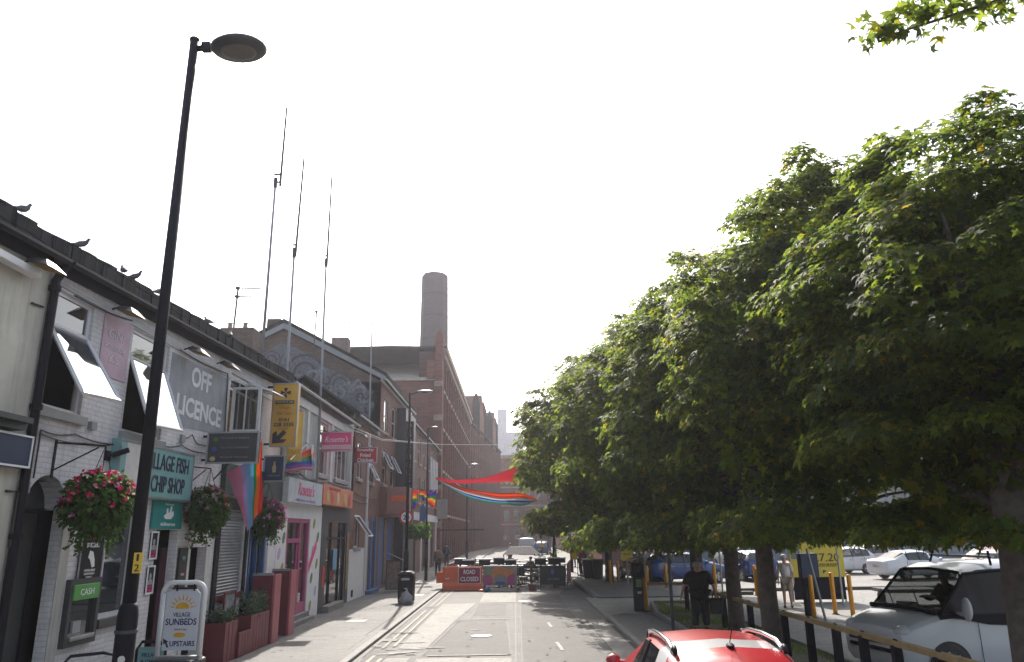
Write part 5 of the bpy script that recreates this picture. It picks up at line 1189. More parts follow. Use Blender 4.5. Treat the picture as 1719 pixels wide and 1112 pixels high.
for (x0, x1, y0, y1, h, lb) in ((-6.45, -5.88, 19.1, 19.6, 1.56, 'tall maroon terrace screen left of the taller bush'), (-6.45, -5.92, 20.6, 21.1, 1.6, 'tall maroon terrace screen next to the pink door')):
    t = thing('terrace_screen', lb, 'screen', (x0, y0, 0), 'tall maroon screens by the bar')
    fbox(x0, x1 - .06, y0 + .04, y1, 0, h, 'board', M_maroon, t); fbox(x1 - .06, x1, y0, y1, 0, h + .02, 'post', mat('rose_paint', (.4, .1, .12), .5), t, .008); fbox(x0, x1 - .07, y0 + .02, y0 + .07, h, h + .06, 'top_rail', M_steel, t)
t = thing('menu_case', 'red framed menu case standing behind the nearest planter', 'menu case', (-6.4, 17.2, 0)); frame_x(t, -6.38, 17.1, 17.8, .6, 1.32, .05, .04, M_maroon); fbox(-6.39, -6.36, 17.15, 17.75, .65, 1.27, 'paper', mat('menu_paper', (.35, .38, .42), .6, var=.7, scale=8), t); fbox(-6.4, -6.36, 17.1, 17.15, 0, .6, 'leg', M_maroon, t)
# A-board by blue doors and steps with rail
t = thing('pavement_sign', 'black framed chalk board standing by the blue doors behind the bin', 'pavement sign', (-5.6, 35.8, 0)); frame_y(t, -5.95, -5.25, 35.8, .05, 1.35, .06, .05, M_dkgrey); fbox(-5.9, -5.3, 35.8, 35.82, .1, 1.3, 'panel', mat('menu_board', (.25, .18, .15), .6, var=.6, scale=6), t)
t = thing('door_steps', 'stone door steps with a pale handrail behind the chalk board', 'steps', (-6.2, 39.5, 0)); fbox(X, X + .9, 39.2, 41.4, 0, .2, 'lower_step', M_kerb, t); fbox(X, X + .6, 39.2, 41.4, .2, .4, 'upper_step', M_kerb, t)
q = MB(); q.tube([(X + .1, 39.2, 1.6), (X + 1.1, 39.2, 1.15), (X + 1.15, 39.2, 0)], .025, 6); q.build('handrail', M_steel, t)
t = thing('green_wall_planter', 'long wall planter of bright green foliage beyond the 20 sign', 'planter', (-5.8, 43.5, 2.6)); fbox(-6.5, -4.95, 43.6, 43.75, 2.55, 2.75, 'trough', M_black, t)
rs = np.random.RandomState(9); n = 1500; p = np.stack([rs.uniform(-6.6, -4.9, n), 43.6 + rs.normal(size=n) * .15, 2.35 + .65 * rs.rand(n)], 1)
leaves('foliage', p, rs.normal(size=(n, 3)) + [0, -1, .6], rs.normal(size=(n, 3)) + [0, 0, -1], .14 + .1 * rs.rand(n), M_leafbright, t, 'oval', (-5.8, 43.5, 2.6))
q = MB(); q.tube([(-4.95, 43.7, 0), (-4.95, 43.7, 2.7)], .03, 6); q.tube([(-6.45, 43.7, 0), (-6.45, 43.7, 2.7)], .03, 6); q.build('support', M_black, t)

# pigeons along the roof edge
def pigeon(loc, rz, label, sc=1., head=.0):
    t = thing('pigeon', label, 'pigeon', loc, 'pigeons on the near roof'); x, y, z = loc
    q = MB(); c, s_ = math.cos(rz), math.sin(rz)
    def L(u, v, w_): return (x + (u * c - v * s_) * sc, y + (u * s_ + v * c) * sc, z + w_ * sc)
    q.tube([L(-.17, 0, .07), L(-.1, 0, .09), L(-.03, 0, .115), L(.05, 0, .14), L(.1, 0, .18), L(.115, 0, .225), L(.13, 0, .25), L(.16, 0, .25)], [.012 * sc, .03 * sc, .06 * sc, .062 * sc, .042 * sc, .028 * sc, .03 * sc, .012 * sc], 10)
    q.build('body', mat('pigeon_grey', (.09, .095, .12), .7, var=.4, scale=20), t, smooth=True)
    q = MB(); q.tube([L(.155, 0, .25), L(.185, 0, .24)], .006 * sc, 5, .002); q.build('beak', M_black, t)
    for k in (-1, 1):
        q = MB(); a = q.ring([L(.06, .055 * k, .16), L(.0, .07 * k, .15), L(-.17, .03 * k, .1), L(-.12, .045 * k, .07), L(.03, .06 * k, .09)]); b = q.ring([L(.06, .05 * k, .16), L(.0, .06 * k, .15), L(-.17, .025 * k, .1), L(-.12, .035 * k, .07), L(.03, .05 * k, .09)]); q.bridge(a, b); q.cap(a); q.cap(b); q.build('wing', mat('wing_grey', (.13, .135, .16), .7), t)
    q = MB(); q.tube([L(.01, .02, .07), L(.02, .02, 0)], .005, 4); q.tube([L(.01, -.02, .07), L(.02, -.02, 0)], .005, 4); q.build('legs', M_maroon, t)
for (y, rz, lb) in ((8.95, 1.2, 'pigeon low on the tiles at the far left of the roof'), (10.3, .6, 'pigeon on the gutter above the drainpipe'), (11.55, 2.4, 'left of two pigeons sitting close together on the roof edge'), (11.9, .2, 'right of two pigeons sitting close together on the roof edge'), (12.8, .9, 'pigeon just left of the near lamp post'), (15.05, 2.9, 'pigeon alone on the roof above OFF LICENCE'), (16.3, 2.0, 'pigeon near the double aerial, furthest along the roof')):
    xx = -6.75; pigeon((-6.42, y, ez(y) + .345), rz, lb, .75)
# ------------------------------------------------------------------ vehicles
def carpaint(name, c, rough=.25): return mat(name, c, rough, metal=.0, var=.06, scale=2, bump=0, coat=.6)
def vehicle(name, label, cat, loc, rz, W, st, paint, glass_side, ws, rear=None, wheels=(1.3, -1.25), wr=.31, group=None, extras=(), side=None, front=None, glassm=None, band=None):
    """st: stations front to back (x, z_bottom, z_belt, z_top, half width, roof half width, cabin?)"""
    t = thing(name, label, cat, loc, group, rz=rz); ORG[t.name] = (0, 0, 0)
    V = []; ringn = 8
    def half(s):
        x, zb, zl, zt, w_, wr_, cab = s
        if cab: return [(0, zb), (w_ * .8, zb), (w_ * .97, zb + .1), (w_, zb + (zl - zb) * .55), (w_ * .965, zl), (wr_ + (w_ * .965 - wr_) * .12, zt - .09), (wr_ * .82, zt - .015), (0, zt + .015)]
        return [(0, zb), (w_ * .8, zb), (w_ * .97, zb + .1), (w_, zb + (zl - zb) * .55), (w_ * .965, zl - .02), (w_ * .9, zl + (zt - zl) * .5), (w_ * .6, zt), (0, zt + .015)]
    body = MB(); sgs = {}; wg = MB(); rg = MB(); bd = MB(); rings = []
    for s in st: rings.append([(s[0], y, z) for y, z in half(s)])
    def put(tgt, i, j, sgn):
        a, b, c, d = rings[i][j], rings[i][j + 1], rings[i + 1][j + 1], rings[i + 1][j]
        P = [(p[0], p[1] * sgn, p[2]) for p in (a, b, c, d)]
        tgt.face(P if sgn < 0 else P[::-1])
    for i in range(len(st) - 1):
        for j in range(7):
            for sgn in (1, -1):
                tgt = body
                if j == 4 and i in glass_side: tgt = sgs.setdefault((sgn, i - list(glass_side).index(i)), MB())
                if j in (5, 6) and i in ws: tgt = wg
                if rear is not None and j in (5, 6) and i in rear: tgt = rg
                if band and i in band and j >= 4: tgt = bd
                put(tgt, i, j, sgn)
    for i, rev in ((0, False), (len(st) - 1, True)):
        r_ = rings[i]; P = [(p[0], p[1], p[2]) for p in r_] + [(p[0], -p[1], p[2]) for p in reversed(r_[1:-1])]
        body.face(P if rev else P[::-1])
    G = glassm or M_carglass
    def fin(mb, nm, m, smooth=True):
        if not mb.f: return None
        o = mb.build(nm, m, t, fix=False)
        bm = bmesh.new(); bm.from_mesh(o.data); bmesh.ops.remove_doubles(bm, verts=bm.verts, dist=.0005); bmesh.ops.recalc_face_normals(bm, faces=bm.faces)
        bm.to_mesh(o.data); bm.free()
        for p in o.data.polygons: p.use_smooth = smooth
        if smooth and nm == 'body':
            md = o.modifiers.new('b', 'BEVEL'); md.width = .025; md.segments = 2; md.limit_method = 'ANGLE'; md.angle_limit = R(28)
        return o
    b_ = fin(body, 'body', paint)
    for (sn, _k), sg in sgs.items(): fin(sg, 'side_window', (M_vanside if sn > 0 else G) if glassm else M_carglass, False)
    fin(bd, 'white_roof_band', carpaint('band_white', (.5, .5, .5)))
    fin(wg, 'windscreen', G, False); fin(rg, 'rear_window', G, False)
    for xw in wheels:
        for sgn in (1, -1):
            wy = W * sgn
            q = MB(); q.prism([(xw + (wr + .06) * math.cos(a), wr - .01 + (wr + .06) * math.sin(a)) for a in np.linspace(0, PI, 15)], 1, wy - .01 * sgn, wy + .004 * sgn); q.build('wheel_arch', M_blackplastic, t)
            q = MB(); q.prism([(xw + wr * math.cos(a), wr + wr * math.sin(a)) for a in np.linspace(0, 2 * PI, 25)[:-1]], 1, wy - .2 * sgn, wy + .012 * sgn); wh = q.build('wheel', M_blackplastic, t, bevel=.02)
            q = MB()
            q.prism([(xw + wr * .66 * math.cos(a), wr + wr * .66 * math.sin(a)) for a in np.linspace(0, 2 * PI, 21)[:-1]], 1, wy + .012 * sgn, wy + .016 * sgn)
            q.build('rim', M_dkgrey, wh)
            q = MB()
            for k in range(5):
                a = k * 2 * PI / 5; c, s_ = math.cos(a), math.sin(a)
                q.prism([(xw + c * u - s_ * v, wr + s_ * u + c * v) for u, v in ((.02, -.035), (wr * .66, -.045), (wr * .66, .045), (.02, .035))], 1, wy + .016 * sgn, wy + .026 * sgn)
            q.build('spokes', M_steel, wh)
    for e in extras: e(t)
    return t
M_carglass = glassy('car_glass', (.015, .018, .02), rough=.04, trans=.35, ior=1.6)
M_vanside = mat('tinted_side_glass', (.03, .018, .02), .25, spec=.25, bump=0)
M_vanglass = glassy('van_glass', (.02, .02, .022), rough=.03, trans=.55, ior=1.7)
M_head = mat('headlamp', (.7, .72, .75), .1, bump=0); M_tail = mat('tail_lamp_red', (.6, .02, .03), .2, bump=0)
def lights(xf, xr, y, zf, zr, plate=True):
    def f(t):
        for s in (1, -1):
            q = MB(); q.ball((xf, y * s, zf), .12, .17, .08, 12, 6); q.build('headlight', M_head, t, smooth=True)
            q = MB(); q.ball((xr, y * s * 1.03, zr), .07, .12, .13, 12, 6); q.build('tail_light', M_tail, t, smooth=True)
        if plate:
            q = MB(); q.box(xf + .13, xf + .15, -.26, .26, .38, .49); q.build('number_plate', M_white, t)
            q = MB(); q.box(xr - .12, xr - .07, -.26, .26, .62, .73); q.build('number_plate', M_yellow, t)
            q = MB(); q.box(xf + .08, xf + .135, -.5, .5, .5, .62); q.build('grille', M_black, t)
    return f
def mirrors(x, y, z, m):
    def f(t):
        for s in (1, -1): q = MB(); q.ball((x, (y + .1) * s, z), .07, .11, .075, 10, 6); q.tube([(x, (y - .06) * s, z - .04), (x, y * s + .05 * s, z - .02)], .025, 6); q.build('mirror', m, t, smooth=True)
    return f
def pillars(xs, y0, y1, z0, z1, m=None):
    def f(t):
        for s in (1, -1):
            for x, dx in xs: q = MB(); q.tube([(x, y0 * s, z0), (x + dx, y1 * s, z1)], .022, 6); q.build('window_trim', m or M_black, t)
    return f
def doorlines(xs, w_, z0, z1):
    def f(t):
        for s in (1, -1):
            q = MB()
            for x in xs: q.box(x - .006, x + .006, w_ * s - .012, w_ * s + .003, z0, z1)
            q.build('door_seam', M_black, t)
            for x in xs[1:]: q = MB(); q.box(x + .08, x + .24, w_ * s - .01, w_ * s + .025, .8, .83); q.build('door_handle', M_steel, t, bevel=.005)
    return f
HATCH = [(2.02, .38, .58, .62, .60, 0, 0), (1.96, .25, .66, .72, .74, 0, 0), (1.7, .2, .78, .84, .82, 0, 0), (1.35, .2, .88, .93, .86, 0, 0), (.98, .2, .93, 1.0, .87, 0, 0), (.25, .2, .94, 1.42, .88, .62, 1), (-.1, .2, .95, 1.48, .88, .66, 1), (-.55, .2, .96, 1.5, .88, .67, 1), (-1.1, .2, .98, 1.48, .88, .66, 1), (-1.6, .22, 1.0, 1.4, .86, .62, 1), (-1.93, .25, 1.02, 1.08, .82, .6, 0), (-2.03, .35, .9, .95, .78, 0, 0)]
SEDAN = [(2.25, .38, .58, .62, .62, 0, 0), (2.18, .25, .66, .72, .76, 0, 0), (1.85, .2, .76, .84, .84, 0, 0), (1.4, .2, .86, .94, .88, 0, 0), (.95, .2, .92, .99, .89, 0, 0), (.2, .2, .93, 1.38, .9, .62, 1), (-.2, .2, .94, 1.43, .9, .66, 1), (-.8, .2, .95, 1.41, .9, .65, 1), (-1.1, .2, .96, 1.35, .89, .62, 1), (-1.72, .22, .97, 1.04, .88, .7, 0), (-2.2, .25, .93, 1.0, .83, 0, 0), (-2.3, .35, .85, .9, .76, 0, 0)]
def hatch(label, loc, rz, col, nm='c', group='cars in the car park', cat='car', st=HATCH, sedan=False, extra=()):
    P = carpaint('paint_' + nm, col)
    gs = (5, 6, 7) if sedan else (5, 6, 7, 8); ws = (4,); rr = (8,) if sedan else (9,)
    L = 2.18 if sedan else 1.95
    return vehicle('parked_car', label, cat, loc, rz, .87 if not sedan else .89, st, P, gs, ws, rr, (1.3, -1.28), .31, group,
                   (lights(L - .05, -L, .64, .66, .82), mirrors(.75, .86, 1.0, P), pillars([(-.38, .0), (-1.05, 0)], .86, .68, .96, 1.44), doorlines((.72, -.36, -1.15), .872, .35, .93)) + tuple(extra))

# red hatchback at the bottom of the frame, seen from behind
RED = carpaint('paint_red_near', (.42, .02, .028), .3)
SUVH = [(2.02, .38, .62, .66, .60, 0, 0), (1.96, .25, .72, .78, .74, 0, 0), (1.7, .2, .86, .92, .84, 0, 0), (1.35, .2, .95, 1.0, .88, 0, 0), (1.0, .2, .99, 1.06, .89, 0, 0), (.3, .2, 1.0, 1.45, .9, .58, 1), (-.05, .2, 1.01, 1.515, .9, .635, 1), (-.5, .2, 1.02, 1.54, .9, .655, 1), (-1.0, .2, 1.04, 1.53, .9, .655, 1), (-1.36, .2, 1.05, 1.5, .9, .645, 1), (-1.62, .22, 1.06, 1.45, .88, .62, 1), (-1.72, .22, 1.06, 1.40, .88, .61, 1), (-1.98, .25, 1.07, 1.12, .84, .6, 0), (-2.08, .35, .9, .95, .78, 0, 0)]
def red_extras(t):
    for s in (1, -1):
        q = MB(); pts = [(.05, .6 * s, 1.45), (-.02, .6 * s, 1.5), (-.25, .605 * s, 1.54), (-.7, .61 * s, 1.56), (-1.15, .61 * s, 1.545), (-1.35, .605 * s, 1.49), (-1.4, .6 * s, 1.45)]
        q.tube(pts, [.02, .026, .026, .026, .026, .024, .02], 10); q.build('roof_rail', mat('polished_rail', (.75, .75, .77), .15, metal=.9, var=.05, bump=0), t, smooth=True)
        q = MB(); q.tube([(-1.32, .6 * s, 1.46), (-1.4, .6 * s, 1.515), (-1.46, .6 * s, 1.47)], .03, 8); q.tube([(.1, .6 * s, 1.44), (.02, .6 * s, 1.5)], .03, 8); q.build('rail_foot', M_black, t, smooth=True)
    q = MB(); q.ball((-1.38, -.02, 1.525), .08, .045, .03, 12, 5); q.tube([(-1.36, -.02, 1.54), (-1.52, -.02, 1.74)], .006, 6); q.build('aerial', M_black, t)
    q = MB(); q.tube([(-1.95, 0, 1.13), (-1.92, .25, 1.2)], .012, 5); q.build('wiper', M_black, t)
rc = vehicle('parked_car', 'red hatchback with silver roof rails and a white roof band, nearest the camera', 'car', (2.16, 9.5, -.13), PI / 2, .89, SUVH, RED, (5, 6, 7), (4,), (11,), (1.3, -1.28), .32, None,
             (lights(1.9, -2.0, .66, .72, .9), mirrors(.8, .88, 1.06, RED), pillars([(-.4, .0)], .88, .66, 1.02, 1.46), doorlines((.75, -.38, -1.2), .892, .35, .98), red_extras), band=(8,))
rc.scale = (1, .93, .98)
# white van behind the rail
VAN = [(2.34, .4, .7, .76, .72, 0, 0), (2.3, .25, .8, .88, .84, 0, 0), (2.12, .2, .92, 1.0, .93, 0, 0), (1.85, .2, 1.0, 1.1, .96, 0, 0), (1.62, .2, 1.06, 1.16, .97, 0, 0), (.98, .2, 1.1, 1.84, .98, .78, 1), (.7, .2, 1.1, 1.92, .98, .81, 1), (.45, .2, 1.1, 1.93, .98, .82, 1), (-.3, .2, 1.1, 1.96, .98, .84, 1), (-.42, .2, 1.1, 1.96, .98, .84, 1), (-2.2, .2, 1.1, 1.95, .98, .84, 1), (-2.4, .22, 1.08, 1.9, .96, .82, 1), (-2.43, .3, 1.0, 1.8, .94, .8, 1)]
VW = carpaint('paint_van_white', (.62, .64, .68), .3)
def van_extras(t):
    for s in (1, -1):
        q = MB(); q.ball((1.25, 1.14 * s, 1.22), .07, .1, .19, 12, 8); q.tube([(1.3, .95 * s, 1.15), (1.25, 1.1 * s, 1.12)], .03, 6); q.build('mirror', VW, t, smooth=True)
        q = MB(); q.tube([(1.6, .93 * s, 1.12), (.97, .83 * s, 1.77), (-.35, .88 * s, 1.86)], .028, 8); q.build('window_trim', M_black, t)
        if s > 0: q = MB(); q.prism([(1.66, 1.1), (1.2, 1.04), (.75, .95), (.2, .92), (-.38, 1.04), (-.38, 1.11), (1.55, 1.13)], 1, .955, .985); q.build('window_trim', M_black, t)
        for x in (.35, -.7, -1.9): q = MB(); q.tube([(x, .78 * s, 1.9), (x - .05, .7 * s, 2.14)], .022, 6); q.build('rack_post', M_black, t)
        q = MB(); q.box(.95, .955, .975 * s, .985 * s, .35, 1.0); q.box(-.4, -.39, .975 * s, .985 * s, .35, 1.0); q.build('door_seam', M_black, t)
    for x in (.35, -.7, -1.9): q = MB(); q.box(x - .08, x - .02, -.8, .8, 2.02, 2.06); q.build('rack_bar', M_steel, t)
    q = MB(); q.tube([(1.66, .5, 1.2), (1.38, .0, 1.48)], .01, 5); q.tube([(1.66, -.2, 1.2), (1.4, -.7, 1.45)], .01, 5); q.build('wiper', M_black, t)
    q = MB(); q.prism([(1.5, 1.0), (1.5, 1.1), (1.0, 1.16), (1.0, 1.0)], 1, -.85, .85); q.build('dashboard', M_blackplastic, t)
    for y in (.4, -.4): q = MB(); q.box(-.25, -.1, y - .25, y + .25, .5, 1.45); q.box(-.3, .3, y - .25, y + .25, .5, .75); q.build('seat', M_blackplastic, t, bevel=.04)
    for k, (x, y) in enumerate(((1.3, .45), (1.25, 0), (1.2, -.5))): q = MB(); q.box(x - .15, x + .05, y - .2, y + .15, 1.12, 1.17 + .02 * k); q.build('paper', M_offwhite, t)
    q = MB(); q.box(-.5, -.46, -.9, .9, .4, 1.86); q.build('bulkhead', M_greymetal, t)
    q = MB(); q.tube([(.99, -.74, 1.79), (.99, 0, 1.83), (.99, .74, 1.79)], .028, 6); q.build('windscreen_header', M_black, t)
    q = MB(); q.tube([(1.66, -.88, 1.15), (1.7, 0, 1.19), (1.66, .88, 1.15)], .045, 6); q.build('cowl', M_black, t)
    q = MB(); q.box(2.3, 2.38, -.6, .6, .62, .68); q.box(2.3, 2.38, -.6, .6, .5, .56); q.build('grille', M_black, t)
    for s in (1, -1): q = MB(); q.ball((2.16, .7 * s, .84), .17, .18, .11, 12, 6); q.build('headlight', M_head, t, smooth=True)
van = vehicle('parked_van', 'white van with roof rack parked behind the yellow rail, driver inside', 'van', (8.65, 14.6, -.06), PI + R(9), .97, VAN, VW, (4, 5, 6, 7), (4,), None, (1.55, -1.6), .33, None, (van_extras,), glassm=M_vanglass)

# ------------------------------------------------------------------ people
def person(label, loc, rz, J, cl, hair, H=1.75, group=None, name='person'):
    """J overrides joints (x forward, y left, z up, metres for a 1.75 m figure); cl: list of (name, material, chains)"""
    t = thing(name, label, 'person', loc, group, rz=rz); k = H / 1.75
    j = dict(pel=(0, 0, .95), wai=(0, 0, 1.08), che=(.0, 0, 1.28), nck=(-.01, 0, 1.47), jaw=(.015, 0, 1.55), hed=(.01, 0, 1.64), top=(0, 0, 1.71),
             shl=(0, .17, 1.42), ell=(-.03, .24, 1.13), wrl=(.05, .25, .88), shr=(0, -.17, 1.42), elr=(-.03, -.24, 1.13), wrr=(.05, -.25, .88),
             hpl=(0, .09, .9), knl=(.03, .1, .5), anl=(-.02, .11, .09), tol=(.13, .12, .035), hpr=(0, -.09, .9), knr=(.03, -.1, .5), anr=(-.02, -.11, .09), tor=(.13, -.12, .035))
    j.update(J); rd = dict(pel=.135, wai=.125, che=.14, nck=.055, jaw=.07, hed=.095, top=.07, shl=.06, ell=.042, wrl=.028, shr=.06, elr=.042, wrr=.028, hpl=.09, knl=.06, anl=.04, tol=.03, hpr=.09, knr=.06, anr=.04, tor=.03)
    ed = [('pel', 'wai'), ('wai', 'che'), ('che', 'nck'), ('nck', 'jaw'), ('jaw', 'hed'), ('hed', 'top'), ('che', 'shl'), ('shl', 'ell'), ('ell', 'wrl'), ('che', 'shr'), ('shr', 'elr'), ('elr', 'wrr'), ('pel', 'hpl'), ('hpl', 'knl'), ('knl', 'anl'), ('anl', 'tol'), ('pel', 'hpr'), ('hpr', 'knr'), ('knr', 'anr'), ('anr', 'tor')]
    j = {a: Vector(b) for a, b in j.items()}
    for s, w_, e_ in (('l', 'wrl', 'ell'), ('r', 'wrr', 'elr')):
        d = (j[w_] - j[e_]).normalized(); sd = Vector((1, 0, 0)) - d * d.x; sd.normalize(); p = j[w_] + d * .06; j['pa' + s] = p; rd['pa' + s] = .03; ed.append((w_, 'pa' + s))
        inn = Vector((0, -1 if s == 'l' else 1, 0))
        for f, (o, L) in enumerate(((.03, .07), (.011, .08), (-.009, .075), (-.028, .06))):
            a = p + sd * o + d * .03; b = a + d * L * .5; c = b + d * L * .4 + inn * .02
            for n_, q_, r_ in (('a', a, .011), ('b', b, .0095), ('c', c, .008)): j[f'f{s}{f}{n_}'] = q_; rd[f'f{s}{f}{n_}'] = r_
            ed += [('pa' + s, f'f{s}{f}a'), (f'f{s}{f}a', f'f{s}{f}b'), (f'f{s}{f}b', f'f{s}{f}c')]
        a = p + sd * .045 - d * .01; b = a + d * .035 + sd * .012; j['t' + s + 'a'] = a; j['t' + s + 'b'] = b; rd['t' + s + 'a'] = .012; rd['t' + s + 'b'] = .009; ed += [('pa' + s, 't' + s + 'a'), ('t' + s + 'a', 't' + s + 'b')]
    def skin(nm, m, edges, rr, root, sub=1):
        names = sorted({a for e in edges for a in e}); me = bpy.data.meshes.new(nm)
        me.from_pydata([j[a] * k for a in names], [(names.index(a), names.index(b)) for a, b in edges], [])
        o = bpy.data.objects.new(nm, me); C.objects.link(o); md = o.modifiers.new('s', 'SKIN'); md.use_smooth_shade = True
        for i, a in enumerate(names):
            r_ = rr(a) * k; me.skin_vertices[0].data[i].radius = (r_, r_); me.skin_vertices[0].data[i].use_root = a == root
        ms = o.modifiers.new('u', 'SUBSURF'); ms.levels = ms.render_levels = sub
        dg = bpy.context.evaluated_depsgraph_get(); dg.update()
        m2 = bpy.data.meshes.new_from_object(o.evaluated_get(dg)); bpy.data.objects.remove(o); m2.materials.clear(); m2.materials.append(m)
        for p in m2.polygons: p.use_smooth = True
        m2.name = nm; o = bpy.data.objects.new(nm, m2); C.objects.link(o); o.parent = t; ORG[o.name] = (0, 0, 0); return o
    skin('body', M_skin, ed, lambda a: rd[a], 'pel')
    for nm, m, edges, grow, root in cl: skin(nm, m, edges, lambda a, g=grow: rd[a] * g.get(a, 1.12) + .008, root)
    h = j['hed'] * k; f = Vector((1, 0, 0))
    for s in (1, -1):
        q = MB(); q.ball((h.x + .088 * k, h.y + .033 * s, h.z + .0), .012, .016, .01, 8, 5); q.build('eye', M_white, t)
        q = MB(); q.ball((h.x + .0, h.y + .094 * k * s, h.z - .01), .02, .012, .032, 8, 5); q.build('ear', M_skin, t)
    q = MB(); q.tube([(h.x + .085 * k, h.y, h.z + .01), (h.x + .115 * k, h.y, h.z - .035), (h.x + .085 * k, h.y, h.z - .04)], .011, 6); q.build('nose', M_skin, t)
    q = MB(); q.box(h.x + .08 * k, h.x + .09 * k, h.y - .022, h.y + .022, h.z - .066, h.z - .06); q.build('mouth', M_palepink, t)
    if hair:
        q = MB(); q.ball((h.x - .018, h.y, h.z + .035), .105 * k, .102 * k, .085 * k, 14, 8); q.build('hair', hair, t, smooth=True)
    for s in ('l', 'r'):
        ss = MB(); a, b = j['an' + s] * k, j['to' + s] * k; ss.tube([a + Vector((-.05, 0, -.045)), (a + b) / 2 + Vector((0, 0, -.01)), b + Vector((.03, 0, 0))], [.04, .048, .035], 8); ss.build('shoe', M_blackplastic, t, smooth=True)
    return t
TOP = [('pel', 'wai'), ('wai', 'che'), ('che', 'shl'), ('che', 'shr')]; SLV = [('shl', 'ell'), ('shr', 'elr')]; LSL = SLV + [('ell', 'wrl'), ('elr', 'wrr')]
LEG = [('pel', 'hpl'), ('hpl', 'knl'), ('pel', 'hpr'), ('hpr', 'knr')]; LLG = LEG + [('knl', 'anl'), ('knr', 'anr')]
black_cloth = mat('black_cloth', (.018, .018, .022), .85, bump=.2); grey_hair = mat('grey_hair', (.45, .45, .46), .7); dark_hair = mat('dark_hair', (.03, .022, .018), .6)
G = dict(pel=1.2, wai=1.25, che=1.15, shl=1.25, shr=1.25, ell=1.25, elr=1.25, wrl=1.5, wrr=1.5, knl=1.15, knr=1.15, anl=1.25, anr=1.25)
GF = dict(pel=1.6, wai=1.75, che=1.6, shl=1.5, shr=1.5, ell=1.7, elr=1.7)
pb_ = person('person in black with grey hair carrying a dark bag, seen from behind by the verge', (4.85, 20.7, 0), R(80), dict(che=(.0, 0, 1.3), ell=(-.06, .3, 1.14), wrl=(.02, .36, .88), elr=(-.04, -.3, 1.14), wrr=(.04, -.33, .88), anl=(-.1, .12, .09), tol=(.05, .13, .035)),
       [('top', black_cloth, TOP + SLV, GF, 'pel'), ('trousers', black_cloth, LLG, dict(pel=1.3, hpl=1.3, hpr=1.3, knl=1.4, knr=1.4, anl=1.6, anr=1.6), 'pel')], grey_hair, 1.7)
pb_.scale = (1.15, 1.3, 1)
t = thing('shoulder_bag', 'dark shopping bag held low by the person in black', 'bag', (5.3, 20.7, .3))
q = MB(); q.prism([(5.12, .38), (5.42, .38), (5.46, .78), (5.1, .78)], 1, 20.6, 20.78); q.build('bag', M_blackplastic, t, bevel=.03); q = MB(); q.tube([(5.18, 20.69, .78), (5.22, 20.69, .9), (5.3, 20.69, .9), (5.36, 20.69, .78)], .012, 6); q.build('handle', M_black, t)
person('person in white t-shirt and beige shorts standing beyond the tree trunk', (9.15, 26.4, -.03), R(250), dict(hed=(.03, 0, 1.63)),
       [('t_shirt', M_offwhite, TOP + SLV, dict(G, ell=1.0, elr=1.0), 'pel'), ('shorts', mat('beige_cloth', (.4, .33, .25), .85), LEG, dict(hpl=1.2, hpr=1.2, knl=1.5, knr=1.5), 'pel')], grey_hair, 1.72)
person('pedestrian in brown jacket and dark trousers on the left pavement by the orange barrier', (-4.72, 47.5, 0), R(100), dict(knl=(.12, .1, .5), anl=(.1, .11, .1), tol=(.24, .12, .05), anr=(-.2, -.1, .14), tor=(-.08, -.11, .04), elr=(-.1, -.25, 1.13)),
       [('jacket', mat('brown_jacket', (.16, .11, .08), .8), TOP + LSL, GF, 'pel'), ('trousers', black_cloth, LLG, G, 'pel')], dark_hair, 1.72)
person('pedestrian in a dark blue coat further along the left pavement', (-5.3, 60, 0), R(80), {}, [('coat', mat('navy_coat', (.03, .045, .1), .8), TOP + LSL + LEG, GF, 'pel'), ('trousers', black_cloth, LLG, G, 'pel')], dark_hair, 1.8)
person('person in a dark red top standing on the right pavement past the maroon screen', (3.9, 46, 0), R(200), {}, [('top', mat('dark_red_cloth', (.18, .03, .05), .8), TOP + LSL, G, 'pel'), ('trousers', black_cloth, LLG, G, 'pel')], dark_hair, 1.75)
person('person in dark clothes beside the one in dark red on the right pavement', (4.3, 48, 0), R(160), {}, [('top', black_cloth, TOP + LSL, G, 'pel'), ('trousers', black_cloth, LLG, G, 'pel')], dark_hair, 1.7)
person('worker in a yellow vest in the road beyond the pub tables', (3.0, 86, -.08), R(180), {}, [('vest', M_yellow, TOP, GF, 'pel'), ('trousers', black_cloth, LLG, G, 'pel')], dark_hair, 1.78)
sit = dict(pel=(0, 0, .5), wai=(-.04, 0, .62), che=(-.03, 0, .85), nck=(0, 0, 1.03), jaw=(.03, 0, 1.1), hed=(.02, 0, 1.18), top=(.01, 0, 1.25), shl=(0, .18, .97), shr=(0, -.18, .97), ell=(.15, .26, .75), elr=(.15, -.26, .75), wrl=(.38, .15, .8), wrr=(.38, -.15, .8),
           hpl=(.05, .09, .48), hpr=(.05, -.09, .48), knl=(.45, .12, .55), knr=(.45, -.12, .55), anl=(.55, .12, .12), anr=(.55, -.12, .12), tol=(.7, .12, .08), tor=(.7, -.12, .08))
person('driver in a dark top sitting behind the windscreen of the white van', (8.25, 15.0, .42), PI + R(9), sit, [('top', mat('plum_cloth', (.08, .05, .06), .8), TOP + LSL, G, 'pel'), ('trousers', black_cloth, LLG, G, 'pel')], grey_hair, 1.75)

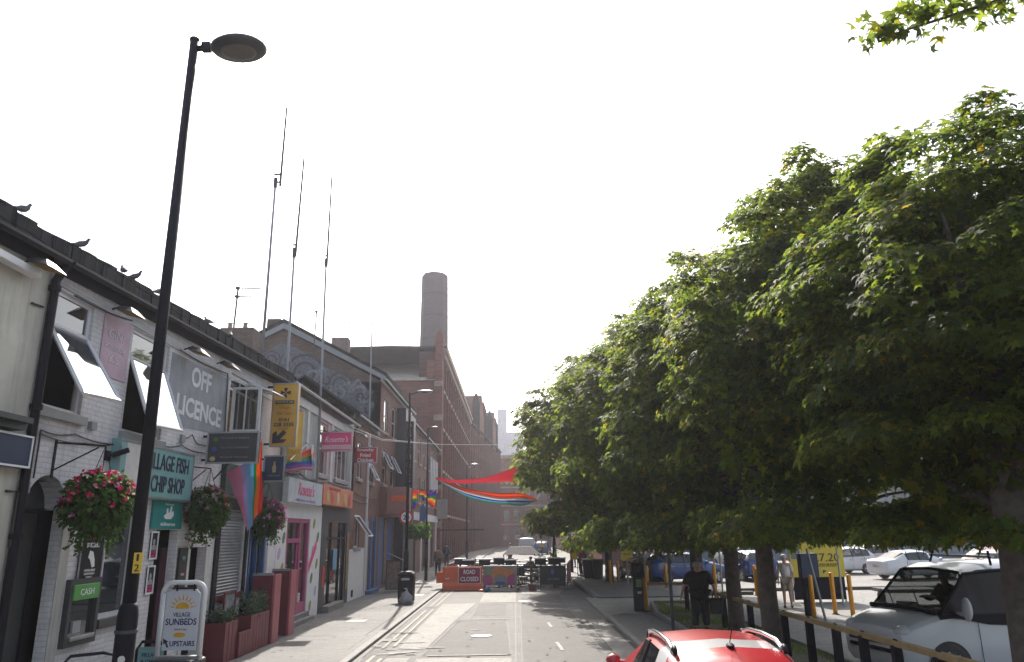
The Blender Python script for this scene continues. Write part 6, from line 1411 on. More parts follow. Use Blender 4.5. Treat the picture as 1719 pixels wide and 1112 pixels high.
# ------------------------------------------------------------------ road closed group
t = thing('road_barrier', 'orange plastic water filled barrier with a ROAD CLOSED panel', 'barrier', (-2.5, 37, -.08))
q = MB(); q.prism([(36.8, -.08), (37.3, -.08), (37.28, .12), (37.15, .3), (37.13, .98), (36.97, .98), (36.95, .3), (36.82, .12)], 0, -3.45, -1.55); q.build('body', M_orange, t, bevel=.02)
q = MB(); q.box(-3.75, -3.45, 36.95, 37.15, .25, .75); q.build('lug', M_orange, t, bevel=.03)
q = MB(); q.box(-3.3, -3.12, 36.93, 36.95, .42, .47); q.build('slot', M_white, t)
fbox(-2.68, -1.66, 36.9, 36.93, .22, .93, 'panel', mat('sign_crimson', (.32, .02, .08), .5), t); frame_y(t, -2.7, -1.64, 36.9, .2, .95, .025, .01, M_textwhite)
text('ROAD', M_textwhite, t, (-2.17, 36.885, .74), .55, .2, '-y', bold=.02); text('CLOSED', M_textwhite, t, (-2.17, 36.885, .42), .86, .2, '-y', bold=.02)
def pbar(x0, x1, y0, y1, z1, board, label, nm='fence_panel', cat='barrier', group=None, mesh=False, z0=.0):
    t = thing(nm, label, cat, (x0, y0, -.08), group); d = Vector((x1 - x0, y1 - y0)); L = d.length
    q = MB(); A = (x0, y0); B = (x1, y1)
    q.tube([(x0, y0, -.08), (x0, y0, z1), (x1, y1, z1), (x1, y1, -.08)], .022, 6); q.tube([(x0, y0, .1), (x1, y1, .1)], .018, 6)
    for k in range(1, int(L / .14) if mesh else 1): f = k / int(L / .14); q.tube([(x0 + (x1 - x0) * f, y0 + (y1 - y0) * f, .1), (x0 + (x1 - x0) * f, y0 + (y1 - y0) * f, z1)], .009, 4)
    for X_, Y_ in (A, B): q.tube([(X_ - .25 * d.y / L, Y_ - .28 * abs(d.x) / L, -.06), (X_ + .25 * d.y / L, Y_ + .28 * abs(d.x) / L, -.06)], .02, 6)
    q.build('frame', M_dkgrey, t)
    if board:
        q = MB(); n = Vector((d.y, -d.x)) / L * .025
        a = q.ring([(x0 + n.x, y0 + n.y, .14), (x1 + n.x, y1 + n.y, .14), (x1 + n.x, y1 + n.y, z1 + .01), (x0 + n.x, y0 + n.y, z1 + .01)]); b = q.ring([(x0 - n.x, y0 - n.y, .14), (x1 - n.x, y1 - n.y, .14), (x1 - n.x, y1 - n.y, z1 + .01), (x0 - n.x, y0 - n.y, z1 + .01)])
        q.bridge(a, b); q.cap(a); q.cap(b); q.build('banner', board, t)
    return t
t = pbar(-1.48, .08, 36.3, 36.2, 1.02, mat('grey_print', (.25, .24, .24), .6, var=.4, scale=3), 'barrier with a colourful printed banner beside the ROAD CLOSED barrier')
q = MB(); Yb = 36.2
for k, (cx, cz, rx_, rz_, mi) in enumerate(((-.7, .6, .5, .38, 0), (-.7, .72, .34, .24, 1), (-.7, .45, .3, .2, 2), (-1.25, .4, .2, .25, 3), (-.15, .4, .22, .26, 3), (-.2, .75, .12, .14, 1), (-1.2, .75, .14, .12, 4), (-.7, .25, .25, .08, 5))):
    q.mi = mi; yy = Yb - .004 * k; q.prism([(cx + rx_ * math.cos(a), cz + rz_ * math.sin(a)) for a in np.linspace(0, 2 * PI, 15)[:-1]], 1, yy - .003, yy)
q.build('printed_shapes', [mat('print_peach', (.5, .25, .15)), mat('print_orange', (.6, .2, .05)), mat('print_grey', (.2, .2, .22)), mat('print_magenta', (.4, .05, .2)), mat('print_green', (.2, .3, .15)), mat('print_blue', (.05, .1, .35))], t)
t = thing('rubbish_bag', 'small blue and orange bags on the road in front of the printed banner', 'bag', (-1.3, 35.8, -.08)); q = MB(); q.ball((-1.3, 35.85, 0), .18, .15, .1, 10, 6); q.build('bag', M_blue, t, smooth=True); q = MB(); q.ball((-1.55, 35.8, -.03), .14, .12, .06, 10, 6); q.build('bag', M_orange, t, smooth=True)
pbar(.15, .75, 36.4, 36.6, 1.0, None, 'open steel barrier just right of the printed banner', mesh=True, group='open steel barriers')
pbar(.72, 1.15, 36.8, 38.6, 1.0, None, 'open steel barrier turned sideways behind the gap', mesh=True, group='open steel barriers')
t = pbar(1.15, 2.35, 36.4, 36.6, .98, mat('black_banner', (.03, .035, .045), .6), 'barrier with a plain black banner and a small purple emblem')
text('PANTHERS', mat('steel_blue_letters', (.2, .25, .4)), t, (1.75, 36.44, .4), .6, .09, '-y'); q = MB(); q.ball((1.75, 36.45, .72), .09, .006, .12, 8, 6); q.build('emblem', mat('purple_emblem', (.15, .12, .35)), t)
pbar(2.45, 2.95, 36.6, 41.5, 1.05, mat('maroon_banner', (.2, .02, .06), .7), 'long maroon banner barrier running down the right side of the closed road')
pbar(-3.25, -3.2, 37.4, 43.0, 1.05, mat('red_banner', (.35, .06, .05), .7), 'long red banner barrier running down the left side of the closed road')
t = thing('flower_tub', 'small dark tub standing in the gap between the barriers', 'tub', (.75, 35.9, -.08)); q = MB(); q.lathe((.78, 35.9, -.08), [(.15, 0), (.2, .28), (.21, .3)], 10); q.build('tub', M_maroon, t)
def table(x, y, rz, label, top, kind=0):
    t = thing('pub_table', label, 'table', (x, y, -.08), 'pub tables in the closed road', rz=rz); ORG[t.name] = (0, 0, 0)
    q = MB(); q.box(-.8, .8, -.36, .36, .72, .76); q.build('tabletop', top, t)
    for s in (1, -1):
        q = MB(); q.tube([(.6 * s, -.3, 0), (.6 * s, .3, .72)], .03, 5); q.tube([(.6 * s, .3, 0), (.6 * s, -.3, .72)], .03, 5); q.build('leg', M_black, t)
        q = MB(); q.box(-.8, .8, s * .62 - .13, s * .62 + .13, .42, .46); q.tube([(-.6, s * .6, 0), (-.6, s * .6, .42)], .025, 5); q.tube([(.6, s * .6, 0), (.6, s * .6, .42)], .025, 5); q.build('bench', M_black if kind else top, t)
    return t
tl = [(-2.6, 40.2, 0, M_black), (-1.2, 39.2, 0, M_black), (-.3, 41, .2, M_offwhite), (1.4, 40.2, 0, M_black), (-2.4, 43.5, .1, M_offwhite), (-.9, 44.5, 0, M_black), (.6, 45, .1, M_offwhite), (2.0, 44, 0, M_black), (-2.2, 48, 0, M_black), (.3, 49.5, .05, M_black), (1.9, 48.6, 0, M_offwhite), (-2.2, 53, 0, M_black), (1.5, 54, 0, M_offwhite)]
pos_l = ['front left', 'front centre', 'second from front, centre', 'front right', 'second row left', 'second row centre', 'second row right of centre', 'second row far right', 'third row left', 'third row centre', 'third row right', 'back row left', 'back row right']
for (x, y, rz, m_), w_ in zip(tl, pos_l): table(x, y, rz, f'{"dark" if m_ is M_black else "pale topped"} pub bench table in the closed road, {w_}', m_, 1)
def chair(x, y, rz, label):
    t = thing('pub_chair', label, 'chair', (x, y, -.08), 'white and black chairs among the pub tables', rz=rz); ORG[t.name] = (0, 0, 0)
    q = MB(); q.box(-.2, .2, -.2, .2, .43, .46); q.build('seat', M_white, t); q = MB(); q.box(-.22, -.19, -.2, .2, .5, .88); q.build('backrest', M_black, t)
    for a in (1, -1):
        for b in (1, -1): q = MB(); q.tube([(.17 * a, .17 * b, 0), (.17 * a, .17 * b, .43)], .014, 4); q.build('leg', M_black, t)
    return t
ch0 = chair(-.6, 40.0, 0, 'chair beside the front centre pub table')
for i, (x, y, rz) in enumerate(((.0, 40.1, 2.0), (.35, 39.2, 1.2), (.7, 41.4, 3), (-1.7, 41.8, .5), (-.1, 43.3, 2.4), (1.0, 42.9, 1), (2.3, 41.6, 2), (-3.0, 42.0, 0), (1.4, 47, 1.5), (-1.1, 46.9, 3))):
    dup(ch0, (x, y, -.08), rz, 'chair between the pub tables at the ' + ['front, left of two', 'front by the steel barrier', 'second row, right of the pale table', 'second row, left of the pale table', 'centre behind the pale table', 'right of centre', 'far right by the maroon banner', 'far left by the red banner', 'back right', 'back left'][i])
t = thing('gazebo_frame', 'low dark market canopy over the far pub tables', 'canopy', (0, 58, 0))
q = MB(); a = q.ring([(-.9, 57, .95), (1.9, 57, .95), (1.9, 59.5, .95), (-.9, 59.5, .95)]); b = q.ring([(-.3, 57.8, 1.5), (1.3, 57.8, 1.5), (1.3, 58.7, 1.5), (-.3, 58.7, 1.5)]); q.bridge(a, b); q.cap(a); q.cap(b); q.build('cover', mat('taupe_canvas', (.13, .11, .11), .8), t)
for X_ in (-.85, 1.85):
    for Y_ in (57.05, 59.45): q = MB(); q.tube([(X_, Y_, -.08), (X_, Y_, .97)], .03, 5); q.build('leg', M_dkgrey, t)

hatch('blue car in the road far beyond the pub tables', (3.3, 92, -.08), R(80), (.03, .14, .35), 'bright_blue', 'cars far along the street')
hatch('dark car parked at the far end of the street by the yellow vested worker', (3.6, 104, -.08), R(90), (.5, .5, .52), 'far_silver', 'cars far along the street')
t = vehicle('parked_van', 'pale box van standing in the road at the far end of the street', 'van', (1.6, 97, -.08), R(85), .97, VAN, VW, (5, 6), (4,), None, (1.55, -1.6), .33, None, (lights(2.3, -2.4, .7, .8, 1.0),))
t = thing('yellow_banner', 'yellow feather banner on the right pavement beside the people', 'banner', (3.55, 45.2, 0)); fbox(3.3, 3.62, 45.2, 45.23, .95, 2.15, 'cloth', M_yellow, t); q = MB(); q.tube([(3.64, 45.2, 0), (3.64, 45.2, 2.2)], .02, 6); q.build('pole', M_black, t)
for i, (x, y) in enumerate(((4.1, 43.8), (4.55, 42.9))):
    t = thing('wheelie_bin', ['black wheelie bin with a pale lid, left of the pair', 'black wheelie bin nearer the tree trunk, right of the pair'][i], 'bin', (x, y, 0), 'wheelie bins')
    q = MB(); q.prism([(x - .24, 0), (x + .24, 0), (x + .29, .98), (x - .29, .98)], 1, y - .3, y + .3); q.build('body', M_blackplastic, t, bevel=.03); q = MB(); q.box(x - .31, x + .31, y - .34, y + .34, .98, 1.05); q.build('lid', M_dkgrey if i else M_offwhite, t, bevel=.02)
    q = MB(); q.prism([(y + .3 + .1 * math.cos(a), .1 + .1 * math.sin(a)) for a in np.linspace(0, 2 * PI, 13)[:-1]], 0, x - .25, x + .25); q.build('wheel', M_black, t)
q = MB(); q.ball((4.3, 43.6, 1.13), .22, .2, .1, 12, 6); tag(q.build('bag', M_yellow, smooth=True), 'yellow bag lying on the wheelie bins', 'bag')
t = thing('parked_bicycle', 'bicycle leaning by the wheelie bins on the right pavement', 'bicycle', (4.8, 41.0, 0))
for yy in (40.5, 41.5):
    q = MB(); q.tube([(4.85, yy + .33 * math.cos(a), .34 + .33 * math.sin(a)) for a in np.linspace(0, 2 * PI, 21)], .018, 5); q.build('wheel', M_black, t)
q = MB(); q.tube([(4.85, 40.5, .34), (4.85, 40.75, .8), (4.85, 41.2, .75), (4.85, 41.0, .32), (4.85, 40.75, .8)], .018, 5); q.tube([(4.85, 41.5, .34), (4.85, 41.2, .75), (4.85, 41.2, .92)], .018, 5); q.tube([(4.6, 40.72, .98), (5.1, 40.72, .98)], .015, 5); q.build('frame', M_dkgrey, t); q = MB(); q.box(4.79, 4.91, 41.1, 41.35, .92, .96); q.build('saddle', M_black, t)

# ------------------------------------------------------------------ car park edge
t = thing('parking_meter', 'black ticket machine with a small solar panel at the entrance kerb', 'ticket machine', (4.0, 25.5, 0))
q = MB(); q.box(3.85, 4.15, 25.35, 25.65, 0, 1.05); q.build('column', M_black, t, bevel=.03); q = MB(); q.box(3.8, 4.2, 25.3, 25.68, 1.05, 1.52); q.build('head', M_black, t, bevel=.03)
q = MB(); a = q.ring([(3.72, 25.25, 1.56), (4.22, 25.25, 1.68), (4.22, 25.7, 1.7), (3.72, 25.7, 1.58)]); b = q.ring([(3.72, 25.25, 1.6), (4.22, 25.25, 1.72), (4.22, 25.7, 1.74), (3.72, 25.7, 1.62)]); q.bridge(a, b); q.cap(a); q.cap(b); q.build('solar_panel', M_steel, t)
fbox(3.92, 4.1, 25.335, 25.35, .75, 1.0, 'notice', mat('moss_label', (.12, .2, .1)), t); fbox(3.95, 4.08, 25.335, 25.35, .55, .62, 'slot', M_steel, t); fbox(3.9, 4.06, 25.285, 25.3, 1.22, 1.42, 'screen', M_glass, t)
def bollard(x, y, h, label, m=None, r=.065, z=-.03):
    t = thing('bollard', label, 'bollard', (x, y, z), 'orange bollards round the car park')
    q = MB(); q.lathe((x, y, z), [(r, 0), (r, h - .03), (r * .8, h), (r * .2, h + .01)], 14); q.build('post', m or M_yorange, t, smooth=True)
    q = MB(); q.lathe((x, y, z), [(r * 1.7, 0), (r * 1.7, .02)], 12); q.build('foot', M_dkgrey, t)
for x, y, h, lb in ((4.75, 38.9, 1.15, 'orange bollard just left of the yellow notice'), (5.35, 40.6, 1.0, 'orange bollard under the yellow notice'), (4.28, 25.75, 1.05, 'orange bollard hard against the ticket machine'), (7.05, 36.4, 1.0, 'orange bollard in front of the red car tail'),
                    (6.2, 36.6, .95, 'orange bollard behind the grey pole near the ticket machine'), (5.72, 26.3, 1.05, 'orange bollard next to the first black rail post'), (7.8, 30.5, 1.25, 'thick orange bollard right of the person in black'), (9.6, 31.2, 1.15, 'orange bollard between the two middle trunks'),
                    (8.5, 27.4, 1.2, 'orange bollard left of the person in the white t-shirt'), (8.8, 23.3, 1.2, 'orange bollard against the dark box near the tariff board'), (9.8, 24.2, 1.22, 'left one of the two orange bollards before the white cars'), (9.95, 23.3, 1.2, 'right one of the two orange bollards before the white cars')):
    bollard(x, y, h, lb)
def plainpost(x, y, h, m, label, r=.04, z=0, lean=(0, 0), cat='post', top=None):
    t = thing('post', label, cat, (x, y, z)); q = MB(); q.tube([(x, y, z), (x + lean[0], y + lean[1], z + h)], r, 8); q.build('pole', m, t)
    if top: top(t)
    return t
plainpost(4.55, 27.3, 2.2, M_greymetal, 'slim grey pole standing in the verge corner')
plainpost(4.05, 20.4, 2.3, M_dkgrey, 'dark sign pole with small parking plate in front of the blue car', .045, top=lambda t: (fbox(3.85, 4.28, 20.33, 20.36, 2.12, 2.4, 'plate', M_greymetal, t), text('PAY HERE', M_textdark, t, (4.06, 20.32, 2.26), .32, .06, '-y')))
plainpost(10.95, 26.3, 2.6, M_steel, 'tall pale steel pole right of the tariff board', .035)
plainpost(8.1, 20.6, 2.0, M_greymetal, 'leaning grey pole crossing the dark box', .035, lean=(-.25, .2))
plainpost(9.15, 24.9, 2.3, M_greymetal, 'thin grey pole left of the dark box', .03)
t = thing('payment_kiosk', 'tall dark pay machine box in front of the yellow tariff board', 'ticket machine', (8.9, 23.8, 0)); fbox(8.75, 9.3, 23.8, 24.1, 1.05, 1.78, 'head', M_navy, t, .03); fbox(8.8, 9.05, 23.85, 24.05, -.03, 1.05, 'column', M_black, t, .02)
t = thing('goal_post_sign', 'narrow grey looped sign frame right of the person in black', 'sign', (7.5, 31.5, 0)); q = MB(); q.tube([(7.95, 31.0, -.03), (7.95, 31.0, 1.75), (8.2, 31.0, 1.75), (8.2, 31.0, -.03)], .035, 8); q.build('frame', M_greymetal, t)
# tariff board
t = thing('tariff_board', 'large yellow car park tariff board showing 7.20', 'sign', (10.6, 28.2, 0))
fbox(10.0, 11.95, 28.2, 28.28, .82, 2.5, 'board', M_tyellow, t); fbox(10.05, 11.9, 28.22, 28.27, .05, .86, 'lower_board', M_black, t)
for x in (10.02, 11.9): q = MB(); q.tube([(x, 28.32, -.03), (x, 28.32, 2.8)], .035, 8); q.build('post', M_steel, t)
MTD = mat('tariff_letters', (.06, .05, .02), bump=0)
text('£7.20', MTD, t, (11.32, 28.19, 1.5), .95, .28, '-y'); text('PAY BY CARD OR PHONE', MTD, t, (11.2, 28.19, 1.26), 1.1, .06, '-y'); text('UP TO 24 HOURS', MTD, t, (11.2, 28.19, 1.2), .9, .05, '-y'); text('P', MTD, t, (11.2, 28.19, 1.0), .1, .12, '-y', bold=.03)
text('CAR PARK', MTD, t, (11.0, 28.19, 2.25), 1.3, .2, '-y'); fbox(10.05, 10.35, 28.185, 28.2, 1.45, 1.95, 'notice', mat('blue_grey_notice', (.2, .25, .3)), t)
t = thing('notice_board', 'narrow yellow car park notice on grey legs beside the tree line', 'sign', (5.4, 38.0, 0)); fbox(5.22, 5.78, 38, 38.06, 1.12, 2.35, 'board', M_tyellow, t); 
for x in (5.5, 5.72): q = MB(); q.tube([(x, 38.1, 0), (x, 38.1, 1.9)], .05, 6); q.build('leg', M_greymetal, t)
for k, s_ in enumerate(('PAY AND', 'DISPLAY', 'CAR PARK', 'OPEN 24 HRS')): text(s_, MTD, t, (5.5, 37.99, 2.15 - k * .24), .4, .09, '-y')
# timber topped post and rail
def fence_rail(pts, label, m=M_yorange):
    t = thing('knee_rail_fence', label, 'fence', (pts[0][0], pts[0][1], 0))
    q = MB()
    for a, b in zip(pts, pts[1:]):
        d = (Vector(b) - Vector(a)); n = Vector((-d.y, d.x)).normalized() * .055; g0 = q.ring([(a[0] + n.x, a[1] + n.y, .8), (a[0] - n.x, a[1] - n.y, .8), (a[0] - n.x, a[1] - n.y, .88), (a[0] + n.x, a[1] + n.y, .88)]); g1 = q.ring([(b[0] + n.x, b[1] + n.y, .8), (b[0] - n.x, b[1] - n.y, .8), (b[0] - n.x, b[1] - n.y, .88), (b[0] + n.x, b[1] + n.y, .88)])
        q.bridge(g0, g1); q.cap(g0, True); q.cap(g1)
    q.build('rail', M_wood, t)
    return t
fpts = [(4.35, 25.8), (5.5, 25.3), (5.48, 20.8), (5.5, 16.2), (5.6, 13.9), (5.66, 11.9), (5.75, 9.5), (5.8, 7.5)]
ft_ = fence_rail(fpts, 'black posted knee rail fence with a weathered yellow top rail')
for x, y in ((5.52, 25.3), (5.5, 22.9), (5.5, 20.8), (5.5, 18.5), (5.5, 16.2), (5.55, 15.0), (5.6, 13.9), (5.62, 12.9), (5.66, 11.9), (5.7, 10.8), (5.75, 9.6), (5.8, 8.2)):
    q = MB(); q.box(x - .06, x + .06, y - .06, y + .06, 0, .8); q.prism([(x - .062, .8), (x + .062, .8), (x, .9)], 1, y - .055, y + .055); q.build('post', M_black, ft_)
# grass on the verge
rs = np.random.RandomState(4); n = 16000
gx = rs.uniform(4.45, 6.3, n); gy = rs.uniform(8, 28, n) ; keep = (np.sin(gx * 5 + gy * 1.7) + np.sin(gy * 2.3) + rs.rand(n) * 2.2 > 1.0); gx, gy = gx[keep], gy[keep]; n = len(gx)
ok = (gx < 6.28) & (gx > 4.5 + np.clip((gy - 24.4) * .15, 0, 1)); gx, gy = gx[ok], gy[ok]; n = len(gx)
gs = leaves('grass', np.stack([gx, gy, np.full(n, .03)], 1), np.stack([rs.normal(size=n), -np.ones(n), rs.rand(n) * .3], 1), np.stack([rs.normal(size=n) * .4, rs.normal(size=n) * .4, np.ones(n)], 1), .05 + .08 * rs.rand(n), M_grass, None, 'blade')
tag(gs, 'patchy short grass growing along the verge under the trees', 'grass', kind='stuff')

# cars in the car park
hatch('white saloon seen from its rear left in the car park, red tail light showing', (20.6, 40.0, -.03), R(12), (.6, .61, .64), 'white_saloon', st=SEDAN, sedan=True)
hatch('white hatchback with its nose to the left, left of the white saloon', (18.8, 45.2, -.03), R(195), (.6, .61, .63), 'white_hatch')
hatch('silver estate car behind the tall pale pole', (19.9, 51.5, -.03), R(60), (.5, .51, .54), 'silver')
hatch('white car with a pale orange roof edge behind the white hatchback', (22.5, 50.5, -.03), R(200), (.6, .45, .4), 'peach')
hatch('silver car just behind the roof rack of the van', (22.8, 36.0, -.03), R(15), (.62, .63, .66), 'silver_b')
hatch('red car behind the white van in the car park', (26.5, 42.0, -.03), R(20), (.5, .05, .05), 'red_b')
hatch('blue hatchback parked behind the rail fence', (8.7, 39.6, -.03), R(8), (.015, .06, .25), 'blue_b')
hatch('dark blue car partly hidden behind the blue hatchback', (8.9, 44.5, -.03), R(12), (.012, .035, .18), 'navy_b')
hatch('dark blue car half behind the middle tree trunk', (12.3, 41.0, -.03), R(95), (.012, .04, .16), 'navy_c')
hatch('dark red car tail between the ticket machine and the blue hatchback', (6.9, 41.8, -.03), R(100), (.3, .02, .03), 'wine')
hatch('white car glimpsed behind the rail between the tree trunks', (14.8, 52, -.03), R(100), (.7, .7, .72), 'white_c')
t = vehicle('parked_van', 'deep blue van standing behind the blue cars under the trees', 'van', (9.6, 51, -.03), R(10), .97, VAN, carpaint('paint_van_blue', (.01, .035, .22)), (5, 6), (4,), None, (1.55, -1.6), .33, None, (lights(2.3, -2.4, .7, .8, 1.0),))

# ------------------------------------------------------------------ trees
def crown(name, c, rad, ncl, per, size, seed, parent, org, clump=.55, inner=.3, zmin=2.0, sky_gap=0):
    rs = np.random.RandomState(seed)
    d = rdir(rs, ncl * 2); c = np.array(c, float); rad = np.array(rad, float)
    lump = 1 + .05 * np.sin(d[:, 0] * 5 + seed) + .05 * np.sin(d[:, 1] * 6 + seed * 2) + .05 * np.sin(d[:, 2] * 7 + d[:, 0] * 4 + seed)
    r = (.72 + .3 * rs.rand(len(d)) ** .4) * lump
    # squash the underside flat
    p = c + d * rad * r[:, None]; p[:, 2] = np.where(d[:, 2] < -.45, c[2] - rad[2] * (.75 + .2 * rs.rand(len(d))), p[:, 2])
    p = p[:ncl]; d = d[:ncl]
    K = per; cs = clump * (.55 + .8 * rs.rand(ncl))
    q = rs.normal(size=(ncl, K, 3)); q /= np.linalg.norm(q, axis=2, keepdims=True); q *= rs.rand(ncl, K, 1) ** .45
    q[:, :, 2] = np.abs(q[:, :, 2]) * .62 - .12 - .35 * (q[:, :, 0] ** 2 + q[:, :, 1] ** 2)
    pos = p[:, None, :] + q * cs[:, None, None]
    nr = q * .5 + d[:, None, :] * .45 + np.array([0, 0, .75]) + rs.normal(size=q.shape) * .28
    tp = q * [1, 1, .2] + d[:, None, :] * .4 + np.array([0, 0, -.55]) + rs.normal(size=q.shape) * .3
    pos = pos.reshape(-1, 3); nr = nr.reshape(-1, 3); tp = tp.reshape(-1, 3)
    n2 = int(len(pos) * inner); di = rdir(rs, n2); pi_ = c + di * rad * (rs.rand(n2, 1) ** .4 * .8)
    pos = np.vstack([pos, pi_]); nr = np.vstack([nr, rs.normal(size=(n2, 3)) + [0, 0, .7]]); tp = np.vstack([tp, rs.normal(size=(n2, 3)) + [0, 0, -.4]])
    sz = size * (.45 + .95 * rs.rand(len(pos))); sz[-n2:] *= 1.5
    k = pos[:, 2] > zmin - .25 * rs.rand(len(pos))
    return leaves(name, pos[k], nr[k], tp[k], sz[k], M_leaf, parent, 'maple', org)
def tree(x, y, c, rad, ncl, per, size, seed, label, tr=.21, clump=.55, zb=.03, lean=0., inner=.3, zmin=2.0):
    t = thing('maple_tree', label, 'tree', (x, y, zb), 'row of maples along the car park fence'); rs = random.Random(seed)
    q = MB(); cz = c[2]
    q.tube([(x, y, zb - .1), (x + .01, y, zb + .3), (x + lean * .3, y + .02, 1.2), (x + lean * .7, y, 2.4), (x + lean, y + .05, 3.6), (x + lean + .1, y, cz + .5), (x + lean, y, cz + rad[2] * .7)], [tr * 1.35, tr * 1.08, tr, tr * .95, tr * .85, tr * .5, tr * .15], 14)
    o = q.build('trunk', M_bark, t, smooth=True)
    q = MB()
    for k in range(11):
        a = k * 2.4 + rs.uniform(-.3, .3); z0 = 2.3 + k * .35; e = rs.uniform(.55, .85)
        ex, ey = c[0] + rad[0] * e * math.cos(a), c[1] + rad[1] * e * math.sin(a); zz = min(z0 + rs.uniform(.8, 2.2), cz + rad[2] * .7)
        q.tube([(x + lean * .8, y, z0), (x + (ex - x) * .35, y + (ey - y) * .35, z0 + (zz - z0) * .5), (x + (ex - x) * .7, y + (ey - y) * .7, z0 + (zz - z0) * .85), (ex, ey, zz)], [tr * .42, tr * .28, tr * .16, tr * .05], 7)
    q.build('limbs', M_bark, t, smooth=True)
    crown('crown', c, rad, ncl, per, size, seed, t, (x, y, zb), clump, inner, zmin)
    return t
tree(6.12, 9.5, (7.0, 10.4, 4.95), (2.85, 2.9, 3.25), 520, 120, .125, 3, 'nearest maple with the thick dark trunk at the right edge', .225, .5, lean=.1, zmin=2.5)
tree(5.12, 15.9, (6.0, 14.9, 5.7), (2.7, 3.8, 3.75), 520, 120, .135, 8, 'second maple, its trunk left of the person in the white t-shirt', .18, .5, zmin=2.5)
tree(5.52, 19.8, (5.4, 20.0, 5.8), (2.8, 3.2, 3.95), 380, 100, .15, 14, 'third maple, its trunk right of the person in black', .185, .52, zmin=2.3)
tree(5.75, 24.6, (5.2, 26.0, 5.9), (3.8, 3.9, 4.1), 400, 95, .17, 21, 'fourth maple, its trunk behind the person in black', .2, .6)
tree(4.9, 40.5, (4.5, 36.5, 6.6), (4.3, 4.9, 4.3), 380, 85, .2, 27, 'fifth maple beside the narrow yellow notice', .2, .65, zb=0, zmin=2.6)
tree(4.6, 50.0, (4.4, 45.0, 7.0), (4.2, 4.5, 3.9), 280, 75, .24, 33, 'farthest maple, meeting the rainbow cloth', .2, .7, zb=0, zmin=3.4)
# tree overhead at the top right corner: only its outer twigs reach into view
t = thing('maple_tree', 'overhanging maple whose twigs hang into the top right corner', 'tree', (8.6, 3.6, .03), 'row of maples along the car park fence')
q = MB(); q.tube([(8.6, 3.6, -.1), (8.6, 3.6, 2.5), (8.5, 3.7, 5), (8.2, 4.2, 8)], [.25, .2, .16, .08], 12); q.build('trunk', M_bark, t, smooth=True)
q = MB(); q.tube([(8.5, 3.7, 5.5), (7.6, 4.8, 7.2), (6.3, 6.2, 8.0), (4.4, 7.3, 7.95)], [.09, .06, .035, .012], 8); q.tube([(7.6, 4.8, 7.2), (6.9, 6.6, 7.6), (6.2, 7.6, 7.6)], [.05, .03, .01], 6); q.build('limbs', M_bark, t, smooth=True)
rs = np.random.RandomState(12); P = []; 
for a, b, n_, s_ in (((6.6, 6.2, 8.15), (4.1, 7.3, 7.95), 420, .3), ((6.4, 5.9, 8.7), (4.9, 6.9, 8.5), 420, .32), ((6.6, 6.9, 7.0), (6.45, 7.0, 8.6), 160, .14)):
    a = np.array(a); b = np.array(b); u = rs.rand(n_, 1); P.append(a + (b - a) * u + rs.normal(size=(n_, 3)) * [s_, s_, s_ * .5] * (1.1 - u * .75))
P.append(np.array([9.2, 3.0, 8.0]) + rdir(rs, 5000) * [2.0, 2.0, 1.8] * rs.rand(5000, 1) ** .4)
P = np.vstack(P); leaves('crown', P, rs.normal(size=P.shape) * .7 + [0, 0, .8], rs.normal(size=P.shape) * .8 + [-.2, 0, -.6], .12 + .07 * rs.rand(len(P)), M_leaf, t, 'maple', (8.6, 3.6, .03))

# ------------------------------------------------------------------ more clutter in the closed street
for i, (x, y, m_) in enumerate(((-2.9, 45.5, M_offwhite), (-1.6, 46.5, M_black), (-.2, 47.5, M_offwhite), (2.4, 46.6, M_black), (-1.0, 51.5, M_offwhite), (.9, 52.2, M_black), (-2.9, 50.5, M_offwhite), (2.3, 51, M_offwhite), (-.6, 56, M_black), (2.4, 57, M_offwhite), (-2.4, 57.5, M_offwhite))):
    table(x, y, .05 * (i % 3), ('dark' if m_ is M_black else 'pale topped') + ' pub bench table in the closed road, ' + ['fourth row far left', 'fourth row left of centre', 'fourth row centre', 'fourth row far right', 'fifth row centre', 'fifth row right of centre', 'fifth row far left', 'fifth row far right', 'sixth row centre', 'sixth row right', 'sixth row left'][i], m_, 1)
def parasol(x, y, label):
    t = thing('closed_parasol', label, 'parasol', (x, y, -.08), 'closed parasols among the pub tables')
    q = MB(); q.tube([(x, y, -.08), (x, y, 2.3)], .025, 6); q.build('pole', M_steel, t)
    q = MB(); q.lathe((x, y, 1.0), [(.05, 0), (.13, .08), (.11, .7), (.05, 1.25), (.01, 1.35)], 10); q.build('canopy', M_black, t)
    q = MB(); q.lathe((x, y, -.08), [(.28, 0), (.28, .06), (.05, .1)], 12); q.build('base', M_dkgrey, t)
parasol(2.1, 40.9, 'closed black parasol behind the black banner')
for i, (x, y, rz, lb) in enumerate(((-2.2, 42.2, 1, 'person sitting down at the left pub tables beyond the orange barrier'), (.9, 44.2, 4, 'person sitting at the centre pub tables beyond the steel barriers'))):
    person(lb, (x, y, -.08), rz, sit, [('top', black_cloth if i else mat('brown_jacket', (.16, .11, .08)), TOP + LSL, G, 'pel'), ('trousers', black_cloth, LLG, G, 'pel')], dark_hair, 1.72, group=None)
person('person in a grey top walking in the road behind the pub tables', (-.4, 63, -.08), 2.2, {}, [('top', mat('grey_cloth', (.25, .25, .27), .8), TOP + LSL, G, 'pel'), ('trousers', black_cloth, LLG, G, 'pel')], dark_hair, 1.75)
person('person in a pale top on the right pavement far beyond the bins', (4.4, 58, 0), 4.2, {}, [('top', M_offwhite, TOP + SLV, G, 'pel'), ('trousers', mat('navy_coat', (.03, .045, .1)), LLG, G, 'pel')], dark_hair, 1.72)
dup(ch0, (-2.2, 42.15, -.08), 1, 'chair under the person sitting at the left pub tables')
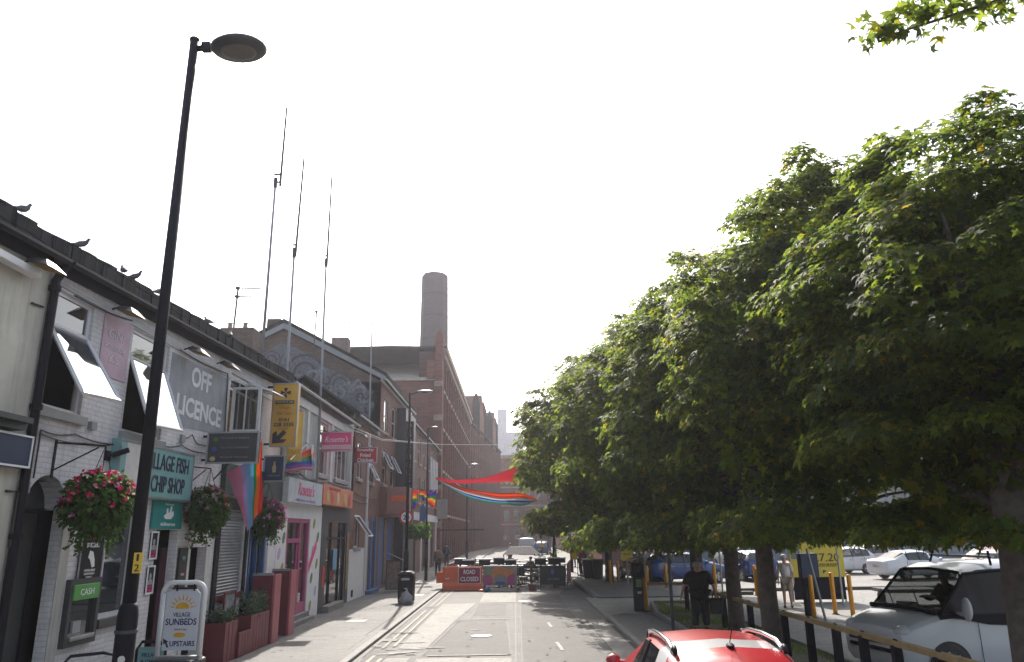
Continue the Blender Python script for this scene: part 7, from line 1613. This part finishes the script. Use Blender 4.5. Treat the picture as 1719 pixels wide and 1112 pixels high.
dup(ch0, (.9, 44.15, -.08), 4, 'chair under the person sitting at the centre pub tables')
for i, (x, y, rz) in enumerate([(-3.0 + 5.6 * ((i * 37) % 29) / 29, 39.4 + 15 * ((i * 17) % 31) / 31, i * 1.3) for i in range(30)]):
    dup(ch0, (x, y, -.08), rz, 'black and white chair among the bench tables in the closed road')
for i, (x, y, lb) in enumerate(((-2.3, 38.6, 'white topped black bar table behind the ROAD CLOSED panel'), (-1.5, 38.2, 'white topped black bar table behind the left of the printed banner'), (-.8, 38.7, 'white topped black bar table behind the middle of the printed banner'), (-.2, 38.3, 'white topped black bar table behind the right of the printed banner'), (1.25, 38.4, 'white topped black bar table behind the left of the black banner'), (1.9, 38.0, 'white topped black bar table behind the right of the black banner'), (2.3, 39.8, 'white topped black bar table by the maroon banner'), (-2.8, 39.6, 'white topped black bar table by the red banner'))):
    t = thing('bar_table', lb, 'table', (x, y, -.08), 'bar tables behind the barriers')
    q = MB(); q.box(x - .3, x + .3, y - .3, y + .3, 1.2 + .04 * (i % 3), 1.24 + .04 * (i % 3)); q.build('tabletop', M_white, t)
    q = MB(); q.box(x - .27, x + .27, y - .27, y + .27, 1.0, 1.2 + .04 * (i % 3)); q.tube([(x, y, -.08), (x, y, 1.0)], .05, 6); q.lathe((x, y, -.08), [(.25, 0), (.25, .03)], 10); q.build('pedestal', M_black, t)
# ------------------------------------------------------------------ haze
HAZE = 0.0006
if HAZE:
    q = MB(); q.box(-420, 420, -40, 500, -1.3, 70)
    m = bpy.data.materials.new('haze'); m.use_nodes = True; n = m.node_tree; n.nodes.remove(n.nodes['Principled BSDF'])
    v = n.nodes.new('ShaderNodeVolumePrincipled'); v.inputs['Color'].default_value = (.86, .86, .95, 1); v.inputs['Density'].default_value = HAZE; v.inputs['Anisotropy'].default_value = .5
    n.links.new(v.outputs[0], n.nodes['Material Output'].inputs['Volume'])
    o = q.build('haze', m); o['kind'] = 'stuff'; o['label'] = 'thin bright summer haze over the whole street'; o['category'] = 'haze'
SC.cycles.use_denoising = True
SC.cycles.max_bounces = 8; SC.cycles.transparent_max_bounces = 12; SC.cycles.volume_bounces = 0
